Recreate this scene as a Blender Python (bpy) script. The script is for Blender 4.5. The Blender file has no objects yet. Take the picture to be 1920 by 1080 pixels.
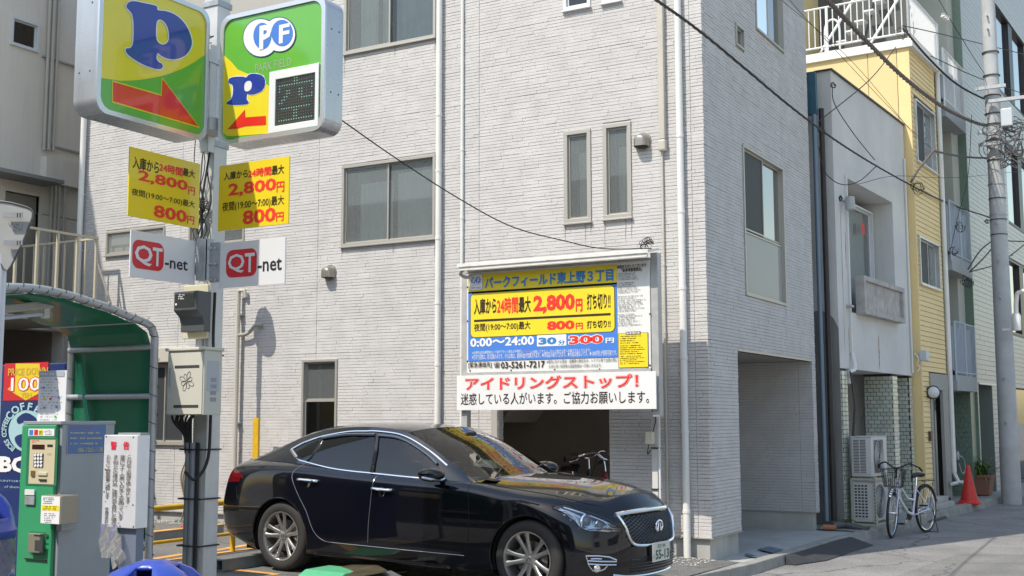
import bpy, bmesh, math, random
import numpy as np
from mathutils import Vector, Matrix
from mathutils.geometry import tessellate_polygon
from mathutils.bvhtree import BVHTree
random.seed(7)
rad = math.radians
SC = bpy.context.scene
COL = SC.collection
# ------------------------------------------------------------ camera
FPX = 2224.06
YAW, PITCH, ROLL = rad(29.896), rad(6.2912), rad(-0.1267)
F_ = np.array([-math.sin(YAW)*math.cos(PITCH), math.cos(YAW)*math.cos(PITCH), math.sin(PITCH)])
_R = np.array([math.cos(YAW), math.sin(YAW), 0.0]); _U = np.cross(_R, F_)
R_ = math.cos(ROLL)*_R + math.sin(ROLL)*_U
U_ = -math.sin(ROLL)*_R + math.cos(ROLL)*_U
EYE = np.array([0, 0, 1.6])
cd = bpy.data.cameras.new('camera'); cam = bpy.data.objects.new('camera', cd); COL.objects.link(cam)
cd.sensor_width = 36; cd.lens = FPX/1920*36; cd.clip_start = 0.1; cd.clip_end = 2000
cam.matrix_world = Matrix(((R_[0], U_[0], -F_[0], 0), (R_[1], U_[1], -F_[1], 0), (R_[2], U_[2], -F_[2], 1.6), (0, 0, 0, 1)))
SC.camera = cam
# ------------------------------------------------------------ light
SUN = Vector((0.38, 1.0, -1.43)).normalized()
sl = bpy.data.lights.new('sun', 'SUN'); sl.energy = 3.1; sl.angle = rad(0.5); sl.color = (1.0, 0.92, 0.80)
so = bpy.data.objects.new('sun', sl); COL.objects.link(so)
so.rotation_euler = SUN.to_track_quat('-Z', 'Y').to_euler(); so.location = (0, 0, 30)
W = bpy.data.worlds.new('World'); SC.world = W; W.use_nodes = True
nt = W.node_tree; bgn = nt.nodes['Background']; sky = nt.nodes.new('ShaderNodeTexSky')
sky.sky_type = 'NISHITA'; sky.sun_disc = False
sky.sun_elevation = math.asin(-SUN.z)
sky.sun_rotation = math.atan2(-SUN.x, -SUN.y)
sky.air_density = 1.6; sky.dust_density = 1.2; sky.ozone_density = 0.5
nt.links.new(sky.outputs[0], bgn.inputs[0]); bgn.inputs[1].default_value = 0.135
SC.view_settings.view_transform = 'Standard'; SC.view_settings.look = 'None'
SC.view_settings.exposure = 0.64; SC.view_settings.gamma = 1
SC.view_settings.use_curve_mapping = False
# ------------------------------------------------------------ helpers
def at(px, py, X=None, Y=None, Z=None, dep=None, k=None):
    """point of the place seen at pixel px,py of the 1920x1080 picture, on a real plane"""
    d = F_ + R_*(px-960)/FPX - U_*(py-540)/FPX
    if X is not None: t = (X-EYE[0])/d[0]
    elif Y is not None: t = (Y-EYE[1])/d[1]
    elif Z is not None: t = (Z-EYE[2])/d[2]
    elif k is not None: t = (k-(EYE-OB) @ NB)/(d @ NB)
    else: t = dep
    return EYE+d*t
AB = rad(3.1)
EB = np.array([math.sin(AB), math.cos(AB), 0.]); NB = np.array([math.cos(AB), -math.sin(AB), 0.])
OB = np.array([-4.67, 17.3, 0.])
def inB(p): return float((p-OB) @ EB), float(p[2])        # along the street, height
def PB(s, k, z): q = OB+EB*s+NB*k; return Vector((q[0], q[1], z))
MATS = {}
def mat(name, col=(.5, .5, .5), rough=.6, metal=0., var=0., vscale=6., bump=0., bscale=60., spec=.5, coat=0., emit=None, es=0., detail=4, streak=0., streakcol=(.12,.10,.08)):
    if name in MATS: return MATS[name]
    m = bpy.data.materials.new(name); m.use_nodes = True; n = m.node_tree.nodes; l = m.node_tree.links
    b = n['Principled BSDF']; b.inputs['Roughness'].default_value = rough; b.inputs['Metallic'].default_value = metal
    b.inputs['Specular IOR Level'].default_value = spec; b.inputs['Coat Weight'].default_value = coat
    b.inputs['Coat Roughness'].default_value = .03
    b.inputs['Base Color'].default_value = (*col, 1)
    if emit: b.inputs['Emission Color'].default_value = (*emit, 1); b.inputs['Emission Strength'].default_value = es
    tc = n.new('ShaderNodeTexCoord')
    last = None
    if var > 0:
        no = n.new('ShaderNodeTexNoise'); no.inputs['Scale'].default_value = vscale; no.inputs['Detail'].default_value = detail
        l.new(tc.outputs['Object'], no.inputs['Vector'])
        mr = n.new('ShaderNodeMapRange'); mr.inputs['From Min'].default_value = .3; mr.inputs['From Max'].default_value = .7
        mr.inputs['To Min'].default_value = 1-var; mr.inputs['To Max'].default_value = 1+var*.6
        l.new(no.outputs['Fac'], mr.inputs['Value'])
        mx = n.new('ShaderNodeMix'); mx.data_type = 'RGBA'; mx.blend_type = 'MULTIPLY'; mx.inputs['Factor'].default_value = 1
        mx.inputs['A'].default_value = (*col, 1); l.new(mr.outputs['Result'], mx.inputs['B'])
        l.new(mx.outputs['Result'], b.inputs['Base Color']); last = mx.outputs['Result']
        rr = n.new('ShaderNodeMapRange'); rr.inputs['To Min'].default_value = max(0, rough-.08); rr.inputs['To Max'].default_value = min(1, rough+.1)
        l.new(no.outputs['Fac'], rr.inputs['Value']); l.new(rr.outputs['Result'], b.inputs['Roughness'])
    if streak > 0:
        mp = n.new('ShaderNodeMapping'); mp.inputs['Scale'].default_value = (5, 5, .35); l.new(tc.outputs['Object'], mp.inputs['Vector'])
        n2 = n.new('ShaderNodeTexNoise'); n2.inputs['Scale'].default_value = 2.2; n2.inputs['Detail'].default_value = 6
        l.new(mp.outputs['Vector'], n2.inputs['Vector'])
        m2 = n.new('ShaderNodeMapRange'); m2.inputs['From Min'].default_value = .52; m2.inputs['From Max'].default_value = .78
        m2.inputs['To Min'].default_value = 0; m2.inputs['To Max'].default_value = streak
        l.new(n2.outputs['Fac'], m2.inputs['Value'])
        mx2 = n.new('ShaderNodeMix'); mx2.data_type = 'RGBA'; l.new(m2.outputs['Result'], mx2.inputs['Factor'])
        if last: l.new(last, mx2.inputs['A'])
        else: mx2.inputs['A'].default_value = (*col, 1)
        mx2.inputs['B'].default_value = (*streakcol, 1); l.new(mx2.outputs['Result'], b.inputs['Base Color'])
    if bump > 0:
        nb = n.new('ShaderNodeTexNoise'); nb.inputs['Scale'].default_value = bscale; nb.inputs['Detail'].default_value = 5
        l.new(tc.outputs['Object'], nb.inputs['Vector'])
        bu = n.new('ShaderNodeBump'); bu.inputs['Strength'].default_value = bump; bu.inputs['Distance'].default_value = .01
        l.new(nb.outputs['Fac'], bu.inputs['Height']); l.new(bu.outputs['Normal'], b.inputs['Normal'])
    MATS[name] = m; return m
def glass(name, tint=(.7, .75, .75), ior=1.5, opa=0.0, rough=0.0, wire=False, boost=0.0):
    """thin pane: what is behind shows through, sky mirrors by angle"""
    if name in MATS: return MATS[name]
    m = bpy.data.materials.new(name); m.use_nodes = True; n = m.node_tree.nodes; l = m.node_tree.links
    n.remove(n['Principled BSDF']); out = n['Material Output']
    tr = n.new('ShaderNodeBsdfTransparent'); tr.inputs[0].default_value = (*tint, 1)
    gl = n.new('ShaderNodeBsdfGlossy'); gl.inputs['Roughness'].default_value = rough; gl.inputs[0].default_value = (1, 1, 1, 1)
    fr = n.new('ShaderNodeFresnel'); fr.inputs[0].default_value = ior
    ad = n.new('ShaderNodeMath'); ad.operation = 'ADD'; ad.use_clamp = True; ad.inputs[1].default_value = boost
    l.new(fr.outputs[0], ad.inputs[0])
    mx = n.new('ShaderNodeMixShader'); l.new(ad.outputs[0], mx.inputs[0]); l.new(tr.outputs[0], mx.inputs[1]); l.new(gl.outputs[0], mx.inputs[2])
    last = mx
    if opa > 0 or wire:
        df = n.new('ShaderNodeBsdfDiffuse'); df.inputs[0].default_value = (.50, .50, .49, 1) if not wire else (.30, .33, .33, 1)
        m2 = n.new('ShaderNodeMixShader'); m2.inputs[0].default_value = opa
        if wire:   # diagonal wire mesh cast in the pane
            tc = n.new('ShaderNodeTexCoord'); fac = None
            for sgn in (1, -1):
                vm = n.new('ShaderNodeVectorMath'); vm.operation = 'DOT_PRODUCT'; vm.inputs[1].default_value = (40, 40, 40*sgn)
                l.new(tc.outputs['Object'], vm.inputs[0])
                fl = n.new('ShaderNodeMath'); fl.operation = 'FRACT'; l.new(vm.outputs['Value'], fl.inputs[0])
                lt = n.new('ShaderNodeMath'); lt.operation = 'LESS_THAN'; lt.inputs[1].default_value = .13; l.new(fl.outputs[0], lt.inputs[0])
                if fac is None: fac = lt
                else:
                    mxx = n.new('ShaderNodeMath'); mxx.operation = 'MAXIMUM'; l.new(fac.outputs[0], mxx.inputs[0]); l.new(lt.outputs[0], mxx.inputs[1]); fac = mxx
            m3 = n.new('ShaderNodeMath'); m3.operation = 'MAXIMUM'; m3.inputs[1].default_value = opa; l.new(fac.outputs[0], m3.inputs[0])
            l.new(m3.outputs[0], m2.inputs[0])
        l.new(last.outputs[0], m2.inputs[1]); l.new(df.outputs[0], m2.inputs[2]); last = m2
    l.new(last.outputs[0], out.inputs[0]); MATS[name] = m; return m
class MB:
    """collects shapes and links them as ONE mesh object"""
    def __init__(s): s.v = []; s.f = []
    def add(s, vs, fs):
        o = len(s.v); s.v += [tuple(map(float, q)) for q in vs]; s.f += [tuple(i+o for i in f) for f in fs]; return s
    def box(s, a, b):
        x0, y0, z0 = [min(p, q) for p, q in zip(a, b)]; x1, y1, z1 = [max(p, q) for p, q in zip(a, b)]
        return s.add([(x0,y0,z0),(x1,y0,z0),(x1,y1,z0),(x0,y1,z0),(x0,y0,z1),(x1,y0,z1),(x1,y1,z1),(x0,y1,z1)],
                     [(0,3,2,1),(4,5,6,7),(0,1,5,4),(1,2,6,5),(2,3,7,6),(3,0,4,7)])
    def obox(s, o, ax, ay, az):
        """box from corner o with edge vectors"""
        o, ax, ay, az = Vector(o), Vector(ax), Vector(ay), Vector(az)
        vs = [o, o+ax, o+ax+ay, o+ay]; vs += [q+az for q in vs]
        fs = [(0,3,2,1),(4,5,6,7),(0,1,5,4),(1,2,6,5),(2,3,7,6),(3,0,4,7)]
        if ax.cross(ay).dot(az) < 0: fs = [f[::-1] for f in fs]
        return s.add(vs, fs)
    def tube(s, pts, r, n=8, cap=True):
        pts = [Vector(p) for p in pts]; rs = r if isinstance(r, (list, tuple)) else [r]*len(pts)
        vs = []; prev = None
        for i, p in enumerate(pts):
            t = (pts[min(i+1, len(pts)-1)]-pts[max(i-1, 0)]).normalized()
            if prev is None:
                a = Vector((0, 0, 1)) if abs(t.z) < .9 else Vector((1, 0, 0)); u = t.cross(a).normalized()
            else: u = (prev-t*prev.dot(t)).normalized()
            prev = u; w = t.cross(u)
            for j in range(n):
                an = 2*math.pi*j/n; vs.append(p+(u*math.cos(an)+w*math.sin(an))*rs[i])
        fs = [(i*n+j, i*n+(j+1) % n, (i+1)*n+(j+1) % n, (i+1)*n+j) for i in range(len(pts)-1) for j in range(n)]
        if cap: fs += [tuple(range(n-1, -1, -1)), tuple((len(pts)-1)*n+j for j in range(n))]
        return s.add(vs, fs)
    def lathe(s, c, prof, n=24, axis=(0, 0, 1)):
        """prof = [(r, h)...] about axis at c"""
        ax = Vector(axis).normalized(); a = Vector((0, 0, 1)) if abs(ax.z) < .9 else Vector((1, 0, 0)); u = ax.cross(a).normalized(); w = ax.cross(u); c = Vector(c)
        vs = [c+ax*h+(u*math.cos(2*math.pi*j/n)+w*math.sin(2*math.pi*j/n))*max(r, 1e-5) for r, h in prof for j in range(n)]
        fs = [(i*n+j, i*n+(j+1) % n, (i+1)*n+(j+1) % n, (i+1)*n+j) for i in range(len(prof)-1) for j in range(n)]
        return s.add(vs, fs)
    def prism(s, loop, d, holes=None):
        """planar loop (3D) extruded by vector d; optional holes"""
        d = Vector(d); loops = [[Vector(p) for p in loop]]+[[Vector(p) for p in h] for h in (holes or [])]
        tri = tessellate_polygon(loops); flat = [p for L in loops for p in L]; n = len(flat)
        fs = [tuple(t) for t in tri]
        vs = flat+[p+d for p in flat]
        nn = Vector((0, 0, 0))
        for t in fs[:1]: nn = (flat[t[1]]-flat[t[0]]).cross(flat[t[2]]-flat[t[0]])
        fl = nn.dot(d) > 0
        F2 = [(t[::-1] if fl else t) for t in fs]+[tuple(i+n for i in (t if fl else t[::-1])) for t in fs]
        o = 0
        for L in loops:
            for i in range(len(L)): F2.append((o+i, o+(i+1) % len(L), o+(i+1) % len(L)+n, o+i+n))
            o += len(L)
        return s.add(vs, F2)
    def flat(s, loop, holes=None):
        loops = [[Vector(p) for p in loop]]+[[Vector(p) for p in h] for h in (holes or [])]
        return s.add([p for L in loops for p in L], [tuple(t) for t in tessellate_polygon(loops)])
    def build(s, name, m, parent=None, smooth=False, fix=True, bevel=0., kind=None, label=None):
        me = bpy.data.meshes.new(name)
        off = Vector(parent.get('_o', (0, 0, 0))) if parent else Vector((0, 0, 0))
        v = np.array(s.v)-np.array(off) if s.v else np.zeros((0, 3))
        me.from_pydata(v.tolist(), [], s.f); me.update()
        if fix:
            bm = bmesh.new(); bm.from_mesh(me); bmesh.ops.recalc_face_normals(bm, faces=bm.faces)
            bm.to_mesh(me); bm.free()
        me.materials.append(m)
        o = bpy.data.objects.new(name, me); COL.objects.link(o)
        if parent: o.parent = parent; o['_o'] = tuple(off)
        if smooth:
            me.polygons.foreach_set('use_smooth', [True]*len(me.polygons)); me.set_sharp_from_angle(angle=rad(38))
        if bevel:
            md = o.modifiers.new('bevel', 'BEVEL'); md.width = bevel; md.segments = 2; md.limit_method = 'ANGLE'; md.angle_limit = rad(40)
            md.harden_normals = False
        if kind: o['kind'] = kind
        if label: o['label'] = label
        return o
def thing(name, loc, label, cat, group=None):
    o = bpy.data.objects.new(name, None); COL.objects.link(o); o.location = Vector(loc); o['_o'] = tuple(float(q) for q in loc)
    o.empty_display_size = .2; o['label'] = label; o['category'] = cat
    if group: o['group'] = group
    return o
def tag(o, label, cat, group=None):
    o['label'] = label; o['category'] = cat
    if group: o['group'] = group
    return o
def copy_tree(o, parent=None):
    c = o.copy(); COL.objects.link(c)
    if parent: c.parent = parent
    for ch in [x for x in SC.objects if x.parent == o]: copy_tree(ch, c)
    return c
class Sheet:
    """a flat printed surface: origin + right + up + outward normal, with pixel mapping"""
    def __init__(s, plane, ur, nrm, parent, mapf=None):
        s.pl = plane; s.u = Vector(ur).normalized(); s.w = Vector((0, 0, 1)); s.n = Vector(nrm).normalized(); s.par = parent
        s.mf = mapf or (lambda x, y: (x, y))
    def P(s, x, y, off=0.):
        q = at(*s.mf(x, y), **s.pl); return Vector(q)+s.n*off
    def quad(s, name, m, tl, br, off, r=0.):
        a = s.P(*tl); b = s.P(*br); L = (b-a).dot(s.u); H = a.z-b.z
        loop = rrect(L, H, r); o = a+s.n*off
        return MB().flat([o+s.u*p-s.w*q for p, q in loop]).build(name, m, s.par, fix=False)
    def poly(s, name, m, pts, off, holes=None, smooth=0):
        P = [s.P(*p, off) for p in (csp(pts, smooth) if smooth else pts)]
        H = [[s.P(*p, off) for p in (csp(h, smooth) if smooth else h)] for h in (holes or [])]
        return MB().flat(P, H).build(name, m, s.par, fix=False)
    def text(s, body, m, tl, br, off=.004, bold=0., name='lettering', space=1., align=None, vert=False, shear=0.):
        a = s.P(*tl); b = s.P(*br); L = (b-a).dot(s.u); H = a.z-b.z
        return text_mesh(body, m, a+s.n*off, s.u, -s.w, L, H, s.par, bold, name, vert, shear)
def rrect(L, H, r, n=5):
    if r <= 0: return [(0, 0), (L, 0), (L, H), (0, H)]
    out = []
    for cx, cy, a0 in ((L-r, r, -90), (L-r, H-r, 0), (r, H-r, 90), (r, r, 180)):
        for i in range(n+1):
            a = rad(a0+90*i/n); out.append((cx+r*math.cos(a), cy+r*math.sin(a)))
    return out
def csp(pts, n=5):
    """closed smooth curve through points"""
    out = []; N = len(pts)
    for i in range(N):
        p0, p1, p2, p3 = [np.array(pts[(i+j) % N], float) for j in (-1, 0, 1, 2)]
        for k_ in range(n):
            t = k_/n
            out.append(tuple(.5*((2*p1)+(-p0+p2)*t+(2*p0-5*p1+4*p2-p3)*t*t+(-p0+3*p1-3*p2+p3)*t**3)))
    return out
def osp(pts, n=8):
    """open smooth curve"""
    P = [np.array(p, float) for p in pts]; P = [2*P[0]-P[1]]+P+[2*P[-1]-P[-2]]; out = []
    for i in range(1, len(P)-2):
        p0, p1, p2, p3 = P[i-1:i+3]
        for k_ in range(n):
            t = k_/n; out.append(.5*((2*p1)+(-p0+p2)*t+(2*p0-5*p1+4*p2-p3)*t*t+(-p0+3*p1-3*p2+p3)*t**3))
    out.append(P[-2]); return out
TXT = {}
def text_raw(body, bold, vert, res):
    key = (body, bold, vert, res)
    if key in TXT: return TXT[key]
    cu = bpy.data.curves.new('t', 'FONT'); cu.body = '\n'.join(body) if vert else body; cu.size = 1; cu.resolution_u = res
    cu.offset = bold; cu.align_x = 'CENTER' if vert else 'LEFT'
    if vert: cu.space_line = .82
    ob = bpy.data.objects.new('t', cu); COL.objects.link(ob)
    me = bpy.data.meshes.new_from_object(ob)
    v = np.array([q.co[:2] for q in me.vertices]); f = [tuple(p.vertices) for p in me.polygons]
    bpy.data.objects.remove(ob); bpy.data.curves.remove(cu); bpy.data.meshes.remove(me)
    TXT[key] = (v, f); return v, f
def text_mesh(body, m, org, ur, dn, L, H, par, bold=0., name='lettering', vert=False, shear=0., res=2):
    cjk = any(ord(c) > 255 for c in body) and bold > 0
    v, f = text_raw(body, 0. if cjk else bold, vert, res)
    lay = np.zeros(len(v))
    if cjk:      # heavier weight: the glyphs struck several times, each a hair in front of the last
        v0, f0 = v, f; n0 = len(v0); v, f, lay = [], [], []
        for i, (dx, dy) in enumerate(((0, 0), (bold, 0), (-bold, 0), (0, bold), (0, -bold), (bold*.7, bold*.7), (-bold*.7, bold*.7), (bold*.7, -bold*.7), (-bold*.7, -bold*.7))[:5 if bold < .025 else 9]):
            v.append(v0+np.array([dx, dy])); f += [tuple(j+i*n0 for j in q) for q in f0]; lay.append(np.full(n0, i*.00012))
        v = np.concatenate(v); lay = np.concatenate(lay)
    mn = v.min(0); mx = v.max(0); q = (v-mn)/(mx-mn)
    o = np.array(org); u = np.array(ur); d = np.array(dn)
    x = q[:, 0]+shear*(q[:, 1]-.5)
    P = o+np.outer(x*L, u)+np.outer((1-q[:, 1])*H, d)+np.outer(lay, np.cross(u, -d))
    b = MB(); b.v = [tuple(p) for p in P]; b.f = f
    return b.build(name, m, par, fix=False)
def cc(ox, oy, sc): return lambda x, y: (ox+x/sc, oy+y/sc)
# ------------------------------------------------------------ shared materials
WHITE = mat('white_print', (.80, .80, .80), .45)
BLACK = mat('black_print', (.02, .02, .022), .5)
DGREY = mat('dark_grey_plastic', (.05, .052, .055), .45)
YEL = mat('yellow_print', (.86, .70, .02), .38)
BLUE = mat('blue_print', (.06, .20, .62), .38)
NAVY = mat('navy_print', (.02, .045, .24), .35)
RED = mat('red_print', (.72, .02, .015), .38)
GREEN = mat('green_print', (.13, .46, .04), .35)
ALU = mat('aluminium', (.62, .63, .64), .35, .85, var=.1, vscale=9)
GALV = mat('galvanised_steel', (.42, .44, .46), .5, .55, var=.16, vscale=14, bump=.05)
STEEL = mat('painted_grey_steel', (.40, .41, .42), .5, .1, var=.1, vscale=8)
PVCW = mat('white_pvc', (.72, .72, .70), .4, var=.06, vscale=3)
PVCB = mat('beige_pvc', (.50, .47, .41), .45, var=.06, vscale=3)
FRAME = mat('champagne_window_frame', (.42, .40, .36), .4, .35)
WFRAME = mat('white_window_frame', (.66, .67, .69), .4)
CABLE = mat('black_cable', (.018, .018, .018), .6)
CONC = mat('concrete', (.33, .33, .31), .85, var=.2, vscale=3, bump=.25, bscale=45, streak=.2, streakcol=(.18,.175,.16))
CONC2 = mat('pale_concrete', (.43, .43, .41), .85, var=.16, vscale=2.5, bump=.15, bscale=60, streak=.25, streakcol=(.26,.25,.23))
DARKIN = mat('dark_interior', (.03, .028, .025), .9)
CHROME = mat('chrome', (.85, .86, .88), .07, 1.)
# ============================================================ SETTING: ground
def asphalt(name, col, sc=1.):
    m = mat(name, col, .88, var=.22, vscale=1.3*sc, bump=.55, bscale=170*sc, detail=8)
    n = m.node_tree.nodes; l = m.node_tree.links; b = n['Principled BSDF']
    src = b.inputs['Base Color'].links[0].from_socket
    tc = n.new('ShaderNodeTexCoord'); vo = n.new('ShaderNodeTexVoronoi'); vo.inputs['Scale'].default_value = 95
    l.new(tc.outputs['Object'], vo.inputs['Vector'])
    mr = n.new('ShaderNodeMapRange'); mr.inputs['From Max'].default_value = 1; mr.inputs['To Min'].default_value = .55; mr.inputs['To Max'].default_value = 1.6
    l.new(vo.outputs['Color'], mr.inputs['Value'])
    mx = n.new('ShaderNodeMix'); mx.data_type = 'RGBA'; mx.blend_type = 'MULTIPLY'; mx.inputs['Factor'].default_value = .8
    l.new(src, mx.inputs['A']); l.new(mr.outputs['Result'], mx.inputs['B']); l.new(mx.outputs['Result'], b.inputs['Base Color'])
    # faint tar-filled crack lines
    v2 = n.new('ShaderNodeTexVoronoi'); v2.feature = 'DISTANCE_TO_EDGE'; v2.inputs['Scale'].default_value = .45; 
    nz = n.new('ShaderNodeTexNoise'); nz.inputs['Scale'].default_value = 2.5; nz.inputs['Detail'].default_value = 6
    l.new(tc.outputs['Object'], nz.inputs['Vector']); vm = n.new('ShaderNodeVectorMath'); vm.operation = 'MULTIPLY_ADD'
    vm.inputs[1].default_value = (.5, .5, .5); l.new(nz.outputs['Color'], vm.inputs[0]); l.new(tc.outputs['Object'], vm.inputs[2]); l.new(vm.outputs[0], v2.inputs['Vector'])
    m2 = n.new('ShaderNodeMapRange'); m2.inputs['From Min'].default_value = .004; m2.inputs['From Max'].default_value = .01; m2.inputs['To Min'].default_value = .55; m2.inputs['To Max'].default_value = 1
    l.new(v2.outputs['Distance'], m2.inputs['Value'])
    mx3 = n.new('ShaderNodeMix'); mx3.data_type = 'RGBA'; mx3.blend_type = 'MULTIPLY'; mx3.inputs['Factor'].default_value = 1
    l.new(mx.outputs['Result'], mx3.inputs['A']); l.new(m2.outputs['Result'], mx3.inputs['B']); l.new(mx3.outputs['Result'], b.inputs['Base Color'])
    return m
ASPH = asphalt('street_asphalt', (.232, .228, .22))
ASPHL = asphalt('lot_asphalt', (.15, .147, .14))
GY = 60.
g = MB().add([(-400, -400, -.2), (400, -400, -.2), (400, 400, -.2), (-400, 400, -.2)], [(0, 1, 2, 3)]).build('ground', ASPH); g['kind'] = 'structure'
RZ = -.12
g = MB().add([(-6, -60, RZ), (3.6, -60, RZ), (3.6, 12, RZ), (-4.9, 12, RZ), (-4.6, 17, RZ), (3.9, 17, RZ), (8.6, 120, RZ), (0.9, 120, RZ), (-4.3, 23, RZ)], [(0, 1, 2, 3), (3, 2, 5, 4), (4, 5, 6, 7, 8)]).build('road', ASPH); g['kind'] = 'structure'
kerb_pts = [(-4.62, -20), (-4.62, 9), (-4.52, 11.8), (-4.35, 12.8), (-4.31, 14.1), (-4.26, 16.2), (-4.19, 16.8), (-4.08, 18.), (-4.0, 19.9), (-3.86, 21.6), (-3.72, 23.4), (-3.60, 25.2), (-2.5, 45), (-.1, 90)]
def kin(y, off=0.):
    for (x0, y0), (x1, y1) in zip(kerb_pts, kerb_pts[1:]):
        if y0 <= y <= y1: return x0+(x1-x0)*(y-y0)/(y1-y0)+off
    return kerb_pts[-1][0]
def zlot(x):
    t = min(max((-4.6-x)/4.2, 0), 1); return .012+.105*t*(2-t)
lot = MB(); xs = [-22, -16, -12, -10, -9] + [-8.65+.35*i for i in range(13)]
ys = [-20, -4, 0, 4, 8, 12.9]
for x in xs:
    for y in ys: lot.v.append((min(x, kin(y)-.145), y, zlot(x)))
for i in range(len(xs)-1):
    for j in range(len(ys)-1): lot.f.append((i*6+j, i*6+6+j, i*6+7+j, i*6+j+1))
lot = lot.build('parking_lot', ASPHL); lot['kind'] = 'structure'
pt = MB().add([(-3.3, 6.5, RZ+.004), (-1.9, 6.9, RZ+.004), (-1.2, 13.2, RZ+.004), (-1.9, 16.5, RZ+.004), (-2.75, 16.1, RZ+.004), (-3.1, 12.0, RZ+.004)], [(0, 1, 2, 3, 4, 5)]).build('road_patch', asphalt('patch_asphalt', (.19, .187, .18)), None); pt['kind'] = 'structure'
# painted yellow lines of the bays
YLINE = mat('worn_yellow_paint', (.62, .33, .09), .8, var=.35, vscale=5, detail=8, bump=.2, bscale=150)
YW = 12.895; XC = -4.83
def stripe(x0, y0, x1, y1, w, name='painted_line', lab='worn yellow bay line'):
    d = Vector((x1-x0, y1-y0, 0)).normalized(); p = Vector((-d.y, d.x, 0))*w/2; m = MB(); N = 10
    for i in range(N+1):
        q = Vector((x0+(x1-x0)*i/N, y0+(y1-y0)*i/N, 0))
        for s in (-1, 1): r = q+p*s; m.v.append((r.x, r.y, zlot(r.x)+.004))
    m.f = [(2*i, 2*i+2, 2*i+3, 2*i+1) for i in range(N)]
    o = m.build(name, YLINE, fix=False); o['kind'] = 'structure'; return o
def gx(px, py, z=.1): p = at(px, py, Z=z); return p[0], p[1]
for a, b, w in (((180, 1069), (345, 1042), .12), ((388, 1038), (487, 1021), .12), ((180, 1092), (560, 1092), .12), ((385, 1066), (520, 1080), .1), ((388, 1066), (405, 1066), .1)):
    (x0, y0), (x1, y1) = gx(*a), gx(*b); stripe(x0, y0, x1, y1, w)
stripe(-9.55, 9.0, -9.55, 12.0, .10); stripe(-9.6, 7.62, -5.2, 7.45, .12)
# kerb and the concrete pavement strip along the houses
sw = MB(); ys2 = [11.6, 12.0, 12.5, 13, 14, 15, 16, 16.8, 17.3]
for y in ys2:
    zz = 0
    sw.v += [(-8.5 if y > 12.95 else -4.9, y, zz+.004), (kin(y)-.145, y, zz-.012), (kin(y)-.145, y, -.15)]
n_ = len(ys2)
sw.f = [(3*i, 3*i+1, 3*i+4, 3*i+3) for i in range(n_-1)]+[(3*i+1, 3*i+2, 3*i+5, 3*i+4) for i in range(n_-1)]
sw = sw.build('pavement', CONC2); sw['kind'] = 'structure'
sw = MB(); ys3 = [17.3, 18, 19, 20, 22, 24, 26, 30, 40, 60, 90]
for y in ys3: sw.v += [(-5.6, y, .02), (kin(y)-.145, y, .0)]
sw.f = [(2*i, 2*i+1, 2*i+3, 2*i+2) for i in range(len(ys3)-1)]
sw = sw.build('pavement', CONC); sw['kind'] = 'structure'
kb = thing('kerb', (-4, 14, 0), '', ''); del kb['label'], kb['category']; kb['kind'] = 'structure'
y = 7.0
KM = mat('kerb_stone', (.30, .30, .28), .85, var=.22, vscale=5, bump=.35, bscale=50, streak=.25)
while y < 40:
    L = .6; y1 = y+L-.008
    zt = zt1 = 0. if y < 17.2 else .012
    a, b = kin(y), kin(y1); MB().add([(a-.145, y, -.16), (a, y, -.16), (b, y1, -.16), (b-.145, y1, -.16), (a-.145, y, zt+.01), (a-.02, y, zt), (b-.02, y1, zt1), (b-.145, y1, zt1+.01)],
        [(0, 3, 2, 1), (4, 5, 6, 7), (0, 1, 5, 4), (1, 2, 6, 5), (2, 3, 7, 6), (3, 0, 4, 7)]).build('kerb_stone', KM, kb, bevel=.008)
    y += L
# gravel strip at the wall foot
GRV = mat('pale_gravel', (.50, .49, .46), .9, var=.3, vscale=30)
gv = MB(); ico = [(0, 0, 1), (.9, 0, .3), (.28, .85, .3), (-.72, .53, .3), (-.72, -.53, .3), (.28, -.85, .3), (0, 0, -.5)]
icf = [(0, 1, 2), (0, 2, 3), (0, 3, 4), (0, 4, 5), (0, 5, 1), (6, 2, 1), (6, 3, 2), (6, 4, 3), (6, 5, 4), (6, 1, 5)]
def pebble(x, y, z, r):
    a = random.random()*6.28; c, s_ = math.cos(a), math.sin(a); sx, sy, sz = r*random.uniform(.7, 1.2), r*random.uniform(.7, 1.2), r*random.uniform(.5, .8)
    gv.add([(x+(c*p*sx-s_*q*sy), y+(s_*p*sx+c*q*sy), z+w*sz) for p, q, w in ico], icf)
for i in range(2600):
    x = random.uniform(-15.4, -4.75); t = random.random()**1.7; y = YW-.06-t*(.36 if x < -5.6 else .62)
    pebble(x, y, zlot(x)+.004, random.uniform(.007, .017))
for i in range(1500):
    x = random.uniform(-22, -4.6); y = random.uniform(8.2, 12.6); pebble(x, y, zlot(x), random.uniform(.003, .008))
gv.build('gravel', GRV, kind='stuff', fix=False)
WEED = mat('weed_leaf', (.10, .16, .03), .6, var=.3, vscale=20)
wd = MB()
def blade(b, p, d, L, w, n=4, droop=1.):
    p = Vector(p); d = Vector(d).normalized(); side = d.cross(Vector((0, 0, 1))).normalized() if abs(d.z) < .99 else Vector((1, 0, 0)); vs = []
    for i in range(n+1):
        t = i/n; ww = w*(1-t)**.6*(.5+min(t*3, .5)); vs += [p-side*ww, p+side*ww]
        d2 = (d+Vector((0, 0, -droop*t*1.6))).normalized(); p = p+d2*L/n
    b.add(vs, [(2*i, 2*i+1, 2*i+3, 2*i+2) for i in range(n)])
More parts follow.
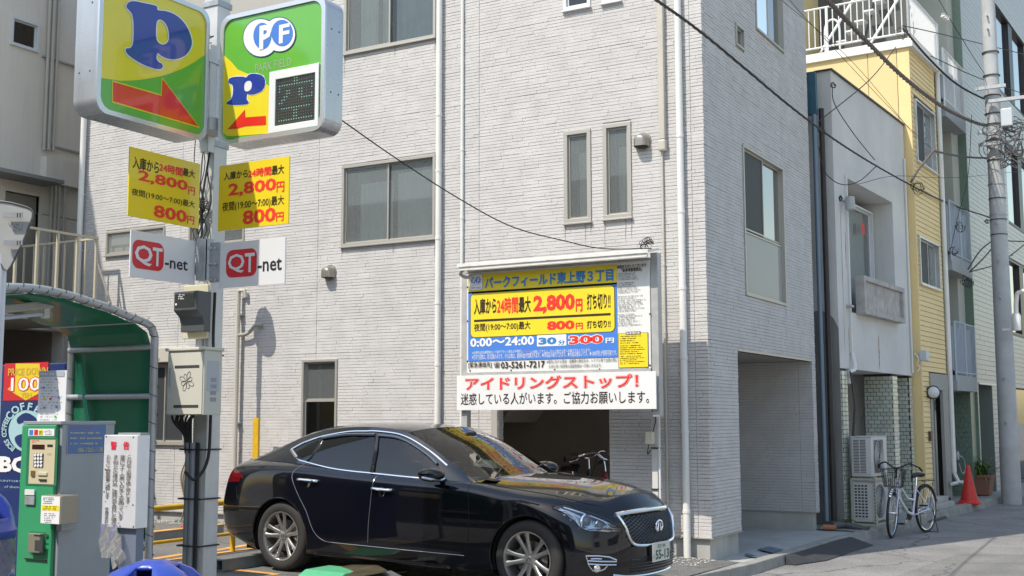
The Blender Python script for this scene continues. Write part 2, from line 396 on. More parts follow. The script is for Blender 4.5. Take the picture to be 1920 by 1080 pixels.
for c in ((-12.9, 12.72), (-12.2, 12.75), (-5.35, 12.6), (-11.1, 12.75), (-13.9, 12.7), (-4.55, 17.7), (-4.5, 17.6), (-4.42, 18.05)):
    for i in range(26):
        a = random.random()*6.28; blade(wd, (c[0]+random.gauss(0, .05), c[1]+random.gauss(0, .03), zlot(c[0]) if c[1] < 13 else .1), (math.cos(a), math.sin(a), random.uniform(.6, 2)), random.uniform(.05, .13), .006)
wd.build('weeds', WEED, kind='stuff', fix=False)
# ============================================================ MAIN HOUSE
house = thing('white_house', (-10, 15, 0), 'white three-storey house clad in fine split-stone siding behind the parked car', 'house')
SID = mat('split_stone_siding', (.545, .532, .525), .8, var=.09, vscale=4, bump=.6, bscale=70, detail=8, streak=.10, streakcol=(.40, .385, .365))
_n = SID.node_tree.nodes; _l = SID.node_tree.links
BACKW = mat('siding_joint', (.40, .385, .365), .9)
def siding(pmap, u0, u1, z0, z1, holes, joints, seed, rh=.0415, name='wall_siding', parent=None, lo=.14, hi=.46):
    rnd = random.Random(seed); b = MB(); z = z0; off = 0
    V = []; Fc = []; row_ = 0
    while z < z1-.01:
        row_ += 1
        zt = min(z+rh, z1); segs = [(u0, u1)]
        for (a, c, d, e) in holes:
            if d < zt-.004 and e > z+.004:
                ns = []
                for (p, q) in segs:
                    if c <= p or a >= q: ns.append((p, q)); continue
                    if a > p: ns.append((p, a))
                    if c < q: ns.append((c, q))
                segs = ns
        for (p, q) in segs:
            cuts = [p]; u = p+rnd.uniform(.05, hi)
            js = sorted(j for j in joints if p+.03 < j < q-.03)
            while u < q-.06: cuts.append(u); u += rnd.uniform(lo, hi)
            cuts = sorted([c for c in cuts if all(abs(c-j) > .03 for j in js)]+js)+[q]
            for a, c in zip(cuts, cuts[1:]):
                o = rnd.choice((.006, .007, .007, .008, .0095)); zo = rnd.uniform(0, .001)
                g_ = .0042; ga = .003 if any(abs(a-j) < .001 for j in js) else .0006; gc = .003 if any(abs(c-j) < .001 for j in js) else .0006; gt = .0004 if rnd.random() < .28 else g_*.5; gb = g_ if row_ % 11 == 0 else .0004 if rnd.random() < .2 else g_*.5
                n0 = len(V); tilt = rnd.uniform(-.0015, .0015)
                for oo, e_ in ((0, 0), (o, .002)):
                    for uu, z_ in ((a+ga+e_*.3, z+gb), (c-gc-e_*.3, z+gb), (c-gc-e_*.3, zt-gt-e_*.5), (a+ga+e_*.3, zt-gt-e_*.5)):
                        V.append(pmap(uu, (oo+(tilt if uu > (a+c)/2 else 0)) if oo else 0, z_+zo))
                Fc += [(n0+4, n0+5, n0+6, n0+7), (n0, n0+1, n0+5, n0+4), (n0+1, n0+2, n0+6, n0+5), (n0+2, n0+3, n0+7, n0+6), (n0+3, n0, n0+4, n0+7)]
        z += rh
    b.v = V; b.f = Fc
    return b.build(name, SID, parent or house, kind='stuff')
def backing(pmap, u0, u1, z0, z1, holes, th, name, m, parent, out=0.):
    us = sorted({u0, u1}|{min(max(x, u0), u1) for h in holes for x in h[:2]}); zs = sorted({z0, z1}|{min(max(x, z0), z1) for h in holes for x in h[2:]})
    b = MB()
    for a, c in zip(us, us[1:]):
        run = None
        for d, e in zip(zs, zs[1:]):
            mu, mz = (a+c)/2, (d+e)/2
            if any(h[0] < mu < h[1] and h[2] < mz < h[3] for h in holes):
                if run: _bx(b, pmap, a, c, *run, out, th); run = None
            else: run = (run[0], e) if run else (d, e)
        if run: _bx(b, pmap, a, c, *run, out, th)
    return b.build(name, m, parent)
def _bx(b, pmap, a, c, d, e, out, th):
    vs = [pmap(a, out-th, d), pmap(c, out-th, d), pmap(c, out, d), pmap(a, out, d), pmap(a, out-th, e), pmap(c, out-th, e), pmap(c, out, e), pmap(a, out, e)]
    b.add(vs, [(0, 3, 2, 1), (4, 5, 6, 7), (0, 1, 5, 4), (1, 2, 6, 5), (2, 3, 7, 6), (3, 0, 4, 7)])
FRONT = lambda u, o, z: (u, YW-o, z)
SIDE = lambda u, o, z: (XC+o, u, z)
GL = glass('window_glass', (.62, .66, .66), 1.5, boost=.03)
GLW = glass('wired_frosted_glass', (.78, .82, .81), 1.5, opa=.15, wire=True, boost=.02)
GLS = glass('sky_facing_glass', (.35, .38, .4), 1.6, boost=.22)
CURT = mat('pale_curtain', (.82, .84, .80), .9, var=.1, vscale=3)
SCREEN = mat('insect_screen', (.035, .04, .045), .6, var=.1, vscale=80)
def window(pmap, u0, u1, z0, z1, parent, fm, panes, curtain=None, depth=.35, fw=.04, prod=.028, sill=False, label=None):
    """panes: list of (a,b,c,d,material) in 0..1 of the opening; frame is a proud ring, panes recessed"""
    fr = MB(); p = prod
    def bar(a, c, d, e, o0, o1): _bx(fr, pmap, a, c, d, e, o1, o1-o0)
    bar(u0, u1, z1-fw, z1, -.08, p); bar(u0, u1, z0, z0+fw, -.08, p); bar(u0, u0+fw, z0+fw, z1-fw, -.08, p-.002); bar(u1-fw, u1, z0+fw, z1-fw, -.08, p-.002)
    if sill: bar(u0-.012, u1+.012, z0-.022, z0-.001, -.02, p+.025)

    wob = fr.build('window', fm, parent, bevel=.003)
    if label: wob['label'] = label
    ia, ib, ic, id_ = u0+fw, u1-fw, z0+fw, z1-fw
    for i, (a, b, c, d, m) in enumerate(panes):
        A, B, C_, D = ia+(ib-ia)*a, ia+(ib-ia)*b, ic+(id_-ic)*c, ic+(id_-ic)*d
        s = MB(); sw_ = .022; o = -.012-.022*(i % 2)
        for q in ((A, B, D-sw_, D), (A, B, C_, C_+sw_), (A, A+sw_, C_+sw_, D-sw_), (B-sw_, B, C_+sw_, D-sw_)): _bx(s, pmap, *q, o, .02)
        sub = s.build('sash', fm, parent); sub.parent = parent
        g_ = MB(); g_.add([pmap(A+sw_, o-.012, C_+sw_), pmap(B-sw_, o-.012, C_+sw_), pmap(B-sw_, o-.012, D-sw_), pmap(A+sw_, o-.012, D-sw_)], [(0, 1, 2, 3)])
        pn = g_.build('pane', m, wob); 
        reparent(sub, wob)
    room = MB(); e = depth
    vs = [pmap(u0, -.07, z0), pmap(u1, -.07, z0), pmap(u1, -.07, z1), pmap(u0, -.07, z1), pmap(u0, -e, z0), pmap(u1, -e, z0), pmap(u1, -e, z1), pmap(u0, -e, z1)]
    room.add(vs, [(4, 5, 6, 7), (0, 1, 5, 4), (1, 2, 6, 5), (2, 3, 7, 6), (3, 0, 4, 7)])
    room.build('room_recess', DARKIN if not curtain else mat('room_wall', (.10, .10, .095), .9), wob)
    if curtain:
        for (a, b, c, d) in curtain:
            cu = MB(); N = 24
            for i in range(N+1):
                t = i/N; u = ia+(ib-ia)*(a+(b-a)*t); o = -.13-.012*math.sin(t*N*1.9)-.006*math.sin(t*41)
                cu.v += [pmap(u, o, ic+(id_-ic)*c), pmap(u, o, ic+(id_-ic)*d)]
            cu.f = [(2*i, 2*i+2, 2*i+3, 2*i+1) for i in range(N)]
            cu.build('curtain', CURT, wob, smooth=True)
    return wob
def reparent(o, p):
    a = Vector(o.get('_o', (0, 0, 0))); b = Vector(p.get('_o', (0, 0, 0)))
    if (a-b).length > 1e-6:
        for v in o.data.vertices: v.co += a-b
    o['_o'] = tuple(b); o.parent = p
def fr_rect(x0, y0, x1, y1): a = at(x0, y0, Y=YW); b = at(x1, y1, Y=YW); return a[0], b[0], b[2], a[2]
def sd_rect(x0, y0, x1, y1): a = at(x0, y0, X=XC); b = at(x1, y1, X=XC); return a[1], b[1], b[2], a[2]
WUP = (*fr_rect(646, 105, 818, 66)[:2], float(at(818, 70, Y=YW)[2]), float(at(818, 70, Y=YW)[2])+1.15)
W2 = fr_rect(643, 312, 817, 447); N1 = fr_rect(1058, 248, 1110, 415); N2 = fr_rect(1131, 235, 1186, 407)
L1 = fr_rect(201, 436, 330, 470); L2 = fr_rect(360, 430, 459, 451)
zL = (at(201, 480, Y=YW)[2], at(201, 436, Y=YW)[2]); L1 = (L1[0], at(310, 450, Y=YW)[0], *zL); L2 = (at(355, 450, Y=YW)[0], at(459, 450, Y=YW)[0], *zL)
G1 = fr_rect(568, 675, 633, 744); G1z0 = G1[3]-1.45
G1 = (G1[0], G1[1], G1z0, G1[3])
G0 = (at(268, 700, Y=YW)[0], at(350, 700, Y=YW)[0], at(330, 832, Y=YW)[2], at(330, 682, Y=YW)[2])
T1 = fr_rect(1057, -60, 1108, 12); T2 = fr_rect(1129, -60, 1166, 1)
GARZ = float(at(1382, 658, X=XC)[2]); GX0 = float(at(933, 800, Y=YW)[0]); GX1 = float(at(1143, 800, Y=YW)[0])
GAR = (GX0, GX1, -.1, GARZ)
YP1 = float(at(1385, 800, X=XC)[1]); YP2 = 17.12
XL = -15.45; YE = 17.3; ZT = 9.6; ZB = .26
print('garage', GAR, YP1, 'L', L1, 'W2', W2)
holesF = [WUP, W2, N1, N2, L1, L2, G1, G0, T1, T2, GAR]
jF = [float(at(p, 300, Y=YW)[0]) for p in (899, 1297)]+[float(at(594, 620, Y=YW)[0]), float(at(340, 430, Y=YW)[0])]
backing(FRONT, XL, XC, ZB, ZT, holesF, .12, 'wall', BACKW, house)
siding(FRONT, XL, XC+.006, ZB, 7.6, holesF, jF, 3)
S1 = (float(at(1393, 400, X=XC)[1]), float(at(1468, 400, X=XC)[1]), float(at(1468, 573, X=XC)[2]), float(at(1393, 272, X=XC)[2]))
S2 = sd_rect(1377, 42, 1394, 97); S3 = (float(at(1416, 60, X=XC)[1]), float(at(1467, 60, X=XC)[1]), float(at(1467, 99, X=XC)[2]), float(at(1467, 99, X=XC)[2])+1.6)
SG = (YP1, YP2, -.1, GARZ)
holesS = [S1, S2, S3, SG]
backing(SIDE, YW, YE, ZB, ZT, holesS, .12, 'wall', BACKW, house)
jS = [float(at(p, 200, X=XC)[1]) for p in (1322, 1462)]
siding(SIDE, YW-.006, YE, ZB, 7.6, holesS, jS, 4)
# passage under the house: far wall facing the lot, side walls, ceiling, concrete plinths
FARW = lambda u, o, z: (u, YP2-o, z)
LEFTW = lambda u, o, z: (GX0-.0+o, u, z)
backing(FARW, -9.8, XC, ZB, GARZ, [], .18, 'wall', BACKW, house)
siding(FARW, -9.8, XC-.002, ZB, GARZ, [], [float(at(1500, 800, Y=YP2)[0])], 5)
MB().box((GX0-.09, YW-.012, ZB), (GX0-.001, YW+.13, GARZ)).build('wall', BACKW, house)
siding(LEFTW, YW, YW+.13, ZB, GARZ, [], [], 9)
DKW = mat('inner_wall_brown', (.30, .25, .21), .9, var=.1, vscale=2)  # the brown of the inner walls themselves
siding(lambda u, o, z: (XC-1.24+.0-o, YW+u, z), .0, YP1-YW, ZB, GARZ, [], [], 6)
siding(lambda u, o, z: (u, YP1+o, z), XC-1.24, XC, ZB, GARZ, [], [], 8)
MB().box((GX1+.012, YW+.12, ZB), (XC-.12, YP1-.012, GARZ+.3)).build('wall', BACKW, house)
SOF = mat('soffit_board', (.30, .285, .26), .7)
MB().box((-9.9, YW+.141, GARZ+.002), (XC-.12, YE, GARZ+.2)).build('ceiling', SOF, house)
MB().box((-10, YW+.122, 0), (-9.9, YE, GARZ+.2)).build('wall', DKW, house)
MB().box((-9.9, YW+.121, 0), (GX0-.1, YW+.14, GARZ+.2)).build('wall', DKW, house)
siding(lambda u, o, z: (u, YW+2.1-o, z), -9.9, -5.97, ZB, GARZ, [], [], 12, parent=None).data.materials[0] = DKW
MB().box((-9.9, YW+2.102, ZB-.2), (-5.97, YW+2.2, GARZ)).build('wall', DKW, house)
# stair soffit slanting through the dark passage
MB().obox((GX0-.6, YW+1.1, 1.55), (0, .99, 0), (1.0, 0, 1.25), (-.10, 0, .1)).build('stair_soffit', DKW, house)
MB().box((XC-.075, YP1, GARZ), (XC+.012, YP2, GARZ+.03)).build('lintel_trim', FRAME, house)
MB().box((XL, YW+.13, ZT-.25), (XC-.13, YE-.01, ZT-.05)).build('roof', CONC, house)
MB().box((XL, YE-.012, GARZ+.21), (XC-.125, YE+.1, ZT)).build('wall', BACKW, house)
MB().box((XL, YW+.125, 0), (XL+.12, YE-.02, ZT)).build('wall', BACKW, house)
# plinth
def plinth(a, b): MB().box((*a, -.1), (*b, ZB-.014)).build('foundation', CONC2, house)
def sill(a, b): MB().box((*a, ZB-.012), (*b, ZB)).build('base_flashing', mat('base_flashing', (.36, .34, .30), .6), house)
plinth((XL, YW+.03), (GX0-.03, YW+.2)); plinth((GX1+.03, YW+.03), (XC-.03, YP1-.02)); plinth((-8.4, YP2+.0), (XC-.04, YE-.02))
sill((XL, YW-.022), (GX0, YW+.1)); sill((GX1-.01, YW-.022), (XC+.022, YP1+.01)); sill((-8.4, YP2-.022), (XC+.02, YE-.05))
# windows of the front
PW = FRAME
window(FRONT, *W2, house, PW, [(0, .5, 0, 1, GLW), (.48, 1, 0, 1, GLW)], curtain=[(.12, .49, 0, .8), (.55, .98, 0, .88)], sill=True, label='two-pane wired glass window')
window(FRONT, *WUP, house, PW, [(0, .5, 0, 1, GLW), (.48, 1, 0, 1, GL)], curtain=[(.1, .3, 0, 1), (.36, .47, 0, 1), (.52, 1, 0, 1)], sill=True)
for q in (N1, N2): window(FRONT, *q, house, PW, [(0, 1, 0, 1, GLW)], curtain=[(.35, .95, 0, .8)], fw=.05, sill=True)
for q in (L1, L2): window(FRONT, *q, house, PW, [(0, 1, 0, 1, GLW)], fw=.03, sill=True)
for q in (T1, T2): window(FRONT, *q, house, WFRAME, [(0, 1, 0, 1, GL)], sill=True)
window(FRONT, *G1, house, PW, [(0, 1, .0, .62, GL), (0, 1, .62, 1, glass('dark_wired_glass', (.35, .38, .38), 1.5, opa=.10, wire=True))], fw=.035, sill=True, label='sash window with flowers inside')
window(FRONT, *G0, house, PW, [(0, .52, 0, 1, SCREEN), (.5, 1, 0, 1, SCREEN)], fw=.03, sill=True)
MB().box((G0[0]-.03, YW-.14, G0[3]+.02), (G0[1]+.03, YW-.0, G0[3]+.24)).build('shutter_box', PVCB, house, bevel=.01)
# flowers behind the ground window
fl = MB(); fp = MB()
for i in range(60):
    c = Vector((random.uniform(G1[0]+.15, G1[1]-.06), YW+random.uniform(.14, .22), random.uniform(.85, 1.0)))
    blade(fl, c, (random.gauss(0, 1), random.gauss(0, .3), random.uniform(0, 1)), .12, .016)
for c in ((.45, 1.17), (.55, 1.21), (.78, 1.13), (.4, 1.1), (.62, 1.12), (.82, 1.19), (.3, .93)):
    x = G1[0]+(G1[1]-G1[0])*c[0]; fp.lathe((x, YW+.16, c[1]), [(0, -.02), (.035, -.01), (.045, .01), (.02, .02), (0, .015)], 7, (0, -1, .3))
p = fl.build('houseplant', WEED, house); q = fp.build('blossom', mat('pink_petal', (.62, .42, .45), .7), p)
reparent(q, p)
STN = mat('drip_stain', (.30, .28, .25), .9, var=.2, vscale=30)
for (a, c, d, e) in (N1, N2, W2, WUP):
    for x in (a+.01, c-.01, (a+c)/2+.1):
        b = MB(); n = 10; L_ = random.uniform(.12, .3)
        for i in range(n+1):
            t = i/n; w = .006*(1-t)*random.uniform(.4, 1.3)+.0008; xx = x+.003*math.sin(t*7); b.v += [(xx-w, YW-.0125, d-.024-L_*t), (xx+w, YW-.0125, d-.024-L_*t)]
        b.f = [(2*i, 2*i+1, 2*i+3, 2*i+2) for i in range(n)]; b.build('drip_stain', STN, house, fix=False)
# street side windows
window(SIDE, S1[0], S1[1], S1[2], S1[3], house, PW, [(0, .52, .44, 1, SCREEN), (.5, 1, .44, 1, GLS), (0, 1, 0, .43, glass('frosted_glass', (.6, .6, .6), 1.5, opa=.62, boost=.04))], fw=.035, label='tall window with insect screen and sky reflection')
window(SIDE, *S2, house, PW, [(0, 1, 0, 1, GLS)], fw=.03)
window(SIDE, *S3, house, PW, [(0, .52, 0, 1, GLS), (.5, 1, 0, 1, GLS)], fw=.03)
# vents
VM = mat('vent_metal', (.34, .31, .27), .35, .7)
def vent(px, py):
    c = at(px, py, Y=YW); r = .095; b = MB(); prof = []
    for i in range(9):
        a = i/8*math.pi/2; prof.append((a, 0))
    n = 14; rows = []
    for i in range(7):                      # quarter-dome hood, open below
        t = i/6; yy = .13*math.sin(t*math.pi/2); rr = r*math.cos(t*math.pi/2*.72)
        rows.append([(c[0]+rr*math.cos(math.pi*j/n), YW-.01-yy, c[2]+rr*math.sin(math.pi*j/n)*(1-.25*t)) for j in range(n+1)])
    for i in range(7):
        rw = rows[i]; rows[i] = [(rw[0][0], rw[0][1], c[2]-.075)]+rw+[(rw[-1][0], rw[-1][1], c[2]-.075)]
    m = n+3
    b.v = [p for r_ in rows for p in r_]; b.f = [(i*m+j, i*m+j+1, (i+1)*m+j+1, (i+1)*m+j) for i in range(6) for j in range(m-1)]+[tuple(6*m+j for j in range(m))]
    o = b.build('vent_hood', VM, house, smooth=True)
    q = MB().lathe((c[0], YW-.012, c[2]-.005), [(0, .012), (r*1.12, .012), (r*1.18, 0), (r*1.18, -.012)], 22, (0, -1, 0)).build('flange', VM, o); 
vent(620, 511); vent(1206, 265)
# downpipes
def pipe_front(pts, r, m, off, name='drainpipe', clips=(), n=12, par=None):
    P = [at(x, y, Y=YW-off) for x, y in pts]; o = MB().tube(P, r, n).build(name, m, par or house, smooth=True)
    for (x, y) in clips:
        q = at(x, y, Y=YW-off); MB().lathe(q-np.array([0, 0, .02]), [(r+.001, 0), (r+.006, .0), (r+.006, .04), (r+.001, .04)], n).tube([q, (q[0], YW, q[2])], .008, 6).build('clip', m, o)
    return o
pz = lambda px, off: float(at(px, 400, Y=YW-off)[0])
def vpipe(px, z0, z1, r, m, off, clipz=(), name='drainpipe'):
    x = float(at(*px, Y=YW-off)[0]); o = MB().tube([(x, YW-off, z0), (x, YW-off, z1)], r, 14).build(name, m, house, smooth=True)
    for z in clipz:
        MB().lathe((x, YW-off, z-.02), [(r, 0), (r+.005, .0), (r+.005, .035), (r, .035)], 14).box((x-.012, YW-off, z-.008), (x+.012, YW-.002, z+.008)).build('clip', m, o)
    return x
vpipe((822, 400), .95, ZT, .040, PVCW, .065, [2.3, 3.1, 3.95, 4.85, 5.6])
x = float(at(822, 770, Y=YW-.065)[0]); MB().tube([(x, YW-.065, .96), (x-.02, YW-.09, .88), (x-.3, YW-.25, .62), (x-.32, YW-.26, .1)], .040, 12).build('drainpipe', PVCW, house, smooth=True)
vpipe((866.5, 300), 0.2, ZT, .022, PVCW, .03, [2.4, 3.3, 4.2, 5.1])
vpipe((1279, 500), -.0, ZT, .042, PVCW, .065, [.55, 1.45, 2.3, 3.1, 4.0, 4.9])
zt = float(at(1241, 262, Y=YW-.05)[2]); xq = float(at(1241, 200, Y=YW-.05)[0])
MB().box((xq-.04, YW-.08, zt), (xq+.04, YW-.012, ZT)).build('pipe_cover', PVCB, house, bevel=.012)
MB().box((xq-.05, YW-.09, zt-.14), (xq+.05, YW-.012, zt-.001)).build('pipe_cover_end', PVCB, house, bevel=.02)
vpipe((1241.5, 300), .25, zt-.13, .014, PVCB, .03, [1.0, 2.0, 2.6, 3.4], 'conduit')
vpipe((153, 340), -.05, ZT, .045, PVCW, .08, [.8, 1.7, 2.6, 3.4, 4.3, 5.2])
MB().box((XL-.035, YW-.02, ZB), (XL+.03, YW+.12, ZT)).build('corner_trim', SID, house)
# thin gas pipe with elbow and cap at the left
xa = float(at(447, 560, Y=YW-.09)[0]); za = float(at(447, 545, Y=YW-.09)[2])
o = MB().tube([(xa, YW-.09, .0), (xa, YW-.09, za-.02), (xa+.03, YW-.09, za), (xa+.09, YW-.07, za), (xa+.10, YW-.05, za-.10)], .033, 12).build('vent_pipe', PVCB, house, smooth=True)
zb_ = float(at(457, 628, Y=YW-.09)[2]); e1 = at(473, 625, Y=YW-.09); e2 = at(488, 607, Y=YW-.02)
MB().tube(osp([(xa, YW-.09, zb_), (xa+.16, YW-.09, zb_+.01), (xa+.25, YW-.085, zb_+.06), (xa+.32, YW-.07, zb_+.13), (xa+.40, YW-.02, zb_+.13)], 5), .026, 10).build('elbow_pipe', mat('elbow_grey', (.33, .32, .29), .5), o, smooth=True)
for z in (za-.35, 1.55, .75): MB().box((xa-.045, YW-.1, z-.01), (xa+.045, YW-.0, z+.01)).build('clip', GALV, o)
# access covers and low pipe on the wall foot
MB().tube([(-14.5, YW-.35, .13), (-13.3, YW-.35, .13)], .016, 8).build('ground_conduit', PVCB, house, smooth=True)
# ============================================================ RIGHT ROW (frame B: s along the street, k outwards)
def Bmap(k0): return lambda u, o, z: tuple(PB(u, k0+o, z))
def Nmap(s0): return lambda u, o, z: tuple(PB(s0-o, u, z))       # faces back towards the camera; u = k
def bbox_(b, s0, s1, k0, k1, z0, z1):
    b.obox(PB(s0, k0, z0), EB*(s1-s0), NB*(k1-k0), (0, 0, z1-z0)); return b
def BX(name, m, par, *a, bevel=0., kind=None, label=None): return bbox_(MB(), *a).build(name, m, par, bevel=bevel, kind=kind, label=label)
def ab(px, py, k=0.): return inB(at(px, py, k=k))
STUC = mat('stained_white_stucco', (.62, .615, .60), .85, var=.10, vscale=1.2, bump=.5, bscale=40, streak=.12, streakcol=(.30, .27, .20))
STUG = mat('grey_mortar_patch', (.22, .22, .215), .9, var=.12, vscale=2, bump=.3, bscale=50)
wb = thing('stucco_house', PB(2.5, -1, 0), 'weathered white stucco house with slanting roof corner between the clad house and the yellow one', 'house')
WS0, WS1, WZ, WB = .66, 4.83, 6.95, 2.35
# street face with deep window niche
nich = (1.32, 3.90, 3.24, 5.37)
backing(Bmap(0), WS0, WS1, WB, WZ, [nich], .22, 'wall', STUC, wb)
BX('wall', STUC, wb, WS0, WS0+.2, -4.5, -.222, WB, WZ)
for (z0, z1, m) in ((0, WB, STUC),): BX('wall', m, wb, WS0, WS0+.2, -4.5, -.25, z0, z1-.003)
b = MB(); tp = [PB(WS0-.012, 0, .0), PB(WS0-.012, -.62, .0), PB(WS0-.012, -.62, 2.95)]
N = 9
for i in range(N+1): tp.append(PB(WS0-.012, -.60+.60*i/N-.0, 2.95+.28*math.sin(math.pi*i/N)**.6))
b.prism(tp, EB*.016).build('mortar_patch', STUG, wb)
BX('niche_back', STUC, wb, nich[0]-.1, nich[1]+.1, -1.1, -1.0, nich[2]-.2, nich[3]+.2)
for a in ((nich[0]-.04, nich[0], -1., -.222, nich[2], nich[3]), (nich[1], nich[1]+.04, -1., -.222, nich[2], nich[3]), (nich[0]-.04, nich[1]+.04, -1., -.222, nich[3], nich[3]+.04), (nich[0]-.04, nich[1]+.04, -1., -.222, nich[2]-.04, nich[2])): BX('niche_side', STUC, wb, *a)
window(Bmap(-.36), nich[0]+.01, nich[1]-.05, nich[2]+.03, nich[3]-.16, wb, WFRAME, [(0, .36, 0, 1, GLW), (.34, 1, 0, 1, GLW)], fw=.03, prod=.03, curtain=[(0, 1, 0, 1)])
BX('red_sticker', RED, wb, 3.15, 3.32, -.335, -.333, 4.75, 4.95)
# planter box panel under the window
PAN = mat('rusty_grey_panel', (.42, .40, .385), .7, .1, var=.25, vscale=6, streak=.4, streakcol=(.17, .10, .06))
bx = BX('balcony_box', PAN, wb, 1.56, 3.92, .003, .10, 3.23, 3.84)
for a in ((1.56, 3.92, .1, .15, 3.76, 3.84), (1.56, 3.92, .1, .15, 3.23, 3.31), (1.56, 1.66, .1, .148, 3.312, 3.758), (3.82, 3.92, .1, .148, 3.312, 3.758)):
    reparent(BX('panel_rim', PAN, wb, *a, bevel=.004), bx)
# parapet coping and side roof edge
BX('coping', mat('dark_flashing', (.06, .06, .065), .5, .3), wb, WS0-.03, WS1+.02, -.25, .035, WZ+.001, WZ+.025)
BX('roof', CONC, wb, WS0, WS1, -6, -.24, WZ-.3, WZ-.01)
b = MB(); b.prism([PB(WS0, -.25, WZ-.31), PB(WS0, -.25, WZ), PB(WS0, -4.5, WZ-1.0), PB(WS0, -4.5, WZ-1.3)], EB*.2).build('gable', STUC, wb)
# rust streak + bracket
RST = mat('rust_stain', (.36, .22, .10), .9, var=.3, vscale=10)
for (s_, z0, z1, w) in ((1.13, 3.9, 4.5, .012), (1.15, 2.55, 3.0, .01), (2.75, 2.4, 2.95, .02), (.93, 2.6, 4.9, .008)):
    m = MB(); N = 14; m.v = []
    for i in range(N+1):
        t = i/N; ww = w*(.4+random.random())*(math.sin(math.pi*t)**.4+.1); z = z1+(z0-z1)*t
        m.v += [tuple(PB(s_-ww, .002, z)), tuple(PB(s_+ww, .002, z))]
    m.f = [(2*i, 2*i+1, 2*i+3, 2*i+2) for i in range(N)]; m.build('rust_streak', RST, wb)
for z in (3.3, 4.95): BX('bracket', GALV, wb, 1.05, 1.17, .002, .09, z, z+.03)
MB().lathe(PB(.98, .14, 4.8), [(0, .2), (.07, .2), (.08, 0), (.02, -.03)], 10).build('cable_anchor', STEEL, wb, smooth=True)
# blue downpipe panel and dark gap with drains
BLP = mat('weathered_blue_steel', (.05, .13, .19), .5, .3, var=.2, vscale=6)
for px, py, nm in ((1521, 140, 0),):
    p0 = at(1520, 300, Y=17.75); X0 = float(p0[0])
dp = thing('downpipe', (-5.0, 17.6, 0), 'rust-brown and blue downpipes running down the gap between the two houses', 'drainpipe')
MB().box((-4.97, 17.58, 6.2), (-4.77, 17.68, 6.86)).build('blue_cladding', BLP, dp)
BRN = mat('brown_pipe', (.035, .03, .03), .5, .1, var=.2, vscale=8)
MB().tube([(-4.815, 17.62, .1), (-4.815, 17.62, 6.2)], .036, 12).build('pipe', mat('blue_grey_pipe', (.16, .22, .29), .4, .2), dp, smooth=True)
MB().tube([(-4.73, 17.72, .1), (-4.73, 17.72, 6.3)], .042, 10).build('pipe', BRN, dp)
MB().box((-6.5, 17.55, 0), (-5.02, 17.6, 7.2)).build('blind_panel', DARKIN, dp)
d2 = thing('drain_pipe', (-4.7, 17.5, 0), 'fallen dark drain pipe and orange end cap lying at the kerb beside the downpipe', 'pipe')
MB().tube([PB(.15, -.02, .05), PB(.3, .12, .06), PB(.25, .46, -.0)], .05, 12).build('pipe', mat('dark_grey_pipe', (.10, .10, .105), .5), d2, smooth=True)
MB().tube([PB(-.05, -.10, .04), PB(.0, .08, .04)], .04, 12).build('clay_cap', mat('orange_clay', (.40, .17, .08), .7), d2, smooth=True)
# tiled piers: every tile its own piece
TILE = [mat('celadon_tile_%s' % n_, c, .25, var=.08, vscale=12, coat=.3) for n_, c in (('a', (.56, .60, .52)), ('b', (.50, .55, .48)), ('c', (.62, .63, .55)))]
TJ = mat('dark_tile_joint', (.05, .05, .045), .9)
TLM = {}
def tile_block(par, s0, s1, k0, k1, z0, z1, tw=.105, th=.068, faces='NK', round_=False):
    BX('pier_core', TJ, par, s0+.012, s1, k0, k1-.012, z0, z1)
    def put(c, ux, w, nrm):
        key = round(w, 3)
        if key not in TLM:
            m = MB(); m.box((0, -.008, 0), (w, 0, th-.008)); me = bpy.data.meshes.new('tile'); me.from_pydata(m.v, [], m.f); me.update(); TLM[key] = me
        me = TLM[key]
        o = bpy.data.objects.new('tile', me.copy() if False else me); COL.objects.link(o); o.parent = par
        if not me.materials: me.materials.append(TILE[0])
        o.material_slots[0].link = 'OBJECT'; o.material_slots[0].material = random.choice(TILE)
        ux = Vector(ux); nn = Vector(nrm); o.matrix_local = Matrix.Translation(Vector(c)-Vector(par['_o'])) @ Matrix((ux, -nn, (0, 0, 1))).transposed().to_4x4()
    z = z0+.004; r = 0
    while z+th < z1:
        if 'N' in faces:
            u = k0+(0 if r % 2 else -tw*.5)
            while u < k1-.03:
                a = max(u, k0); w = min(u+tw-.008, k1-.004)-a
                if w > .02: put(PB(s0+.004, a, z), NB, round(w*50)/50 if w < tw-.01 else tw-.008, -EB)
                u += tw
        if 'K' in faces:
            u = s0+(.02 if r % 2 else -tw*.5+.02)
            while u < s1-.02:
                a = max(u, s0+.01); w = min(u+tw-.008, s1)-a
                if w > .02: put(PB(a, k1-.004, z), EB, round(w*50)/50 if w < tw-.01 else tw-.008, NB)
                u += tw
        z += th; r += 1
tile_block(wb, WS0+.0, .92, -.12, .02, .0, WB-.01, tw=.10)
tile_block(wb, 3.55, 3.85, -.50, -.02, .0, WB-.01)
tile_block(wb, 4.62, 4.82, -.46, -.02, .0, WB-.01)
BX('wall', TILE[1], wb, 2.2, 2.5, -1.2, -.95, 0, WB)
BX('wall', STUC, wb, 3.87, 3.95, -1.3, -.45, 0, WB)
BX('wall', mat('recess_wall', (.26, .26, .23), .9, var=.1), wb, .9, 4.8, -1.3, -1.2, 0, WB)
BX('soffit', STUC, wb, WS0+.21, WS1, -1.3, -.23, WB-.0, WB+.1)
BX('corrugated_panel', mat('corrugated_grey', (.30, .33, .38), .5, .2), wb, 1.3, 1.36, -.75, -.35, 0, 1.85)
b = MB()
for i in range(8): bbox_(b, 1.288, 1.30, -.74+i*.05, -.72+i*.05, .0, 1.85)
b.build('corrugation', mat('corrugated_grey'), wb)
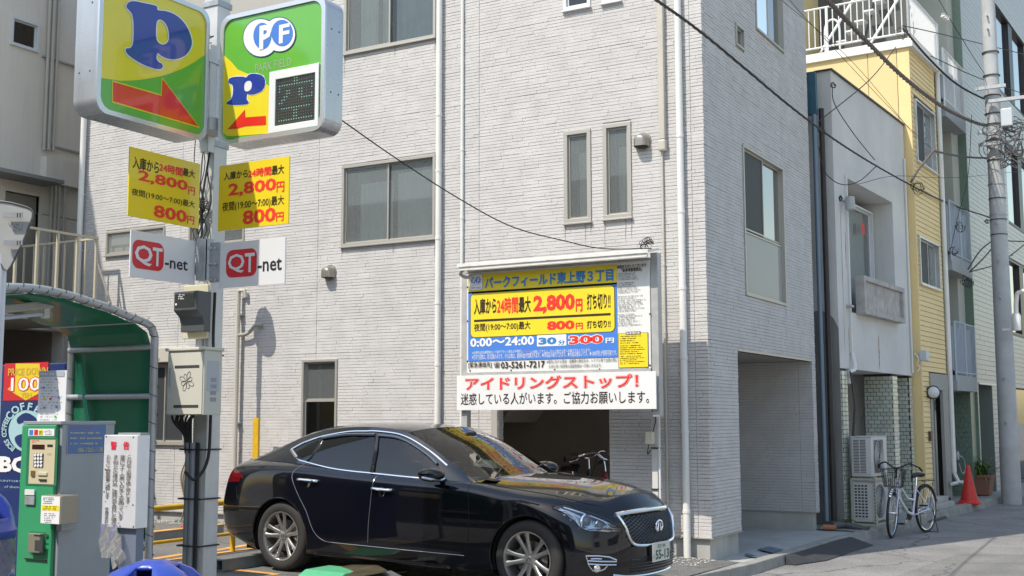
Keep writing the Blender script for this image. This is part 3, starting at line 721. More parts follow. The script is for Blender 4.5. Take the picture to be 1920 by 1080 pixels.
BX('door', DKW, wb, 1.9, 2.8, -1.19, -1.15, 0, 2.1); BX('red_notice', RED, wb, 2.18, 2.195, -.82, -.77, 1.75, 1.95)
MB().lathe(PB(2.0, -.3, WB-.16), [(0, -.05), (.05, -.04), (.06, 0), (.05, .05), (.02, .14), (0, .16)], 12).build('lamp', PVCW, wb, smooth=True)
# ------------------------------------------------------------ yellow house
YE1 = mat('yellow_siding_paint', (.80, .61, .30), .55, var=.05, vscale=2, bump=.1, bscale=30, streak=.12, streakcol=(.45, .33, .12))
YE2 = mat('pale_yellow_wall', (.68, .54, .27), .7, var=.04, vscale=2)
yb = thing('yellow_house', PB(6, -1, 0), 'narrow yellow house with horizontal siding boards and white roof balcony', 'house')
KY = .13; Y0, Y1 = 4.87, 6.78; ZY = 8.42
W1y = (ab(1713, 200, KY)[0], ab(1752, 300, KY)[0], ab(1713, 300, KY)[1], ab(1713, 185, KY)[1]); W2y = (ab(1722, 500, KY)[0], ab(1760, 540, KY)[0], ab(1722, 532, KY)[1], ab(1722, 443, KY)[1])
DRy = (5.42, 6.76, .12, 2.42)
backing(Bmap(KY-.014), Y0, Y1, 0, ZY, [W1y, W2y, DRy], .2, 'wall', TJ, yb)
z = .05; bh = (ab(1765, 550, KY)[1]-ab(1765, 560, KY)[1]); bh = .092
while z < ZY-.02:
    z1 = min(z+bh, ZY); segs = [(Y0+.035, Y1)]
    for h in (W1y, W2y, DRy):
        if h[2] < z1-.005 and h[3] > z+.005:
            segs = [q for (p, r) in segs for q in ((p, max(p, min(h[0], r))), (min(max(h[1], p), r), r)) if q[1]-q[0] > .01]
    for (p, r) in segs:
        m = MB(); m.add([PB(p, KY-.014, z+.003), PB(r, KY-.014, z+.003), PB(r, KY-.014, z1-.002), PB(p, KY-.014, z1-.002), PB(p, KY+.012, z+.005), PB(r, KY+.012, z+.005), PB(r, KY+.003, z1-.003), PB(p, KY+.003, z1-.003)],
                        [(0, 1, 2, 3), (4, 5, 6, 7), (0, 1, 5, 4), (1, 2, 6, 5), (2, 3, 7, 6), (3, 0, 4, 7)]).build('siding_board', YE1, yb)
    z += bh
BX('corner_post', YE1, yb, Y0-.005, Y0+.033, KY-.2, KY+.018, 0, ZY)
BX('wall', YE2, yb, Y0-.0, Y0+.2, -5, KY-.202, 0, ZY)
for k_ in (-.62, -1.9, -3.3): BX('wall_joint', TJ, yb, Y0-.004, Y0+.02, k_, k_+.007, 6, ZY)
for h in (W1y, W2y): window(Bmap(KY), *h, yb, ALU, [(0, .55, 0, 1, SCREEN), (.52, 1, 0, 1, GLW)], fw=.035, prod=.05, sill=True)
# door
GD = mat('grey_steel_door', (.24, .24, .23), .5, .2, var=.06)
BX('door_surround', mat('door_surround', (.30, .30, .28), .6), yb, DRy[0], DRy[1], KY-.03, KY+.03, 2.12, DRy[3])
BX('door_jamb', mat('door_surround'), yb, DRy[0], DRy[0]+.12, KY-.03, KY+.028, .1, 2.118)
BX('door_jamb', mat('door_surround'), yb, DRy[1]-.42, DRy[1], KY-.03, KY+.028, .1, 2.118)
do = BX('door', GD, yb, DRy[0]+.125, DRy[1]-.425, KY-.2, KY-.14, .1, 2.1)
for q in ((DRy[0]+.3, DRy[1]-.55, .25, .95), (DRy[0]+.3, DRy[1]-.55, 1.15, 2.0)): reparent(BX('door_panel', GD, yb, q[0], q[1], KY-.139, KY-.12, q[2], q[3], bevel=.006), do)
reparent(MB().tube([PB(DRy[0]+.2, KY-.08, .75), PB(DRy[0]+.2, KY-.08, 1.35)], .014, 8).build('handle', PVCW, yb), do)
reparent(BX('edge_bar', BLACK, yb, DRy[0]+.13, DRy[0]+.17, KY-.14, KY-.09, .12, 2.1), do)
BX('letter_plate', mat('dark_brown', (.07, .04, .03), .5), yb, 5.2, 5.34, KY+.012, KY+.05, 1.18, 1.36)
BX('roof_slab', mat('white_fascia', (.72, .71, .67), .6), yb, Y0-.06, Y1+.4, -5, KY+.10, ZY, ZY+.16)
BX('terrace_floor', CONC, yb, Y0, Y1+3, -5, KY-.0, ZY+.16, ZY+.18)
BX('stair_room', YE2, yb, Y0+.1, Y0+1.9, -5, -2.1, ZY+.18, ZY+4)
BX('stair_room_wall', mat('interior_shade_wall', (.09, .095, .09), .8), yb, Y0+1.75, Y0+1.95, -5, KY-.4, ZY+.18, ZY+4)  # wall coloured dark to stand in for the shade behind the railing
# roof railing: posts and balusters
WR = mat('white_railing_paint', (.72, .73, .73), .4)
rl = thing('roof_railing', PB(Y0, KY, ZY), 'white barred railing round the roof terrace of the yellow house', 'railing')
def rail_run(par, P0, P1, z0, z1, n, post_every=8, m=None, bar=.011, rr=.02):
    m = m or WR; P0, P1 = Vector(P0), Vector(P1); up = Vector((0, 0, 1))
    for z in (z0, z1): MB().tube([P0+up*z, P1+up*z], rr, 6).build('rail', m, par)
    for i in range(n+1):
        q = P0.lerp(P1, i/n); big = i % post_every == 0
        MB().tube([q+up*(z0-(.12 if big else 0)), q+up*z1], .028 if big else bar, 6).build('post' if big else 'bar', m, par)
rail_run(rl, PB(Y0, KY+.03, 0), PB(Y0, -2.2, 0), ZY+.28, ZY+1.06, 20, 13)
rail_run(rl, PB(Y0, KY+.03, 0), PB(Y1+.3, KY+.03, 0), ZY+.28, ZY+1.06, 24, 24)
# spiral stair seen through the bars
st = thing('terrace_stair', PB(Y0+1.5, -1, ZY), 'white steel ladder stair standing behind the roof railing', 'stair')
for i in range(9): BX('tread', WR, st, Y0+1.0+i*.07, Y0+1.25+i*.07, -1.9+i*.17, -1.7+i*.17, ZY+.3+i*.2, ZY+.33+i*.2)
for k_ in (-2.0, -1.0): MB().tube([PB(Y0+.9, k_, ZY+.2), PB(Y0+1.6, k_+1.2, ZY+2.4)], .03, 6).build('stringer', WR, st)
for k_ in (-1.6,): MB().tube(osp([PB(Y0+.6, k_, ZY+.2), PB(Y0+.6, k_, ZY+.85), PB(Y0+.6, k_+.14, ZY+1.0), PB(Y0+.6, k_+.28, ZY+.85), PB(Y0+.6, k_+.28, ZY+.2)], 4), .022, 8).build('hoop', WR, st)
# white pipe between the houses
vp = thing('vent_riser', PB(Y1+.08, KY, 0), 'pale riser pipe between the yellow house and the balcony flats', 'pipe')
MB().tube([PB(Y1+.08, KY+.05, .55), PB(Y1+.08, KY+.05, 9.2)], .05, 12).build('pipe', PVCW, vp, smooth=True)
MB().tube([PB(Y1+.08, KY+.05, .55), PB(Y1+.12, KY+.12, .38), PB(Y1+.12, KY+.3, .36)], .04, 10).build('outlet', PVCW, vp, smooth=True)
MB().tube([PB(Y1-.3, KY+.09, .36), PB(Y1+.5, KY+.09, .36)], .035, 10).build('cross_pipe', PVCW, vp, smooth=True)
# bulkhead lamp above the door
lm = thing('bulkhead_lamp', PB(5.2, KY+.1, 2.1), 'round black-rimmed bulkhead lamp beside the yellow house door', 'lamp')
cpt = PB(5.28, KY+.10, 2.06); ax = (NB*.55-EB*.83)
MB().lathe(cpt, [(0, -.1), (.08, -.1), (.125, -.04), (.125, .03), (.105, .035)], 24, ax).build('rim', BLACK, lm, smooth=True)
MB().lathe(cpt, [(.105, .03), (.095, .06), (.06, .085), (0, .095)], 24, ax).build('diffuser', mat('milky_glass', (.62, .66, .68), .15), lm, smooth=True)
MB().box(tuple(np.array(cpt)-.03), tuple(np.array(cpt)+np.array([.0, .03, .03]))).build('bracket', BLACK, lm)
# ------------------------------------------------------------ balcony flats (grey green)
GG = mat('grey_green_render', (.46, .47, .42), .85, var=.07, vscale=1.5)
fb = thing('balcony_flats', PB(8, -1, 0), 'grey-green flats with stacked barred balconies beside the yellow house', 'building')
F0_, F1_ = Y1+.2, 9.15
BX('wall', GG, fb, F0_, F1_, -1.2, -.95, 0, 14); BX('pilaster', GG, fb, F1_-.65, F1_, -.95, .04, 2.55, 14)
BX('wall', GG, fb, F0_-.05, F0_+.12, -5, -.3, 0, 14)
for i_, z in enumerate((5.5, 8.3, 11.2)): BX('ledge', GG, fb, F1_-.64, F1_-.0, .041, .06, z, z+.03)
PB_ = mat('pale_blue_steel', (.38, .43, .50), .45, .2, var=.06)
def balcony(zb, h, m, lab, sl=.30):
    t = thing('balcony', PB(7.6, .1, zb), lab, 'balcony', 'balconies of the grey-green flats')
    t.parent = None
    s0, s1 = F0_+.05, F1_-.35; k1 = .28
    BX('slab', mat('balcony_slab', (.32, .34, .35), .7, var=.1), t, s0, s1, -.94, k1, zb-sl, zb, bevel=.006)
    for (a, b) in ((PB(s0, k1-.02, 0), PB(s1, k1-.02, 0)),):
        for z in (zb+.06, zb+h): MB().tube([Vector(a)+Vector((0, 0, z)), Vector(b)+Vector((0, 0, z))], .016, 6).build('rail', m, t)
        n = 16
        for i in range(n+1):
            q = Vector(a).lerp(Vector(b), i/n); MB().tube([q+Vector((0, 0, zb if i % 8 else zb-.12)), q+Vector((0, 0, zb+h))], .020 if i % 8 == 0 else .009, 6).build('bar', m, t)
    BX('screen', mat('translucent_screen', (.30, .34, .40), .6), t, s0+.05, s1-.05, k1-.10, k1-.09, zb+.1, zb+h-.08)
    return t
def thing_child(o): o.pop('label', None) if 'label' in o else None
zb1 = ab(1810, 705, .28)[1]; zb2 = ab(1810, 490, .28)[1]; zb3 = ab(1800, 215, .28)[1]
print('balc', zb1, zb2, zb3)
balcony(zb1, 1.05, PB_, 'lowest pale blue barred balcony above the dark entrance'); balcony(zb2, 1.1, PB_, 'middle pale blue barred balcony with cables hooked to its slab')
balcony(zb3, 1.1, WR, 'uppermost white barred balcony beside the roof terrace')
BX('entrance_dark', DARKIN, fb, F0_+.9, F0_+1.25, -.9, -.2, 0, 2.5)
tile_ = BX('tiled_wall', mat('pale_tile_wall', (.40, .42, .38), .4, var=.08, vscale=20), fb, F0_+.15, F0_+.75, -.6, -.2, 0, 2.2)
BX('meter_box', PVCW, fb, F0_+.1, F0_+.4, -.2, .0, 1.75, 1.95)
mt = MB(); mt.lathe(PB(F0_+.9, -.05, .85), [(0, .1), (.09, .1), (.09, -.1), (0, -.1)], 12, NB).build('water_meter', STEEL, fb, smooth=True)
MB().tube(osp([PB(F0_+.9, .05, .85), PB(F0_+1.1, .1, .78), PB(F0_+1.2, .1, .55), PB(F0_+1.0, .08, .5), PB(F0_+.9, .05, .7)], 5), .012, 6).build('hose', STEEL, fb)
# orange lamp
BX('orange_lamp', mat('orange_plastic', (.55, .13, .03), .4), fb, F1_-.22, F1_-.1, .05, .16, zb1-.22, zb1-.08)
# ------------------------------------------------------------ tiled office building
TG = mat('pale_sage_tile', (.45, .455, .435), .38, var=.05, vscale=9)
TGJ = mat('tile_joint_green', (.17, .19, .175), .9)
tb = thing('tiled_building', PB(14, -2, 0), 'tall office block clad in pale sage tiles with dark ribbon windows behind the utility pole', 'building')
KT = .2; T0, T1 = 9.16, 34.
wins = [(ab(1867, 40, KT)[0], 30., 9.1, 11.6), (ab(1886, 300, KT)[0], 30., 6.35, 8.35), (ab(1889, 520, KT)[0], 30., 3.6, 5.45), (ab(1836, 760, KT)[0], ab(1852, 760, KT)[0]+.55, -.1, 2.3), (ab(1892, 760, KT)[0], 30., -.1, 2.3)]
wins[0] = (ab(1867, 40, KT)[0], 30., ab(1868, 75, KT)[1]-1.2, ab(1868, 5, KT)[1])
wins.append((ab(1851, 30, KT)[0], ab(1853, 30, KT)[0]+.25, 9.6, 12.5))
backing(Bmap(KT-.01), T0, T1, 0, 15, wins, .3, 'wall', TGJ, tb)
def cladding(mp, u0, u1, z0, z1, holes, tw, th, name='tile_cladding', m=None):
    V = []; Fc = []; z = z0; r = 0; rr = random.Random(5)
    while z < z1:
        u = u0-(tw/2 if r % 2 else 0)
        while u < u1:
            a, c = max(u, u0)+.004, min(u+tw, u1)-.004; mu, mz = (a+c)/2, z+th/2; sk_ = False
            for h in holes:
                if h[2] < mz < h[3]:
                    if a < h[0] < c: c = h[0]-.002
                    elif a < h[1] < c: a = h[1]+.002
                    elif h[0] <= a and c <= h[1]: sk_ = True
            if c-a > .02 and not sk_:
                n0 = len(V); o = rr.uniform(-.0012, .0012)
                V += [mp(a, -.01, z+.004), mp(c, -.01, z+.004), mp(c, -.01, z+th-.004), mp(a, -.01, z+th-.004), mp(a, o, z+.004), mp(c, o+rr.uniform(-.0006, .0006), z+.004), mp(c, o, z+th-.004), mp(a, o, z+th-.004)]
                Fc += [(n0+4, n0+5, n0+6, n0+7), (n0, n0+1, n0+5, n0+4), (n0+1, n0+2, n0+6, n0+5), (n0+2, n0+3, n0+7, n0+6), (n0+3, n0, n0+4, n0+7)]
            u += tw
        z += th; r += 1
    b = MB(); b.v = V; b.f = Fc; return b.build(name, m or TG, tb, kind='stuff')
cladding(Bmap(KT), T0, 26, 0, 13.5, wins, .9, .105)
BX('corner_tile', mat('green_tile', (.17, .24, .19), .35, var=.1, vscale=20), tb, T0-.05, T0-.005, -.6, KT+.01, 0, 14)
BX('entrance_pier', mat('green_tile'), tb, T0-.5, T0-.055, -.5, KT-.04, 0, 2.5)
cladding(lambda u, o, z: tuple(PB(T0-.515-o, u, z)), -.5, KT-.04, 0, 2.5, [], .1, .1, m=mat('green_tile'))
GLO = glass('office_glass', (.18, .24, .32), 1.6, boost=.25)
for h in wins[:3]:
    bxw = BX('window', mat('dark_bronze_frame', (.04, .04, .045), .4, .4), tb, h[0], h[0]+.06, KT-.16, KT-.02, h[2], h[3])
    for z in (h[2], h[3]-.06): reparent(BX('frame', mat('dark_bronze_frame'), tb, h[0]+.06, h[1], KT-.16, KT-.022, z, z+.06), bxw)
    s_ = h[0]+.06; i = 0
    while s_ < 24:
        e_ = s_+(1.7 if i % 2 == 0 else .5)
        if i % 2 == 0: reparent(BX('pane', GLO, tb, s_, e_, KT-.12, KT-.11, h[2]+.06, h[3]-.06), bxw)
        else: reparent(BX('mullion', mat('dark_bronze_frame'), tb, s_, e_, KT-.15, KT-.03, h[2]+.06, h[3]-.06), bxw)
        s_ = e_; i += 1
    reparent(BX('room', DARKIN, tb, h[0], h[1], -.9, -.8, h[2], h[3]), bxw)
h = wins[5]; BX('window', GLO, tb, h[0], h[1], KT-.12, KT-.1, h[2], h[3])
BX('shop_glass', glass('shop_glass', (.5, .52, .5), 1.5, boost=.1), tb, wins[4][0], 30, KT-.14, KT-.12, 0, 2.3)
BX('shop_interior', mat('shop_interior', (.28, .25, .2), .8, var=.4, vscale=.8), tb, wins[4][0], 30, -1.4, -1.3, 0, 2.3)
for s_ in (wins[4][0]+.9, wins[4][0]+3.2): BX('shop_mullion', mat('dark_bronze_frame'), tb, s_, s_+.08, KT-.16, KT-.05, 0, 2.3)
BX('entrance_back', mat('green_tile'), tb, wins[3][0]-.1, wins[3][1]+.1, -.8, -.7, 0, 2.4)
BX('entrance_side', mat('pale_sage_tile'), tb, wins[3][1], wins[3][1]+.1, -.7, KT-.312, 0, 2.4)
BX('lintel_trim', PVCW, tb, wins[3][0], wins[3][1]+1.2, KT+.003, KT+.03, 2.3, 2.34)
# next building down the street, and the far end
ob = thing('far_office', (2, 75, 0), 'pale concrete office block closing the far end of the street', 'building')
MB().box((-14, 60, 0), (-2.2, 80, 18)).build('wall', CONC2, ob)
for i in range(5):
    for j in range(4): MB().box((-2.21, 61.5+i*3.6, 2+j*3.6), (-2.17, 63.9+i*3.6, 3.8+j*3.6)).build('window', GLO, ob)
# ------------------------------------------------------------ utility pole
UP = thing('utility_pole', (-3.34, 25.89, -.12), 'tall round concrete utility pole ringed with cables and bands by the kerb', 'utility pole')
UPX, UPY = -3.34, 25.89
upm = mat('utility_pole_concrete', (.42, .435, .45), .8, var=.12, vscale=4, bump=.15, bscale=60)
MB().lathe((UPX, UPY, -.12), [(.19, 0), (.185, 1), (.175, 3.5), (.155, 7), (.135, 11), (.12, 14.5)], 28).build('shaft', upm, UP, smooth=True)
MB().lathe((UPX, UPY, 1.5-.6), [(.191, -1.0), (.193, -.6), (.19, .1)], 28).build('painted_base', mat('pole_band_paint', (.40, .41, .42), .7, var=.1), UP, smooth=True)
ZP = lambda py: float(at(1880, py, Y=UPY)[2])
for py in (96, 140, 178, 212, 232, 262, 300, 345, 372, 403, 412, 440, 590, 615): MB().lathe((UPX, UPY, ZP(py)), [(.15, -.010), (.172, -.010), (.172, .010), (.15, .010)], 24).build('band', GALV if py % 2 else DGREY, UP)
for py in (30, 55, 420, 490, 560, 710, 792): 
    MB().tube([(UPX, UPY-.14, ZP(py)), (UPX-.02, UPY-.24, ZP(py))], .018, 8).build('step_bolt', GALV, UP)
MB().box((UPX+.2, UPY-.5, ZP(247)), (UPX+.42, UPY-.25, ZP(214))).build('junction_box', mat('light_grey_box', (.50, .54, .58), .45), UP, bevel=.02)
MB().box((UPX-.05, UPY-.3, ZP(196)), (UPX+1.9, UPY-.22, ZP(190))).build('cross_arm', GALV, UP)
for py in (170, 252, 275): MB().box((UPX-.28, UPY-.3, ZP(py)), (UPX+.3, UPY-.24, ZP(py-6))).build('arm', GALV, UP)
lp = MB().tube(osp([(UPX+.3, UPY-.4, ZP(600)), (UPX+.32, UPY-.4, ZP(565)), (UPX+.45, UPY-.45, ZP(552)), (UPX+1.3, UPY-.6, ZP(545))], 5), .045, 10).build('lamp_arm', PVCW, UP, smooth=True)
MB().lathe((UPX+.3, UPY-.4, ZP(624)), [(0, 0), (.085, .01), (.09, .3), (.06, .36)], 14).box((UPX+.02, UPY-.33, ZP(622)), (UPX+.24, UPY-.28, ZP(618))).build('lamp_ballast', PVCW, UP, smooth=True)
# cable coils on the pole
cl = MB(); rc = random.Random(11)
for i in range(15):
    zc = ZP(rc.uniform(240, 285)); rx = rc.uniform(.12, .24); pts = []; cx = rc.uniform(-.05, .55); yy = UPY-.26-rc.random()*.16; tz = rc.uniform(.5, 1.)
    for j in range(13):
        a = j/12*6.28; pts.append((UPX+cx+rx*math.cos(a), yy+.03*math.sin(a*2), zc+rx*tz*math.sin(a)))
    cl.tube(pts, rc.uniform(.006, .012), 5)
for i in range(12):
    pts = [(UPX+rc.uniform(.1, .6), UPY-.3-rc.random()*.2, ZP(rc.uniform(250, 325))) for j in range(4)]; cl.tube(osp(pts, 5), rc.uniform(.006, .013), 5)
cl.build('cable_coil', mat('grey_cable', (.09, .092, .10), .6), UP, kind='stuff')
# ------------------------------------------------------------ overhead cables
def cable(pts, r, label, m=CABLE, twist=False, sub=8, name='overhead_cable'):
    """pts = (px,py,depth)"""
    P = osp([at(x, y, dep=d) for x, y, d in pts], sub); b = MB()
    if twist:
        n = len(P)*5; PP = [Vector(P[0])]
        Pv = [Vector(p) for p in P]; tot = []
        for i in range(len(Pv)-1):
            for j in range(6): tot.append(Pv[i].lerp(Pv[i+1], j/6))
        for ph in (0, 2.1, 4.2):
            q = []
            for i, p in enumerate(tot):
                t = (tot[min(i+1, len(tot)-1)]-tot[max(i-1, 0)]).normalized(); u = t.cross(Vector((0, 0, 1))).normalized(); w = t.cross(u); a = ph+i*.55
                q.append(p+(u*math.cos(a)+w*math.sin(a))*r*.55)
            b.tube(q, r*.6, 5)
    else: b.tube(P, r, 6)
    return tag(b.build(name, m, None, smooth=not twist, fix=False), label, 'cable')
BRC = mat('brown_wrapped_cable', (.15, .125, .11), .7)
cable([(1530, -16, 15.6), (1560, 10, 16), (1625, 78, 17.6), (1700, 150, 19.8), (1775, 205, 22.5), (1838, 233, 25.2), (1872, 234, 25.6)], .034, 'thickest brown wrapped cable sagging past the yellow house to the pole', BRC, True)
cable([(1222, -6, 9.8), (1330, 73, 11.5), (1500, 214, 14.8), (1600, 285, 17.6), (1700, 343, 21), (1780, 382, 23.6), (1872, 413, 25.6)], .0135, 'black twisted cable crossing in front of the clad house to the pole', CABLE, True)
cable([(1695, 55, 21), (1740, 108, 22.5), (1790, 155, 24), (1840, 183, 25.2), (1870, 190, 25.6)], .02, 'dark knotted cable from the roof railing corner to the pole', CABLE, True)
cable([(1692, 48, 21), (1748, 60, 22.5), (1840, 82, 26), (1925, 103, 29)], .009, 'thin cable from the roof railing past the pole top', CABLE)
cable([(1745, 105, 22.4), (1830, 144, 25), (1925, 178, 28)], .009, 'thin cable sagging behind the second balcony', CABLE)
cable([(1755, -10, 22), (1790, 50, 23.5), (1855, 150, 25), (1920, 215, 27)], .007, 'thin stay wire with a small white insulator crossing the flats', CABLE)
MB_ = MB()
for i in range(3): MB_.lathe(at(1768+4*i, 29+3*i, dep=22.7), [(0, -.05), (.05, -.03), (.03, 0), (.05, .03), (0, .05)], 10)
tag(MB_.build('insulator', PVCW, None, smooth=True), 'small white insulator threaded on the stay wire before the green flats', 'insulator')
cable([(1476, -5, 14), (1530, 55, 15.8), (1700, 235, 20), (1760, 290, 22)], .004, 'hairline wire slanting across the roof edge of the stucco house', CABLE)
cable([(1460, -5, 14), (1600, 118, 17.5), (1720, 260, 21)], .004, 'second hairline wire just below the first over the stucco house', CABLE)
cable([(1680, 88, 20.8), (1630, 150, 19.3), (1535, 228, 17.6)], .008, 'service wire running down from the roof terrace to the downpipe', CABLE)
cable([(1535, 275, 17.6), (1545, 320, 17.7), (1575, 345, 17.9), (1610, 340, 18.3), (1645, 310, 18.8)], .007, 'looped service wire hanging under the twisted cable', CABLE)
cable([(1560, 160, 17.9), (1565, 195, 18), (1600, 250, 18.2), (1640, 300, 18.7)], .007, 'wire from the wall bracket of the stucco house to the twisted cable', CABLE)
cable([(1610, 345, 18.3), (1680, 330, 20), (1790, 333, 23), (1925, 320, 28)], .005, 'thin level wire in front of the flats', CABLE)
cable([(1750, 283, 21.5), (1800, 293, 23.5), (1850, 296, 25), (1875, 288, 25.5), (1925, 280, 26.5)], .02, 'grey cable bundle from the yellow house window to the pole', mat('grey_cable'), True)
cable([(1708, 342, 21), (1722, 318, 21), (1745, 290, 21.4), (1752, 280, 21.5)], .022, 'stiff cable bundle bent up beside the upper yellow house window', BRC, True)
cable([(1815, 505, 23.5), (1838, 470, 24.5), (1865, 448, 25.5)], .014, 'black cable curving from the balcony slab up to the pole', CABLE)
cable([(1820, 508, 23.5), (1848, 480, 24.7), (1868, 455, 25.5)], .014, 'second black cable between balcony slab and pole', CABLE)
cable([(1818, 510, 23.5), (1870, 495, 25.3), (1900, 475, 26), (1925, 455, 27)], .012, 'black and blue drop cable passing in front of the pole', CABLE)
cable([(1868, 490, 25.2), (1888, 482, 25.4), (1898, 478, 25.6)], .016, 'short blue sleeve on the drop cable at the pole', mat('blue_sleeve', (.03, .10, .35), .5))
cable([(1866, 451, 25.5), (1925, 453, 27)], .014, 'level black cable leaving the pole to the right', CABLE)
cable([(1822, 215, 24), (1815, 330, 24.4), (1795, 410, 23.6), (1782, 470, 23)], .006, 'thin drop wire hanging down to the middle balcony', CABLE)
cp = MB()
for (cx, cy, n_, w_, dd) in ((1722, 352, 9, 16, 21), (1800, 425, 5, 14, 23), (1812, 530, 8, 16, 23.4), (1850, 415, 6, 8, 25), (1790, 470, 6, 12, 23), (1540, 245, 6, 8, 17.5), (1576, 372, 10, 7, 18), (1690, 60, 5, 14, 20.7), (1562, 160, 4, 8, 17.9)):
    for i in range(n_):
        sx_, sy_ = rc.uniform(.3, .9), rc.uniform(.2, 1.); ph = rc.random()*6; pts = [at(cx+w_*math.cos(a+ph)*sx_*rc.uniform(.6, 1.2), cy+w_*1.1*math.sin(a*1.1+ph)*sy_*rc.uniform(.5, 1.2), dep=dd-.1+rc.uniform(-.05, .05)) for a in (0, .9, 1.8, 2.7, 3.6, 4.5)][:rc.randint(3, 6)]
        cp.tube(osp(pts, 4), rc.choice((.004, .005, .007)), 5)
tag(cp.build('cable_loops', CABLE, None, kind='stuff'), 'knots and slack loops of black wire where the cables meet', 'cables')
tag(MB().tube(osp([at(425, 430, dep=12) if 0 else at(640, 225, dep=9.6), at(740, 295, dep=10.2), at(860, 372, dep=10.9), at(960, 425, dep=11.4), at(1060, 452, dep=11.9), at(1130, 466, dep=12.0), at(1222, 466, dep=11.9)], 8), .0055, 6).build('power_cable', CABLE, None, smooth=True), 'black power cable sagging from the round sign box to the notice board', 'cable')
# ============================================================ NOTICE BOARD
YBD = 12.08
bd = thing('notice_board', (-6.2, YBD, 0), 'parking tariff notice board with yellow and blue print under a white hood on steel posts', 'notice board')
m6 = cc(850, 470, 3.375)
S = Sheet(dict(Y=YBD), (1, 0, 0), (0, -1, 0), bd, m6)
def W6(x, y): q = S.P(x, y); return q.x, q.z
xl, zt_ = W6(85, 128)[0], W6(700, 88)[1]; xr, zb_ = W6(1250, 760)[0], W6(700, 758)[1]
pzt = W6(1250, 40)[1]
pxl = (W6(47, 400)[0]); pxr = W6(1292, 400)[0]
gmat = mat('board_post_steel', (.46, .46, .45), .5, .3, var=.12, vscale=10)
MB().box((pxl, YBD+.02, 0.02), (xl-.004, YBD+.11, pzt+.02)).build('post', gmat, bd, bevel=.004)
MB().box((xr+.004, YBD+.02, 1.62), (pxr, YBD+.13, pzt+.05)).build('post', gmat, bd, bevel=.004)
MB().box((xl, YBD+.005, zb_), (xr, YBD+.06, pzt-.03)).build('panel', mat('board_white', (.74, .74, .72), .45, var=.05, vscale=3, streak=.15, streakcol=(.5, .45, .35)), bd, bevel=.003)
for a in ((xl, xr, zb_-.06, zb_-.001), (xl, xr, pzt-.029, pzt-.005)): MB().box((a[0], YBD-.006, a[2]), (a[1], YBD+.062, a[3])).build('rail', gmat, bd)
hz0 = float(at(858, 503, Y=YBD-.1)[2]); HM = mat('white_hood_sheet', (.72, .71, .67), .5, var=.06, vscale=5, streak=.25, streakcol=(.42, .38, .30))
xh0 = float(at(858, 500, Y=YBD-.2)[0]); xh1 = float(at(1216, 475, Y=YBD-.2)[0])
MB().prism([(xh0, YBD-.22, pzt+.02), (xh0, YBD-.22, pzt+.055), (xh0, YBD+.1, pzt+.11), (xh0, YBD+.1, pzt+.085)], (xh1-xh0, 0, 0)).build('hood', HM, bd)
MB().box((xh0+.02, YBD-.205, pzt-.022), (xh1-.02, YBD-.17, pzt+.019)).build('lamp_housing', HM, bd)
for x in (xl+.1, (xl+xr)/2, xr-.1): MB().tube([(x, YBD+.05, pzt+.04), (x, YBD-.18, pzt+.02)], .012, 6).build('hood_bracket', gmat, bd)
MB().tube(osp([(xh0+.06, YBD-.15, pzt+.0), (xh0+.0, YBD-.14, pzt-.05), (xh0+.04, YBD-.08, pzt-.09), (xh0+.1, YBD-.02, pzt-.07)], 5), .02, 8).build('conduit_elbow', gmat, bd, smooth=True)
for (x, y) in ((88, 445), (88, 230), (88, 700), (1243, 400), (1243, 725), (105, 760), (365, 757), (640, 752), (925, 750), (1225, 748), (365, 115), (640, 98), (915, 78)):
    q = S.P(x, y); MB().lathe((q.x, YBD+.004, q.z), [(0, .008), (.009, .006), (.011, 0)], 8, (0, -1, 0)).build('bolt', DGREY, bd)
def q6(nm, m, tl, br, off, r=0.): return S.quad(nm, m, tl, br, off, r)
BLB = mat('board_blue', (.07, .22, .66), .4); BLT = mat('board_title_blue', (.04, .22, .52), .4); REDB = mat('board_red', (.80, .045, .03), .4); BRNT = mat('board_black', (.035, .02, .01), .5)
YELB = mat('board_yellow', (.84, .66, .03), .4, var=.03, vscale=4)
q6('yellow_band', YELB, (95, 155), (1035, 212), .002)
q6('blue_field', BLB, (95, 262), (1040, 672), .002)
q6('yellow_panel_edge', BLACK, (108, 272), (1026, 514), .004, .06); q6('yellow_panel', YELB, (112, 275), (1022, 511), .006, .055)
T = S.text
T('パークフィールド東上野３丁目', BLT, (200, 168), (1015, 190), .006, .04)
T('入庫から', BRNT, (133, 304), (275, 400), .008, .03); T('24時間', REDB, (278, 298), (413, 395), .008, .03); T('最大', BRNT, (416, 292), (492, 390), .008, .03)
T('2,800', REDB, (508, 285), (772, 392), .008, .05); T('円', REDB, (776, 305), (820, 386), .008, .05); T('打ち切り!!', BRNT, (847, 272), (997, 368), .008, .03)
q6('rule', BRNT, (133, 438), (997, 409), .008)
T('夜間(19:00～7:00)最大', BRNT, (133, 462), (490, 504), .008, .02); T('800', REDB, (594, 447), (770, 497), .008, .05); T('円', REDB, (776, 457), (822, 497), .008, .03); T('打ち切り!!', BRNT, (847, 443), (997, 487), .008, .03)
T('0:00～24:00', WHITE, (108, 556), (513, 596), .004, .035)
q6('white_box', WHITE, (530, 536), (716, 600), .004, .01); T('30', BLT, (540, 550), (655, 592), .006, .05); T('分', BLT, (664, 566), (708, 594), .006, .02)
T('300', WHITE, (727, 535), (954, 590), .004, .085); T('300', REDB, (733, 539), (949, 586), .006, .035); T('円', WHITE, (964, 552), (1018, 584), .004, .03)
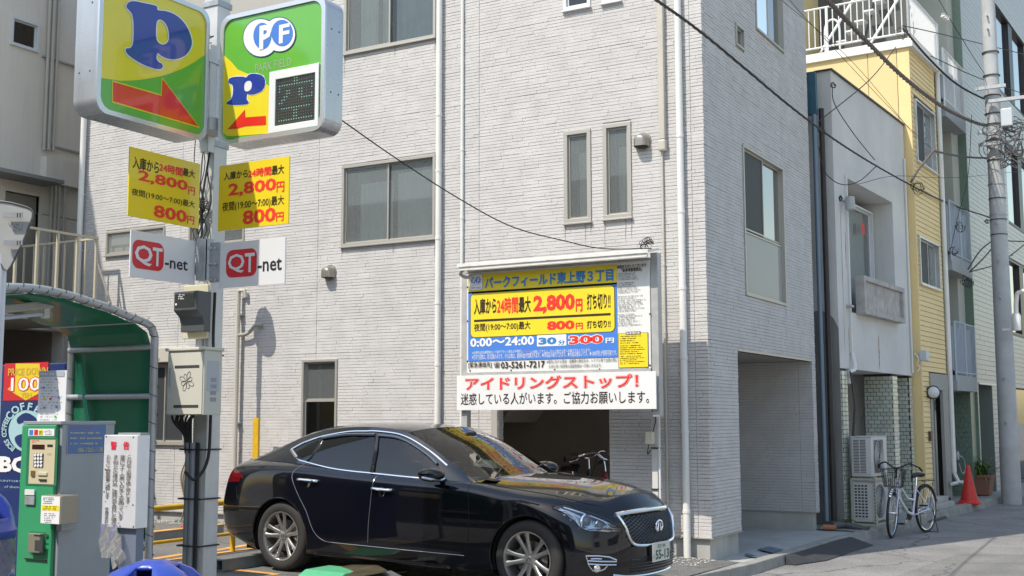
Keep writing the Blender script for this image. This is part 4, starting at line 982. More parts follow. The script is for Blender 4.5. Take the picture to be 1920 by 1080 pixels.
T('※出庫時は料金精算後ロック板が下がった事を必ず確認し、', WHITE, (120, 637), (445, 645), .004); T('5分以内', mat('pink_print', (.8, .2, .3), .5), (449, 632), (488, 643), .004); T('に出庫して下さい。(ロック板が上昇し出庫できなくなります)', WHITE, (492, 631), (868, 640), .004)
T('※打切り回数は、初1回限のみです。それ以降は、通常料金が加算されます。★領収証の発行できます。★料金は後払いです。★1000円札が使用可能です。', WHITE, (120, 658), (1037, 662), .004)
T('[緊急連絡先]', BRNT, (97, 706), (243, 742), .004, .012); T('☎', BRNT, (257, 705), (297, 740), .004, .012); T('03-5261-7217', BRNT, (302, 703), (580, 739), .004, .02)
GP = mat('grey_print', (.12, .12, .12), .5)
T('※場内における事故・盗難等の責任及び、トラブル等で出庫の際に', GP, (590, 690), (1040, 702), .003); T('お待ち頂く時間等の損害賠償は一切負いかねます。', GP, (605, 722), (940, 737), .003)
T('毎度ありがとうございます', BRNT, (1037, 92), (1222, 102), .003, .02); T('「駐車場管理規定」', BRNT, (1065, 113), (1195, 128), .003, .02)
rr_ = random.Random(3)
def microrows(S, m, x0, y0, x1, y1, n, off, nm='small_print', slope=0., ch=2.6, fillr=(.5, 1.), gap=.25):
    """lines of print too small to read: rows of short marks"""
    b = MB(); 
    for i in range(n):
        y = y0+(y1-y0)*(i+.5)/n; xe = x0+(x1-x0)*rr_.uniform(*fillr); x = x0; h = (y1-y0)/n*.5
        while x < xe:
            w = ch*rr_.uniform(.7, 1.5); yy = y+slope*(x-x0)
            if rr_.random() > gap:
                hh = h*rr_.uniform(.5, 1); p = S.P(x, yy-hh/2, off); q = S.P(x+w*.75, yy+hh/2, off); b.add([(p.x, p.y, q.z), (q.x, q.y, q.z), (q.x, q.y, p.z), (p.x, p.y, p.z)], [(0, 1, 2, 3)])
            x += w
    return b.build(nm, m, S.par, fix=False)
for (y0, y1, n) in ((142, 190, 5), (200, 272, 6), (285, 390, 8), (400, 480, 7)): microrows(S, GP, 1042, y0, 1218, y1, n, .003, slope=-.06)
q6('yellow_terms_edge', BRNT, (1043, 524), (1236, 737), .002); q6('yellow_terms', YELB, (1046, 526), (1233, 735), .004); q6('terms_tab', BRNT, (1093, 514), (1187, 529), .006); T('駐車場約款', WHITE, (1097, 516), (1183, 527), .008, .02)
for (y0, y1, n) in ((536, 592, 4), (596, 660, 5), (664, 722, 5)): microrows(S, BRNT, 1056, y0, 1222, y1, n, .006, slope=-.03)
q6('logo_edge', BRNT, (98, 152), (188, 248), .004, .03); q6('logo_plate', WHITE, (100, 154), (186, 246), .005, .028)
def ring_logo(S, cx, cy, r, off, sx=1.):
    def ell(x, y, rx, ry, n=28): return [(x+rx*math.cos(2*math.pi*i/n), y+ry*math.sin(2*math.pi*i/n)) for i in range(n)]
    S.poly('logo_disc_edge', NAVY, ell(cx-.45*r*sx, cy+.08*r, r*1.05*sx, r*1.07), off); S.poly('logo_disc_edge', NAVY, ell(cx+.62*r*sx, cy-.1*r, .95*r*sx, .97*r), off+.0005)
    S.poly('logo_disc', WHITE, ell(cx-.45*r*sx, cy+.08*r, r*sx, r*1.02), off+.002); S.poly('logo_disc', WHITE, ell(cx+.62*r*sx, cy-.1*r, .9*r*sx, .92*r), off+.0025)
    S.poly('logo_blue', BLUE, ell(cx-.35*r*sx, cy-.02*r, .52*r*sx, .72*r), off+.004); S.poly('logo_blue', BLUE, ell(cx+.78*r*sx, cy-.18*r, .62*r*sx, .72*r), off+.0045)
    S.text('P', WHITE, (cx-.5*r*sx, cy-.55*r), (cx+.15*r*sx, cy+.62*r), off+.006, .04); S.text('F', WHITE, (cx+.62*r*sx, cy-.6*r), (cx+1.2*r*sx, cy+.3*r), off+.006, .03)
ring_logo(S, 138, 192, 26, .006)
S.text('PARK FIELD', GP, (112, 232), (176, 238), .007)
# idling-stop panel hung below
ip = thing('idling_stop_sign', (-6.2, YBD-.02, 1.4), 'white banner board asking drivers to stop idling, bolted below the tariff board', 'sign')
S2 = Sheet(dict(Y=YBD-.03), (1, 0, 0), (0, -1, 0), ip, m6)
a = S2.P(22, 772); b = S2.P(1285, 1002); a2 = S2.P(1285, 765)
MB().box((a.x, YBD-.03, b.z), (b.x, YBD-.012, a2.z+.004)).build('panel', mat('banner_white', (.76, .76, .76), .4, var=.02), ip, bevel=.002)
PNK = mat('pink_outline', (.80, .38, .38), .5)
S2.text('アイドリングストップ！', PNK, (72, 798), (1178, 870), .002, .075); S2.text('アイドリングストップ！', WHITE, (74, 801), (1176, 868), .0035, .05); S2.text('アイドリングストップ！', REDB, (77, 803), (1173, 866), .005, .025)
S2.text('迷惑している人がいます。ご協力お願いします。', BRNT, (48, 902), (1240, 966), .003, .008)
ab_ = thing('electric_riser', (-5.1, YBD+.2, 0), 'grey square post with conduit and small switch box carrying the notice board feed', 'post')
DY = .30; xq = float(at(1230, 850, Y=YBD+.2+DY)[0]); YBR = YBD; YBD = YBD+DY
MB().box((xq-.035, YBD+.16, .02), (xq+.035, YBD+.23, 1.72)).build('post', mat('pale_grey_paint', (.60, .60, .58), .5), ab_, bevel=.004)
MB().tube([(xq+.065, YBD+.15, .03), (xq+.065, YBD+.15, 1.75)], .013, 8).build('conduit', PVCW, ab_, smooth=True)
MB().box((xq-.08, YBD+.08, 1.31), (xq+.01, YBD+.158, 1.45)).build('switch_box', mat('cream_plastic', (.66, .62, .50), .5), ab_, bevel=.008)
for z in (1.26, .8): MB().box((xq-.04, YBD+.145, z), (xq+.08, YBD+.158, z+.015)).build('strap', BLACK, ab_)
MB().tube(osp([(xq-.04, YBD+.1, 1.33), (xq-.06, YBD+.1, 1.2), (xq-.02, YBD+.1, 1.25)], 4), .006, 5).build('wire', CABLE, ab_)
MB().tube(osp([(xq+.0, YBD+.12, 1.45), (xq+.03, YBD+.13, 1.6), (xq-.03, YBD+.13, 1.75), (xq+.01, YBD+.13, 1.9)], 4), .006, 5).build('wire', CABLE, ab_)
YBD = YBR
fd = MB()
for i in range(14):
    c = np.array(at(1212+random.uniform(-8, 8), 468, Y=YBD-.05)); c[2] = 1.6+1.93+random.uniform(-.04, .05)
    fd.tube(osp([c+np.array([.04*math.cos(a), random.uniform(-.03, .03), .03*math.sin(a)]) for a in (0, 1.4, 2.8, 4.2)], 4), .004, 4)
fd.build('wire_knot', CABLE, bd, kind='stuff')
# ============================================================ SIGN POLE
PX, PY = -6.80, 6.98
sp = thing('sign_pole', (PX, PY, .06), 'tall square grey steel pole carrying the parking signs in front of the clad house', 'pole')
SPM = mat('pole_grey_paint', (.62, .62, .61), .4, .3, var=.10, vscale=5, streak=.15, streakcol=(.25, .25, .25))
MB().box((PX-.075, PY-.075, .08), (PX+.075, PY+.075, 5.6)).build('shaft', SPM, sp, bevel=.008)
for z in (3.78, 4.45, 4.95): MB().box((PX-.085, PY-.085, z), (PX+.085, PY+.085, z+.05)).build('band', GALV, sp, bevel=.003)
MB().box((PX+.0, PY-.16, 3.72), (PX+.09, PY-.086, 4.6)).build('bracket', SPM, sp, bevel=.004)
CG = mat('grey_conduit', (.24, .25, .27), .5, .1)
for dx, r in ((-.085, .024), (-.035, .024)): MB().tube([(PX+dx, PY-.105, .1), (PX+dx, PY-.105, 1.42)], r, 10).build('conduit', CG, sp, smooth=True)
MB().tube([(PX+.005, PY-.095, .1), (PX+.005, PY-.095, 1.42)], .013, 8).build('cable', CABLE, sp)
for z in (.62, .98, 1.36, 2.10): MB().box((PX-.15, PY-.14, z), (PX+.09, PY-.133, z+.012)).box((PX-.15, PY-.14, z), (PX-.143, PY+.08, z+.012)).box((PX+.083, PY-.14, z), (PX+.09, PY+.08, z+.012)).build('cable_tie', BLACK, sp)
wr = MB(); rw = random.Random(8)
for i in range(9):
    pts = [(PX+rw.uniform(-.1, .09), PY-.10-rw.uniform(0, .04), z+rw.uniform(-.05, .05)) for z in (3.9, 3.6, 3.3, 3.1, 2.95, 2.75)]; wr.tube(osp(pts[rw.randint(0, 2):], 5), rw.choice((.004, .006, .009)), 5)
for zc in (2.93, 3.3, 4.62):
    for i in range(6): wr.tube(osp([(PX+rw.uniform(-.12, .12), PY-.11-rw.uniform(0, .05), zc+rw.uniform(-.06, .06)) for j in range(4)], 5), .004, 5)
wr.build('loose_wires', CABLE, sp, kind='stuff')
MB().tube(osp([(PX-.13, PY+.1, 2.72+.28), (PX-.08, PY-.0, 2.93), (PX-.05, PY-.1, 2.9), (PX+.08, PY-.11, 2.85)], 5), .016, 8).build('flex_conduit', PVCB, sp, smooth=True)
MB().tube(osp([(PX+.10, PY-.05, 2.6), (PX+.105, PY-.06, 2.2), (PX+.15, PY-.07, 1.95), (PX+.12, PY-.08, 1.7), (PX+.11, PY-.09, 1.3), (PX+.05, PY-.16, 1.14), (PX-.02, PY-.2, 1.2)], 7), .012, 8).build('black_flex', CABLE, sp, smooth=True)
Yp = 6.887; Xp = -6.74
m2 = cc(0, 260, 2.909); m1 = cc(0, 0, 2.909)
def plate(nm, lab, plane, ur, nrm, tl, br, m, bolts=(), mf=None, cat='sign', th=.012):
    t = thing(nm, tuple(at(*mf(*tl), **plane)), lab, cat)
    S = Sheet(plane, ur, nrm, t, mf); a = S.P(*tl); b = S.P(*br); u = S.u; n = S.n; L = (b-a).dot(u)
    MB().obox(a-u*0-Vector((0, 0, a.z-b.z)), u*L, -n*th, (0, 0, a.z-b.z)).build('panel', m, t, bevel=.001)
    for (x, y) in bolts:
        q = S.P(x, y); MB().lathe(q, [(0, .006), (.008, .005), (.01, 0)], 8, n).build('bolt', GALV, t)
    return S
SY = mat('sign_yellow', (.80, .62, .02), .35, coat=.3)
RP = dict(Y=Yp-.10); RU = (1, 0, 0); RN = (0, -1, 0); LP_ = dict(X=Xp+.03); LU = (0, 1, 0); LN = (1, 0, 0)
s = plate('tariff_sign', 'yellow tariff plate on the left of the sign pole', LP_, LU, LN, (710, 42), (1083, 492), SY, mf=m2)
def tar_left(s):
    s.text('入庫から', BRNT, (725, 92), (866, 195), .002, .02); s.text('24時間', REDB, (869, 128), (995, 208), .002, .03); s.text('最大', BRNT, (997, 157), (1062, 217), .002, .02)
    s.text('2,800', REDB, (755, 168), (1023, 296), .002, .03); s.text('円', REDB, (1027, 258), (1063, 312), .002, .02)
    s.text('夜間(19:00～7:00)最大', BRNT, (718, 268), (1061, 384), .002, .01); s.text('800', REDB, (839, 357), (1018, 461), .002, .03); s.text('円', REDB, (1021, 418), (1059, 471), .002, .02)
tar_left(s)
s = plate('tariff_sign', 'yellow tariff plate on the right of the sign pole', RP, RU, RN, (1196, 150), (1572, 463), SY, mf=m2)
s.text('入庫から', BRNT, (1222, 184), (1352, 212), .002, .02); s.text('24時間', REDB, (1355, 167), (1480, 199), .002, .03); s.text('最大', BRNT, (1483, 148), (1550, 191), .002, .02)
s.text('2,800', REDB, (1247, 247), (1507, 292), .002, .03); s.text('円', REDB, (1510, 236), (1551, 289), .002, .02)
s.text('夜間(19:00～7:00)最大', BRNT, (1214, 348), (1549, 366), .002, .01); s.text('800', REDB, (1325, 393), (1505, 451), .002, .03); s.text('円', REDB, (1507, 403), (1547, 448), .002, .02)
WS_ = mat('sign_white', (.70, .71, .72), .3, coat=.2); QR = mat('sign_red', (.62, .02, .03), .35)
s = plate('network_sign', 'white QT-net plate on the left of the sign pole', LP_, LU, LN, (716, 497), (1062, 798), WS_, mf=m2)
s.quad('red_badge', QR, (724, 546), (890, 727), .002, .06); s.text('Q', WS_, (735, 574), (828, 700), .004, .018); s.text('T', WS_, (832, 592), (882, 700), .004, .02); s.text('-net', BLACK, (900, 648), (1022, 722), .002, .015)
for k_ in range(2): MB().obox(s.P(1062+k_*37, 545, .02)-Vector((0, 0, .33)), (0, .085, 0), (.03, 0, 0), (0, 0, .33)).build('angle_bracket', GALV, s.par)
s = plate('network_sign', 'white QT-net plate on the right of the sign pole', RP, RU, RN, (1197, 572), (1552, 790), WS_, mf=m2)
s.quad('red_badge', QR, (1236, 611), (1399, 747), .002, .06); s.text('Q', WS_, (1246, 633), (1334, 730), .004, .01); s.text('T', WS_, (1338, 626), (1390, 726), .004, .02); s.text('-net', BLACK, (1407, 660), (1537, 717), .002, .015)
MB().obox(s.P(1150, 570, .01)-Vector((0, 0, .31)), (.1, 0, 0), (0, .03, 0), (0, 0, .31)).build('angle_bracket', GALV, s.par)
for x in (1160, 1182, 1150):
    for y in (600, 685, 770): q = s.P(x, y, .012); MB().lathe(q, [(0, .012), (.01, .01), (.011, 0)], 8, (0, -1, 0)).build('bolt', ALU, s.par)
# ---- big illuminated sign boxes
def signbox(lab, plane, ur, nrm, x0, x1, z0, z1, mf, depth):
    """x0..x1 along ur from the world origin axis; front face on plane"""
    key, val = list(plane.items())[0]
    u = Vector(ur); n = Vector(nrm)
    def P(a, z, o): return (Vector((0, val, 0)) if key == 'Y' else Vector((val, 0, 0)))+u*a+Vector((0, 0, z))+n*o
    t = thing('sign_box', P((x0+x1)/2, z0, -.1), lab, 'sign')
    L, H = x1-x0, z1-z0; R = .10
    loop = rrect(L, H, R, 7); inner = [(.035+p*(L-.07)/L, .035+q*(H-.07)/H) for p, q in loop]
    MB().prism([P(x0+p, z0+q, 0) for p, q in loop], -n*depth).build('case', SBX, t, smooth=True)
    b = MB(); N = len(loop); vs = [P(x0+p, z0+q, 0) for p, q in loop]+[P(x0+p, z0+q, .018) for p, q in loop]+[P(x0+p, z0+q, .018) for p, q in inner]+[P(x0+p, z0+q, .002) for p, q in inner]
    b.add(vs, [(r*N+i, r*N+(i+1) % N, (r+1)*N+(i+1) % N, (r+1)*N+i) for r in range(3) for i in range(N)]).build('rim', ALU2, t, smooth=True)
    S = Sheet(plane, ur, nrm, t, mf)
    S.box = lambda m_, nm, a0, a1, c0, c1, off, r=0: MB().flat([P(x0+a0+p, z0+c0+q, off) for p, q in rrect(a1-a0, c1-c0, r)]).build(nm, m_, t, fix=False)
    S.PP = P; S.dim = (x0, x1, z0, z1); S.t = t
    # seams and screws on the case
    for q_ in (.30, .72):
        MB().box((0, 0, 0), (.001, .001, .001))
    for (a, z, o) in ((x0, z0+.3, -.06), (x0, z0+.3, -depth+.05), (x0, z1-.25, -.06), (x1, z0+.3, -.06), (x1, z0+.3, -depth+.05), (x1, z1-.25, -.06), (x1, z1-.25, -depth+.05)):
        sgn = -1 if a == x0 else 1; c = P(a, z, o); MB().lathe(c, [(0, .004), (.006, .003), (.007, 0)], 8, u*sgn).build('screw', DGREY, t)
    return S
SBX = mat('sign_case_paint', (.52, .53, .55), .28, .55, var=.05, vscale=5, streak=.35, streakcol=(.20, .20, .19)); ALU2 = mat('satin_aluminium', (.66, .67, .69), .25, .6)
YELS = mat('acrylic_yellow', (.80, .66, .03), .18, coat=.5, var=.05, vscale=3); GRS = mat('acrylic_green', (.13, .44, .05), .18, coat=.5, var=.05, vscale=3); NVS = mat('acrylic_navy', (.025, .05, .32), .18, coat=.5, var=.05, vscale=3); WHS = mat('acrylic_white', (.78, .80, .82), .1, coat=1.); RDS = mat('acrylic_red', (.74, .03, .02), .18, coat=.5, var=.05, vscale=3)
def clip_poly(pts, f):
    """keep the side where f>=0"""
    out = []
    for i, p in enumerate(pts):
        q = pts[(i+1) % len(pts)]; a, b = f(p), f(q)
        if a >= 0: out.append(p)
        if a*b < 0: t = a/(a-b); out.append((p[0]+(q[0]-p[0])*t, p[1]+(q[1]-p[1])*t))
    return out
Z0L, Z1L = 1.6+2.15, 1.6+3.20
SL = signbox('large P sign box with red arrow on the left side of the pole', dict(X=-6.59), LU, LN, 5.59, 6.67, Z0L, Z1L, m1, .22)
SL.box(YELS, 'yellow_face', .036, 1.044, .036, 1.029, .004, .07)
# green lower field below a wide arc
arc = [at(*m1(x, y), X=-6.59) for x, y in ((587, 438), (650, 441), (720, 440), (790, 433), (860, 420), (930, 400), (1000, 372), (1060, 338), (1110, 298))]
loop = [(float(p[1]), float(p[2])) for p in arc]
g0 = [(5.59+.036+p, Z0L+.036+q) for p, q in rrect(1.008, .7, .07)]; g0 = [p for p in g0 if p[1] < Z0L+.5]
gl_ = [(5.59+.036, loop[0][1])]+loop[1:-1]+[(6.67-.036, loop[-1][1])]
bot = [(5.59+.036+p, Z0L+.036+q) for p, q in rrect(1.008, .7, .07)]
bl = [p for p in bot if p[1] < Z0L+.2]; bl.sort(key=lambda p: -p[0])
MB().flat([SL.PP(a, z, .006) for a, z in gl_+bl]).build('green_field', GRS, SL.t, fix=False)
Pb = [(685, 38), (697, 14), (730, 8), (790, 20), (848, 34), (856, 56), (900, 62), (955, 84), (1005, 132), (1036, 198), (1040, 250), (1012, 298), (965, 322), (915, 322), (876, 306), (856, 290), (848, 318), (860, 338), (878, 350), (882, 366), (866, 379), (820, 370), (755, 342), (700, 305), (682, 282), (684, 266), (706, 262), (720, 240), (724, 190), (724, 130), (716, 80), (700, 58)]
Ph = [(850, 122), (862, 108), (882, 112), (902, 135), (915, 172), (917, 212), (904, 236), (880, 244), (858, 232), (847, 205), (846, 160)]
def grow(pts, k):
    c = np.mean(pts, 0); P = np.array(pts, float); N = len(P); out = []
    for i in range(N):
        t = P[(i+1) % N]-P[i-1]; n = np.array([t[1], -t[0]])/ (np.hypot(*t)+1e-9); out.append(tuple(P[i]+n*k))
    return out
SL.poly('letter_edge', WHS, grow(csp(Pb, 4), 6), .008, holes=[grow(csp(Ph, 3), -6)]); SL.poly('letter', NVS, Pb, .010, holes=[Ph], smooth=4)
Ar = [(612, 447), (877, 524), (881, 430), (1077, 690), (612, 553)]
SL.poly('arrow_edge', YELS, [(607, 439), (873, 516), (877, 418), (1088, 700), (607, 560)], .008); SL.poly('arrow', RDS, Ar, .010)
Z0R, Z1R = 1.6+2.12, 1.6+3.155
SR = signbox('round-cornered P sign box with LED vacancy panel, right of the pole', dict(Y=Yp-.15), RU, RN, -6.51, -5.46, Z0R, Z1R, m1, .20)
SR.box(GRS, 'green_face', .036, 1.014, .036, 1.019, .004, .07)
SR.poly('yellow_field', YELS, [(1222, 300), (1262, 335), (1300, 380), (1350, 402), (1420, 430), (1470, 470), (1475, 728), (1300, 742), (1240, 742), (1218, 722)], .006)
SR.poly('letter_edge', WHS, grow([(1250, 448), (1258, 428), (1292, 420), (1333, 420), (1346, 424), (1368, 406), (1405, 404), (1440, 418), (1451, 450), (1438, 490), (1402, 512), (1368, 518), (1353, 514), (1350, 542), (1360, 558), (1345, 570), (1292, 574), (1248, 571), (1243, 558), (1266, 542), (1276, 500), (1272, 465), (1258, 458)], 5), .008)
SR.poly('letter', NVS, [(1250, 448), (1258, 428), (1292, 420), (1333, 420), (1346, 424), (1368, 406), (1405, 404), (1440, 418), (1451, 450), (1438, 490), (1402, 512), (1368, 518), (1353, 514), (1350, 542), (1360, 558), (1345, 570), (1292, 574), (1248, 571), (1243, 558), (1266, 542), (1276, 500), (1272, 465), (1258, 458)], .010, holes=[[(1338, 460), (1350, 444), (1368, 442), (1378, 458), (1374, 486), (1354, 500), (1338, 492)]], smooth=3)
SR.poly('arrow', RDS, [(1245, 706), (1340, 598), (1342, 641), (1454, 633), (1454, 682), (1340, 690), (1300, 702)], .008)
ring_logo(SR, 1470, 200, 100, .008, sx=.95)
SR.text('PARK FIELD', mat('faded_print', (.30, .42, .26), .4), (1395, 352), (1592, 358), .006)
b = MB(); L0 = [SR.P(*p, .008) for p in ((1478, 388), (1748, 352), (1742, 690), (1476, 712))]; hol = [SR.P(*p, .008) for p in ((1512, 428), (1728, 376), (1724, 662), (1508, 690))]
x0_, x1_ = L0[0].x, L0[1].x; z1_, z0_ = L0[1].z+.01, L0[2].z
b.prism([(x0_, L0[0].y, z0_), (x1_, L0[0].y, z0_), (x1_, L0[0].y, z1_), (x0_, L0[0].y, z1_)], (0, -.012, 0), holes=[[(hol[0].x, L0[0].y, hol[3].z), (hol[1].x, L0[0].y, hol[3].z), (hol[1].x, L0[0].y, hol[1].z-.03), (hol[0].x, L0[0].y, hol[1].z-.03)]]).build('led_frame', WHS, SR.t, bevel=.004)
hx0, hx1, hz0_, hz1_ = hol[0].x, hol[1].x, hol[3].z, hol[1].z-.03
MB().flat([(hx0, L0[0].y-.001, hz0_), (hx1, L0[0].y-.001, hz0_), (hx1, L0[0].y-.001, hz1_), (hx0, L0[0].y-.001, hz1_)]).build('led_panel', mat('led_dark', (.045, .05, .05), .25, coat=.5), SR.t, fix=False)
bits = ["0000000110000000", "0000000110000000", "0111111111111110", "0100000000000010", "0100110001100010", "0000110001100000", "0001100001100010", "0011000000111110", "0110000000000000",
        "0000000000000000", "0011111111111100", "0000000110000000", "0000000110000000", "0000000110000000", "0111111111111110", "0000000000000000"]
on = MB(); of = MB()
for r in range(16):
    for c in range(16):
        x = hx0+(hx1-hx0)*(c+.5)/16; z = hz1_-(hz1_-hz0_)*(r+.5)/16; (on if bits[r][c] == '1' else of).lathe((x, L0[0].y-.001, z), [(.0055, .001), (.004, .004), (0, .005)], 6, (0, -1, 0))
on.build('led_dots', mat('led_teal', (.25, .42, .38), .3, emit=(.25, .8, .65), es=.16), SR.t, kind='stuff'); of.build('unlit_dots', mat('led_off', (.10, .10, .09), .3), SR.t, kind='stuff')
DRT = mat('grime', (.10, .07, .04), .9)
for S_q, x0_, y0_, x1_, y1_ in ((SL, 566, 606, 1088, 752), (SR, 1222, 765, 1745, 716)):
    b = MB(); rq = random.Random(9)
    for i in range(150):
        t = rq.random(); c = S_q.P(x0_+(x1_-x0_)*t, y0_+(y1_-y0_)*t-abs(rq.gauss(0, 1.6)), .0075); h = rq.uniform(.002, .006)
        q = [c+S_q.u*h*rq.uniform(.6, 2)*math.cos(a)+Vector((0, 0, h*.7*math.sin(a))) for a in (0, 1.3, 2.4, 3.6, 5.)]; b.add(q, [(0, 1, 2, 3, 4)])
    b.build('grime', DRT, S_q.t, kind='stuff', fix=False)
# arms of the boxes
MB().box((PX-.02, PY-.3, 3.85), (PX+.26, PY-.08, 3.95)).build('arm', SPM, sp); MB().box((PX-.02, PY-.36, 4.45), (PX+.1, PY-.08, 4.55)).build('arm', SPM, sp)
# ---- meter and cabinet on the pole
em = thing('electric_meter', (PX, PY-.2, 2.2), 'dark grey electric meter on a cream back plate fixed to the sign pole', 'electric meter')
def fy(x, y, Y): q = at(x, y, Y=Y); return float(q[0]), float(q[2])
YM = PY-.12; x0, z1 = fy(345, 536, YM); x1, z0 = fy(388, 634, YM)
CRM = mat('cream_plate', (.56, .53, .38), .5)
MB().prism([(x0+.0, YM, z0), (x1, YM, z0), (x1, YM, z1), (x0, YM, z1)], (0, .02, 0)).build('back_plate', CRM, em, bevel=.006)
a0, b1 = fy(330, 548, YM-.13); a1, b0 = fy(372, 620, YM-.13)
MM = mat('meter_grey', (.075, .08, .085), .35)
MB().prism([(a0, YM-.15, b1-.15), (a0, YM-.15, b1), (a0, YM, b1), (a0, YM, b0), (a0, YM-.07, b0), (a0, YM-.07, b1-.26), (a0, YM-.09, b1-.2)], (a1-a0, 0, 0)).build('case', MM, em, bevel=.006)
MB().box((a0+.015, YM-.153, b1-.125), (a1-.03, YM-.1505, b1-.02)).build('window', mat('dark_acrylic', (.02, .022, .025), .05, coat=1.), em)
Sm = Sheet(dict(Y=YM-.155), RU, RN, em); microrows(Sm, WHITE, 334, 551, 346, 562, 3, .0, ch=1.6, gap=.2); MB().lathe((a0+.03, YM-.154, b1-.10), [(0, .003), (.009, .002), (.009, 0)], 12, (0, -1, 0)).build('button', WHITE, em)
MB().tube([(PX+.03, PY-.1, z0), (PX+.03, PY-.1, 2.05)], .010, 6).tube([(PX+.055, PY-.1, z0), (PX+.055, PY-.1, 2.05)], .010, 6).build('feed_cable', CG, em)
cb = thing('control_cabinet', (PX-.1, PY-.3, 1.5), 'cream steel control cabinet with printed flower code and two slots on the sign pole', 'cabinet')
YC = PY-.30; x0, z1 = fy(316, 659, YC); x1, z0 = fy(381, 778, YC)
CRC = mat('cream_cabinet', (.56, .55, .48), .42, var=.04, vscale=4)
MB().box((x0, YC, z0), (x1, YC+.19, z1)).build('case', CRC, cb, bevel=.004)
MB().box((x0-.02, YC-.02, z1), (x1+.015, YC+.20, z1+.025)).build('lid', CRC, cb, bevel=.006)
dr = MB().box((x0+.006, YC-.008, z0+.006), (x1-.012, YC-.001, z1-.015)).build('door', CRC, cb, bevel=.002)
for zz in (z1-.135, z0+.055): reparent(MB().box((x0+.08, YC-.0095, zz), (x1-.045, YC-.0085, zz+.022)).build('slot', DGREY, cb), dr)
reparent(MB().box((x0+.028, YC-.016, (z0+z1)/2-.03), (x0+.043, YC-.008, (z0+z1)/2+.12)).build('handle', GALV, cb, bevel=.003), dr)
fl_ = MB(); cx, cz = (x0+x1)/2+.02, (z0+z1)/2+.01
for i in range(8):
    a = i*math.pi/4+.39; L = .08 if i % 2 else .06
    pts = [(cx+L*t*math.cos(a)-w*math.sin(a), YC-.0095, cz+L*t*math.sin(a)+w*math.cos(a)) for t, w in ((.1, 0), (.4, .014), (.8, .014), (1, 0), (.8, -.014), (.4, -.014), (.1, 0))]
    fl_.tube(osp(pts, 3), .0019, 4)
reparent(fl_.build('printed_rosette', BLACK, cb), dr)
Sc = Sheet(dict(X=x1+.001), LU, LN, cb)
MB().box((x1, YC+.03, z0+.18), (x1+.0015, YC+.16, z1-.08)).build('label_plate', mat('faded_label', (.42, .44, .46), .4), cb)
for i, z in enumerate((z1-.24, z1-.29, z1-.34, z1-.39)): MB().box((x1+.002, YC+.07, z), (x1+.0025, YC+.13, z+.03)).build('faded_mark', mat('faded_mark', (.28, .29, .32), .5), cb)
jb = MB()
for i in range(7): jb.tube(osp([(PX-.16+i*.035, YC+.08+(i % 3)*.03, z0), (PX-.15+i*.03, YC+.1, z0-.06), (PX-.12+i*.012, PY-.12, z0-.16), (PX-.11+i*.01, PY-.11, z0-.3)], 4), .014 if i % 2 else .009, 6)
jb.build('cable_tails', CABLE, cb, kind='stuff')
# lamp post standing behind the sign pole: it throws the bell shadow on the house wall
lpz = thing('flood_lamp_post', (-11.83, 12.2, 0), 'slim lamp post with bell hood behind the sign pole', 'lamp post')
z0 = zlot(-11.8)
MB().tube([(-11.83, 12.2, z0), (-11.83, 12.2, 3.75)], .035, 10).tube([(-11.83, 12.2, 2.9), (-11.83, 12.2, 3.75)], .045, 10).build('post', GALV, lpz, smooth=True)
MB().lathe((-11.74, 12.2, 3.74), [(.2, 0), (.2, .02), (.15, .22), (.05, .33), (.02, .42), (0, .42)], 20).build('hood', GALV, lpz, smooth=True)
# ============================================================ PAY STATION SHELTER
XR, XLs, YS = -6.99, -7.93, 6.58
sh = thing('pay_shelter', (-7.4, YS, .1), 'arched green sheet shelter on grey pipes over the pay machine', 'shelter')
PIPE = mat('shelter_pipe', (.42, .44, .46), .4, .4, var=.08, vscale=10)
arcR = [(6.60, .1), (6.595, 1.2), (6.59, 2.24), (6.54, 2.32), (6.42, 2.36), (6.32, 2.38), (6.13, 2.43), (5.99, 2.452), (5.86, 2.475), (5.72, 2.495), (5.61, 2.505), (5.47, 2.51), (5.34, 2.505), (5.2, 2.49), (5.0, 2.45)]
P = [(y, z) for y, z in arcR[:2]]+[tuple(q) for q in osp([np.array(a) for a in arcR[2:]], 3)]
for x in (XR, XLs):
    MB().tube([(x+(0 if z > 1.9 else 0), y, z) for y, z in P], .031, 12).build('arch_pipe', PIPE, sh, smooth=True)
for (y, z) in ((6.40, 2.35), (6.57, 2.16), (6.57, 1.78), (5.4, 2.49), (6.57, .66)): MB().tube([(XLs, y, z), (XR, y, z)], .024, 10).build('cross_pipe', PIPE, sh, smooth=True)
SHG = mat('shelter_green_sheet', (.020, .19, .105), .42, var=.1, vscale=2, coat=.2)
n_ = SHG.node_tree.nodes; l_ = SHG.node_tree.links; trn = n_.new('ShaderNodeBsdfTranslucent'); trn.inputs[0].default_value = (.05, .34, .19, 1)
mxs = n_.new('ShaderNodeMixShader'); mxs.inputs[0].default_value = .22; l_.new(n_['Principled BSDF'].outputs[0], mxs.inputs[1]); l_.new(trn.outputs[0], mxs.inputs[2]); l_.new(mxs.outputs[0], n_['Material Output'].inputs[0])
prof = [(6.612, .69), (6.607, 1.3), (6.602, 2.1)]+[(6.53, 2.27), (6.40, 2.335)]+[(y, z-.032) for y, z in arcR[5:]]
b = MB(); xs_ = np.linspace(XLs+.02, XR-.02, 7)
for x in xs_:
    for (y, z) in prof: b.v.append((x, y+.03*math.sin(0), z))
m_ = len(prof); b.f = [(i*m_+j, (i+1)*m_+j, (i+1)*m_+j+1, i*m_+j+1) for i in range(6) for j in range(m_-1)]
o = b.build('green_sheet', SHG, sh, smooth=True); md = o.modifiers.new('s', 'SOLIDIFY'); md.thickness = .003
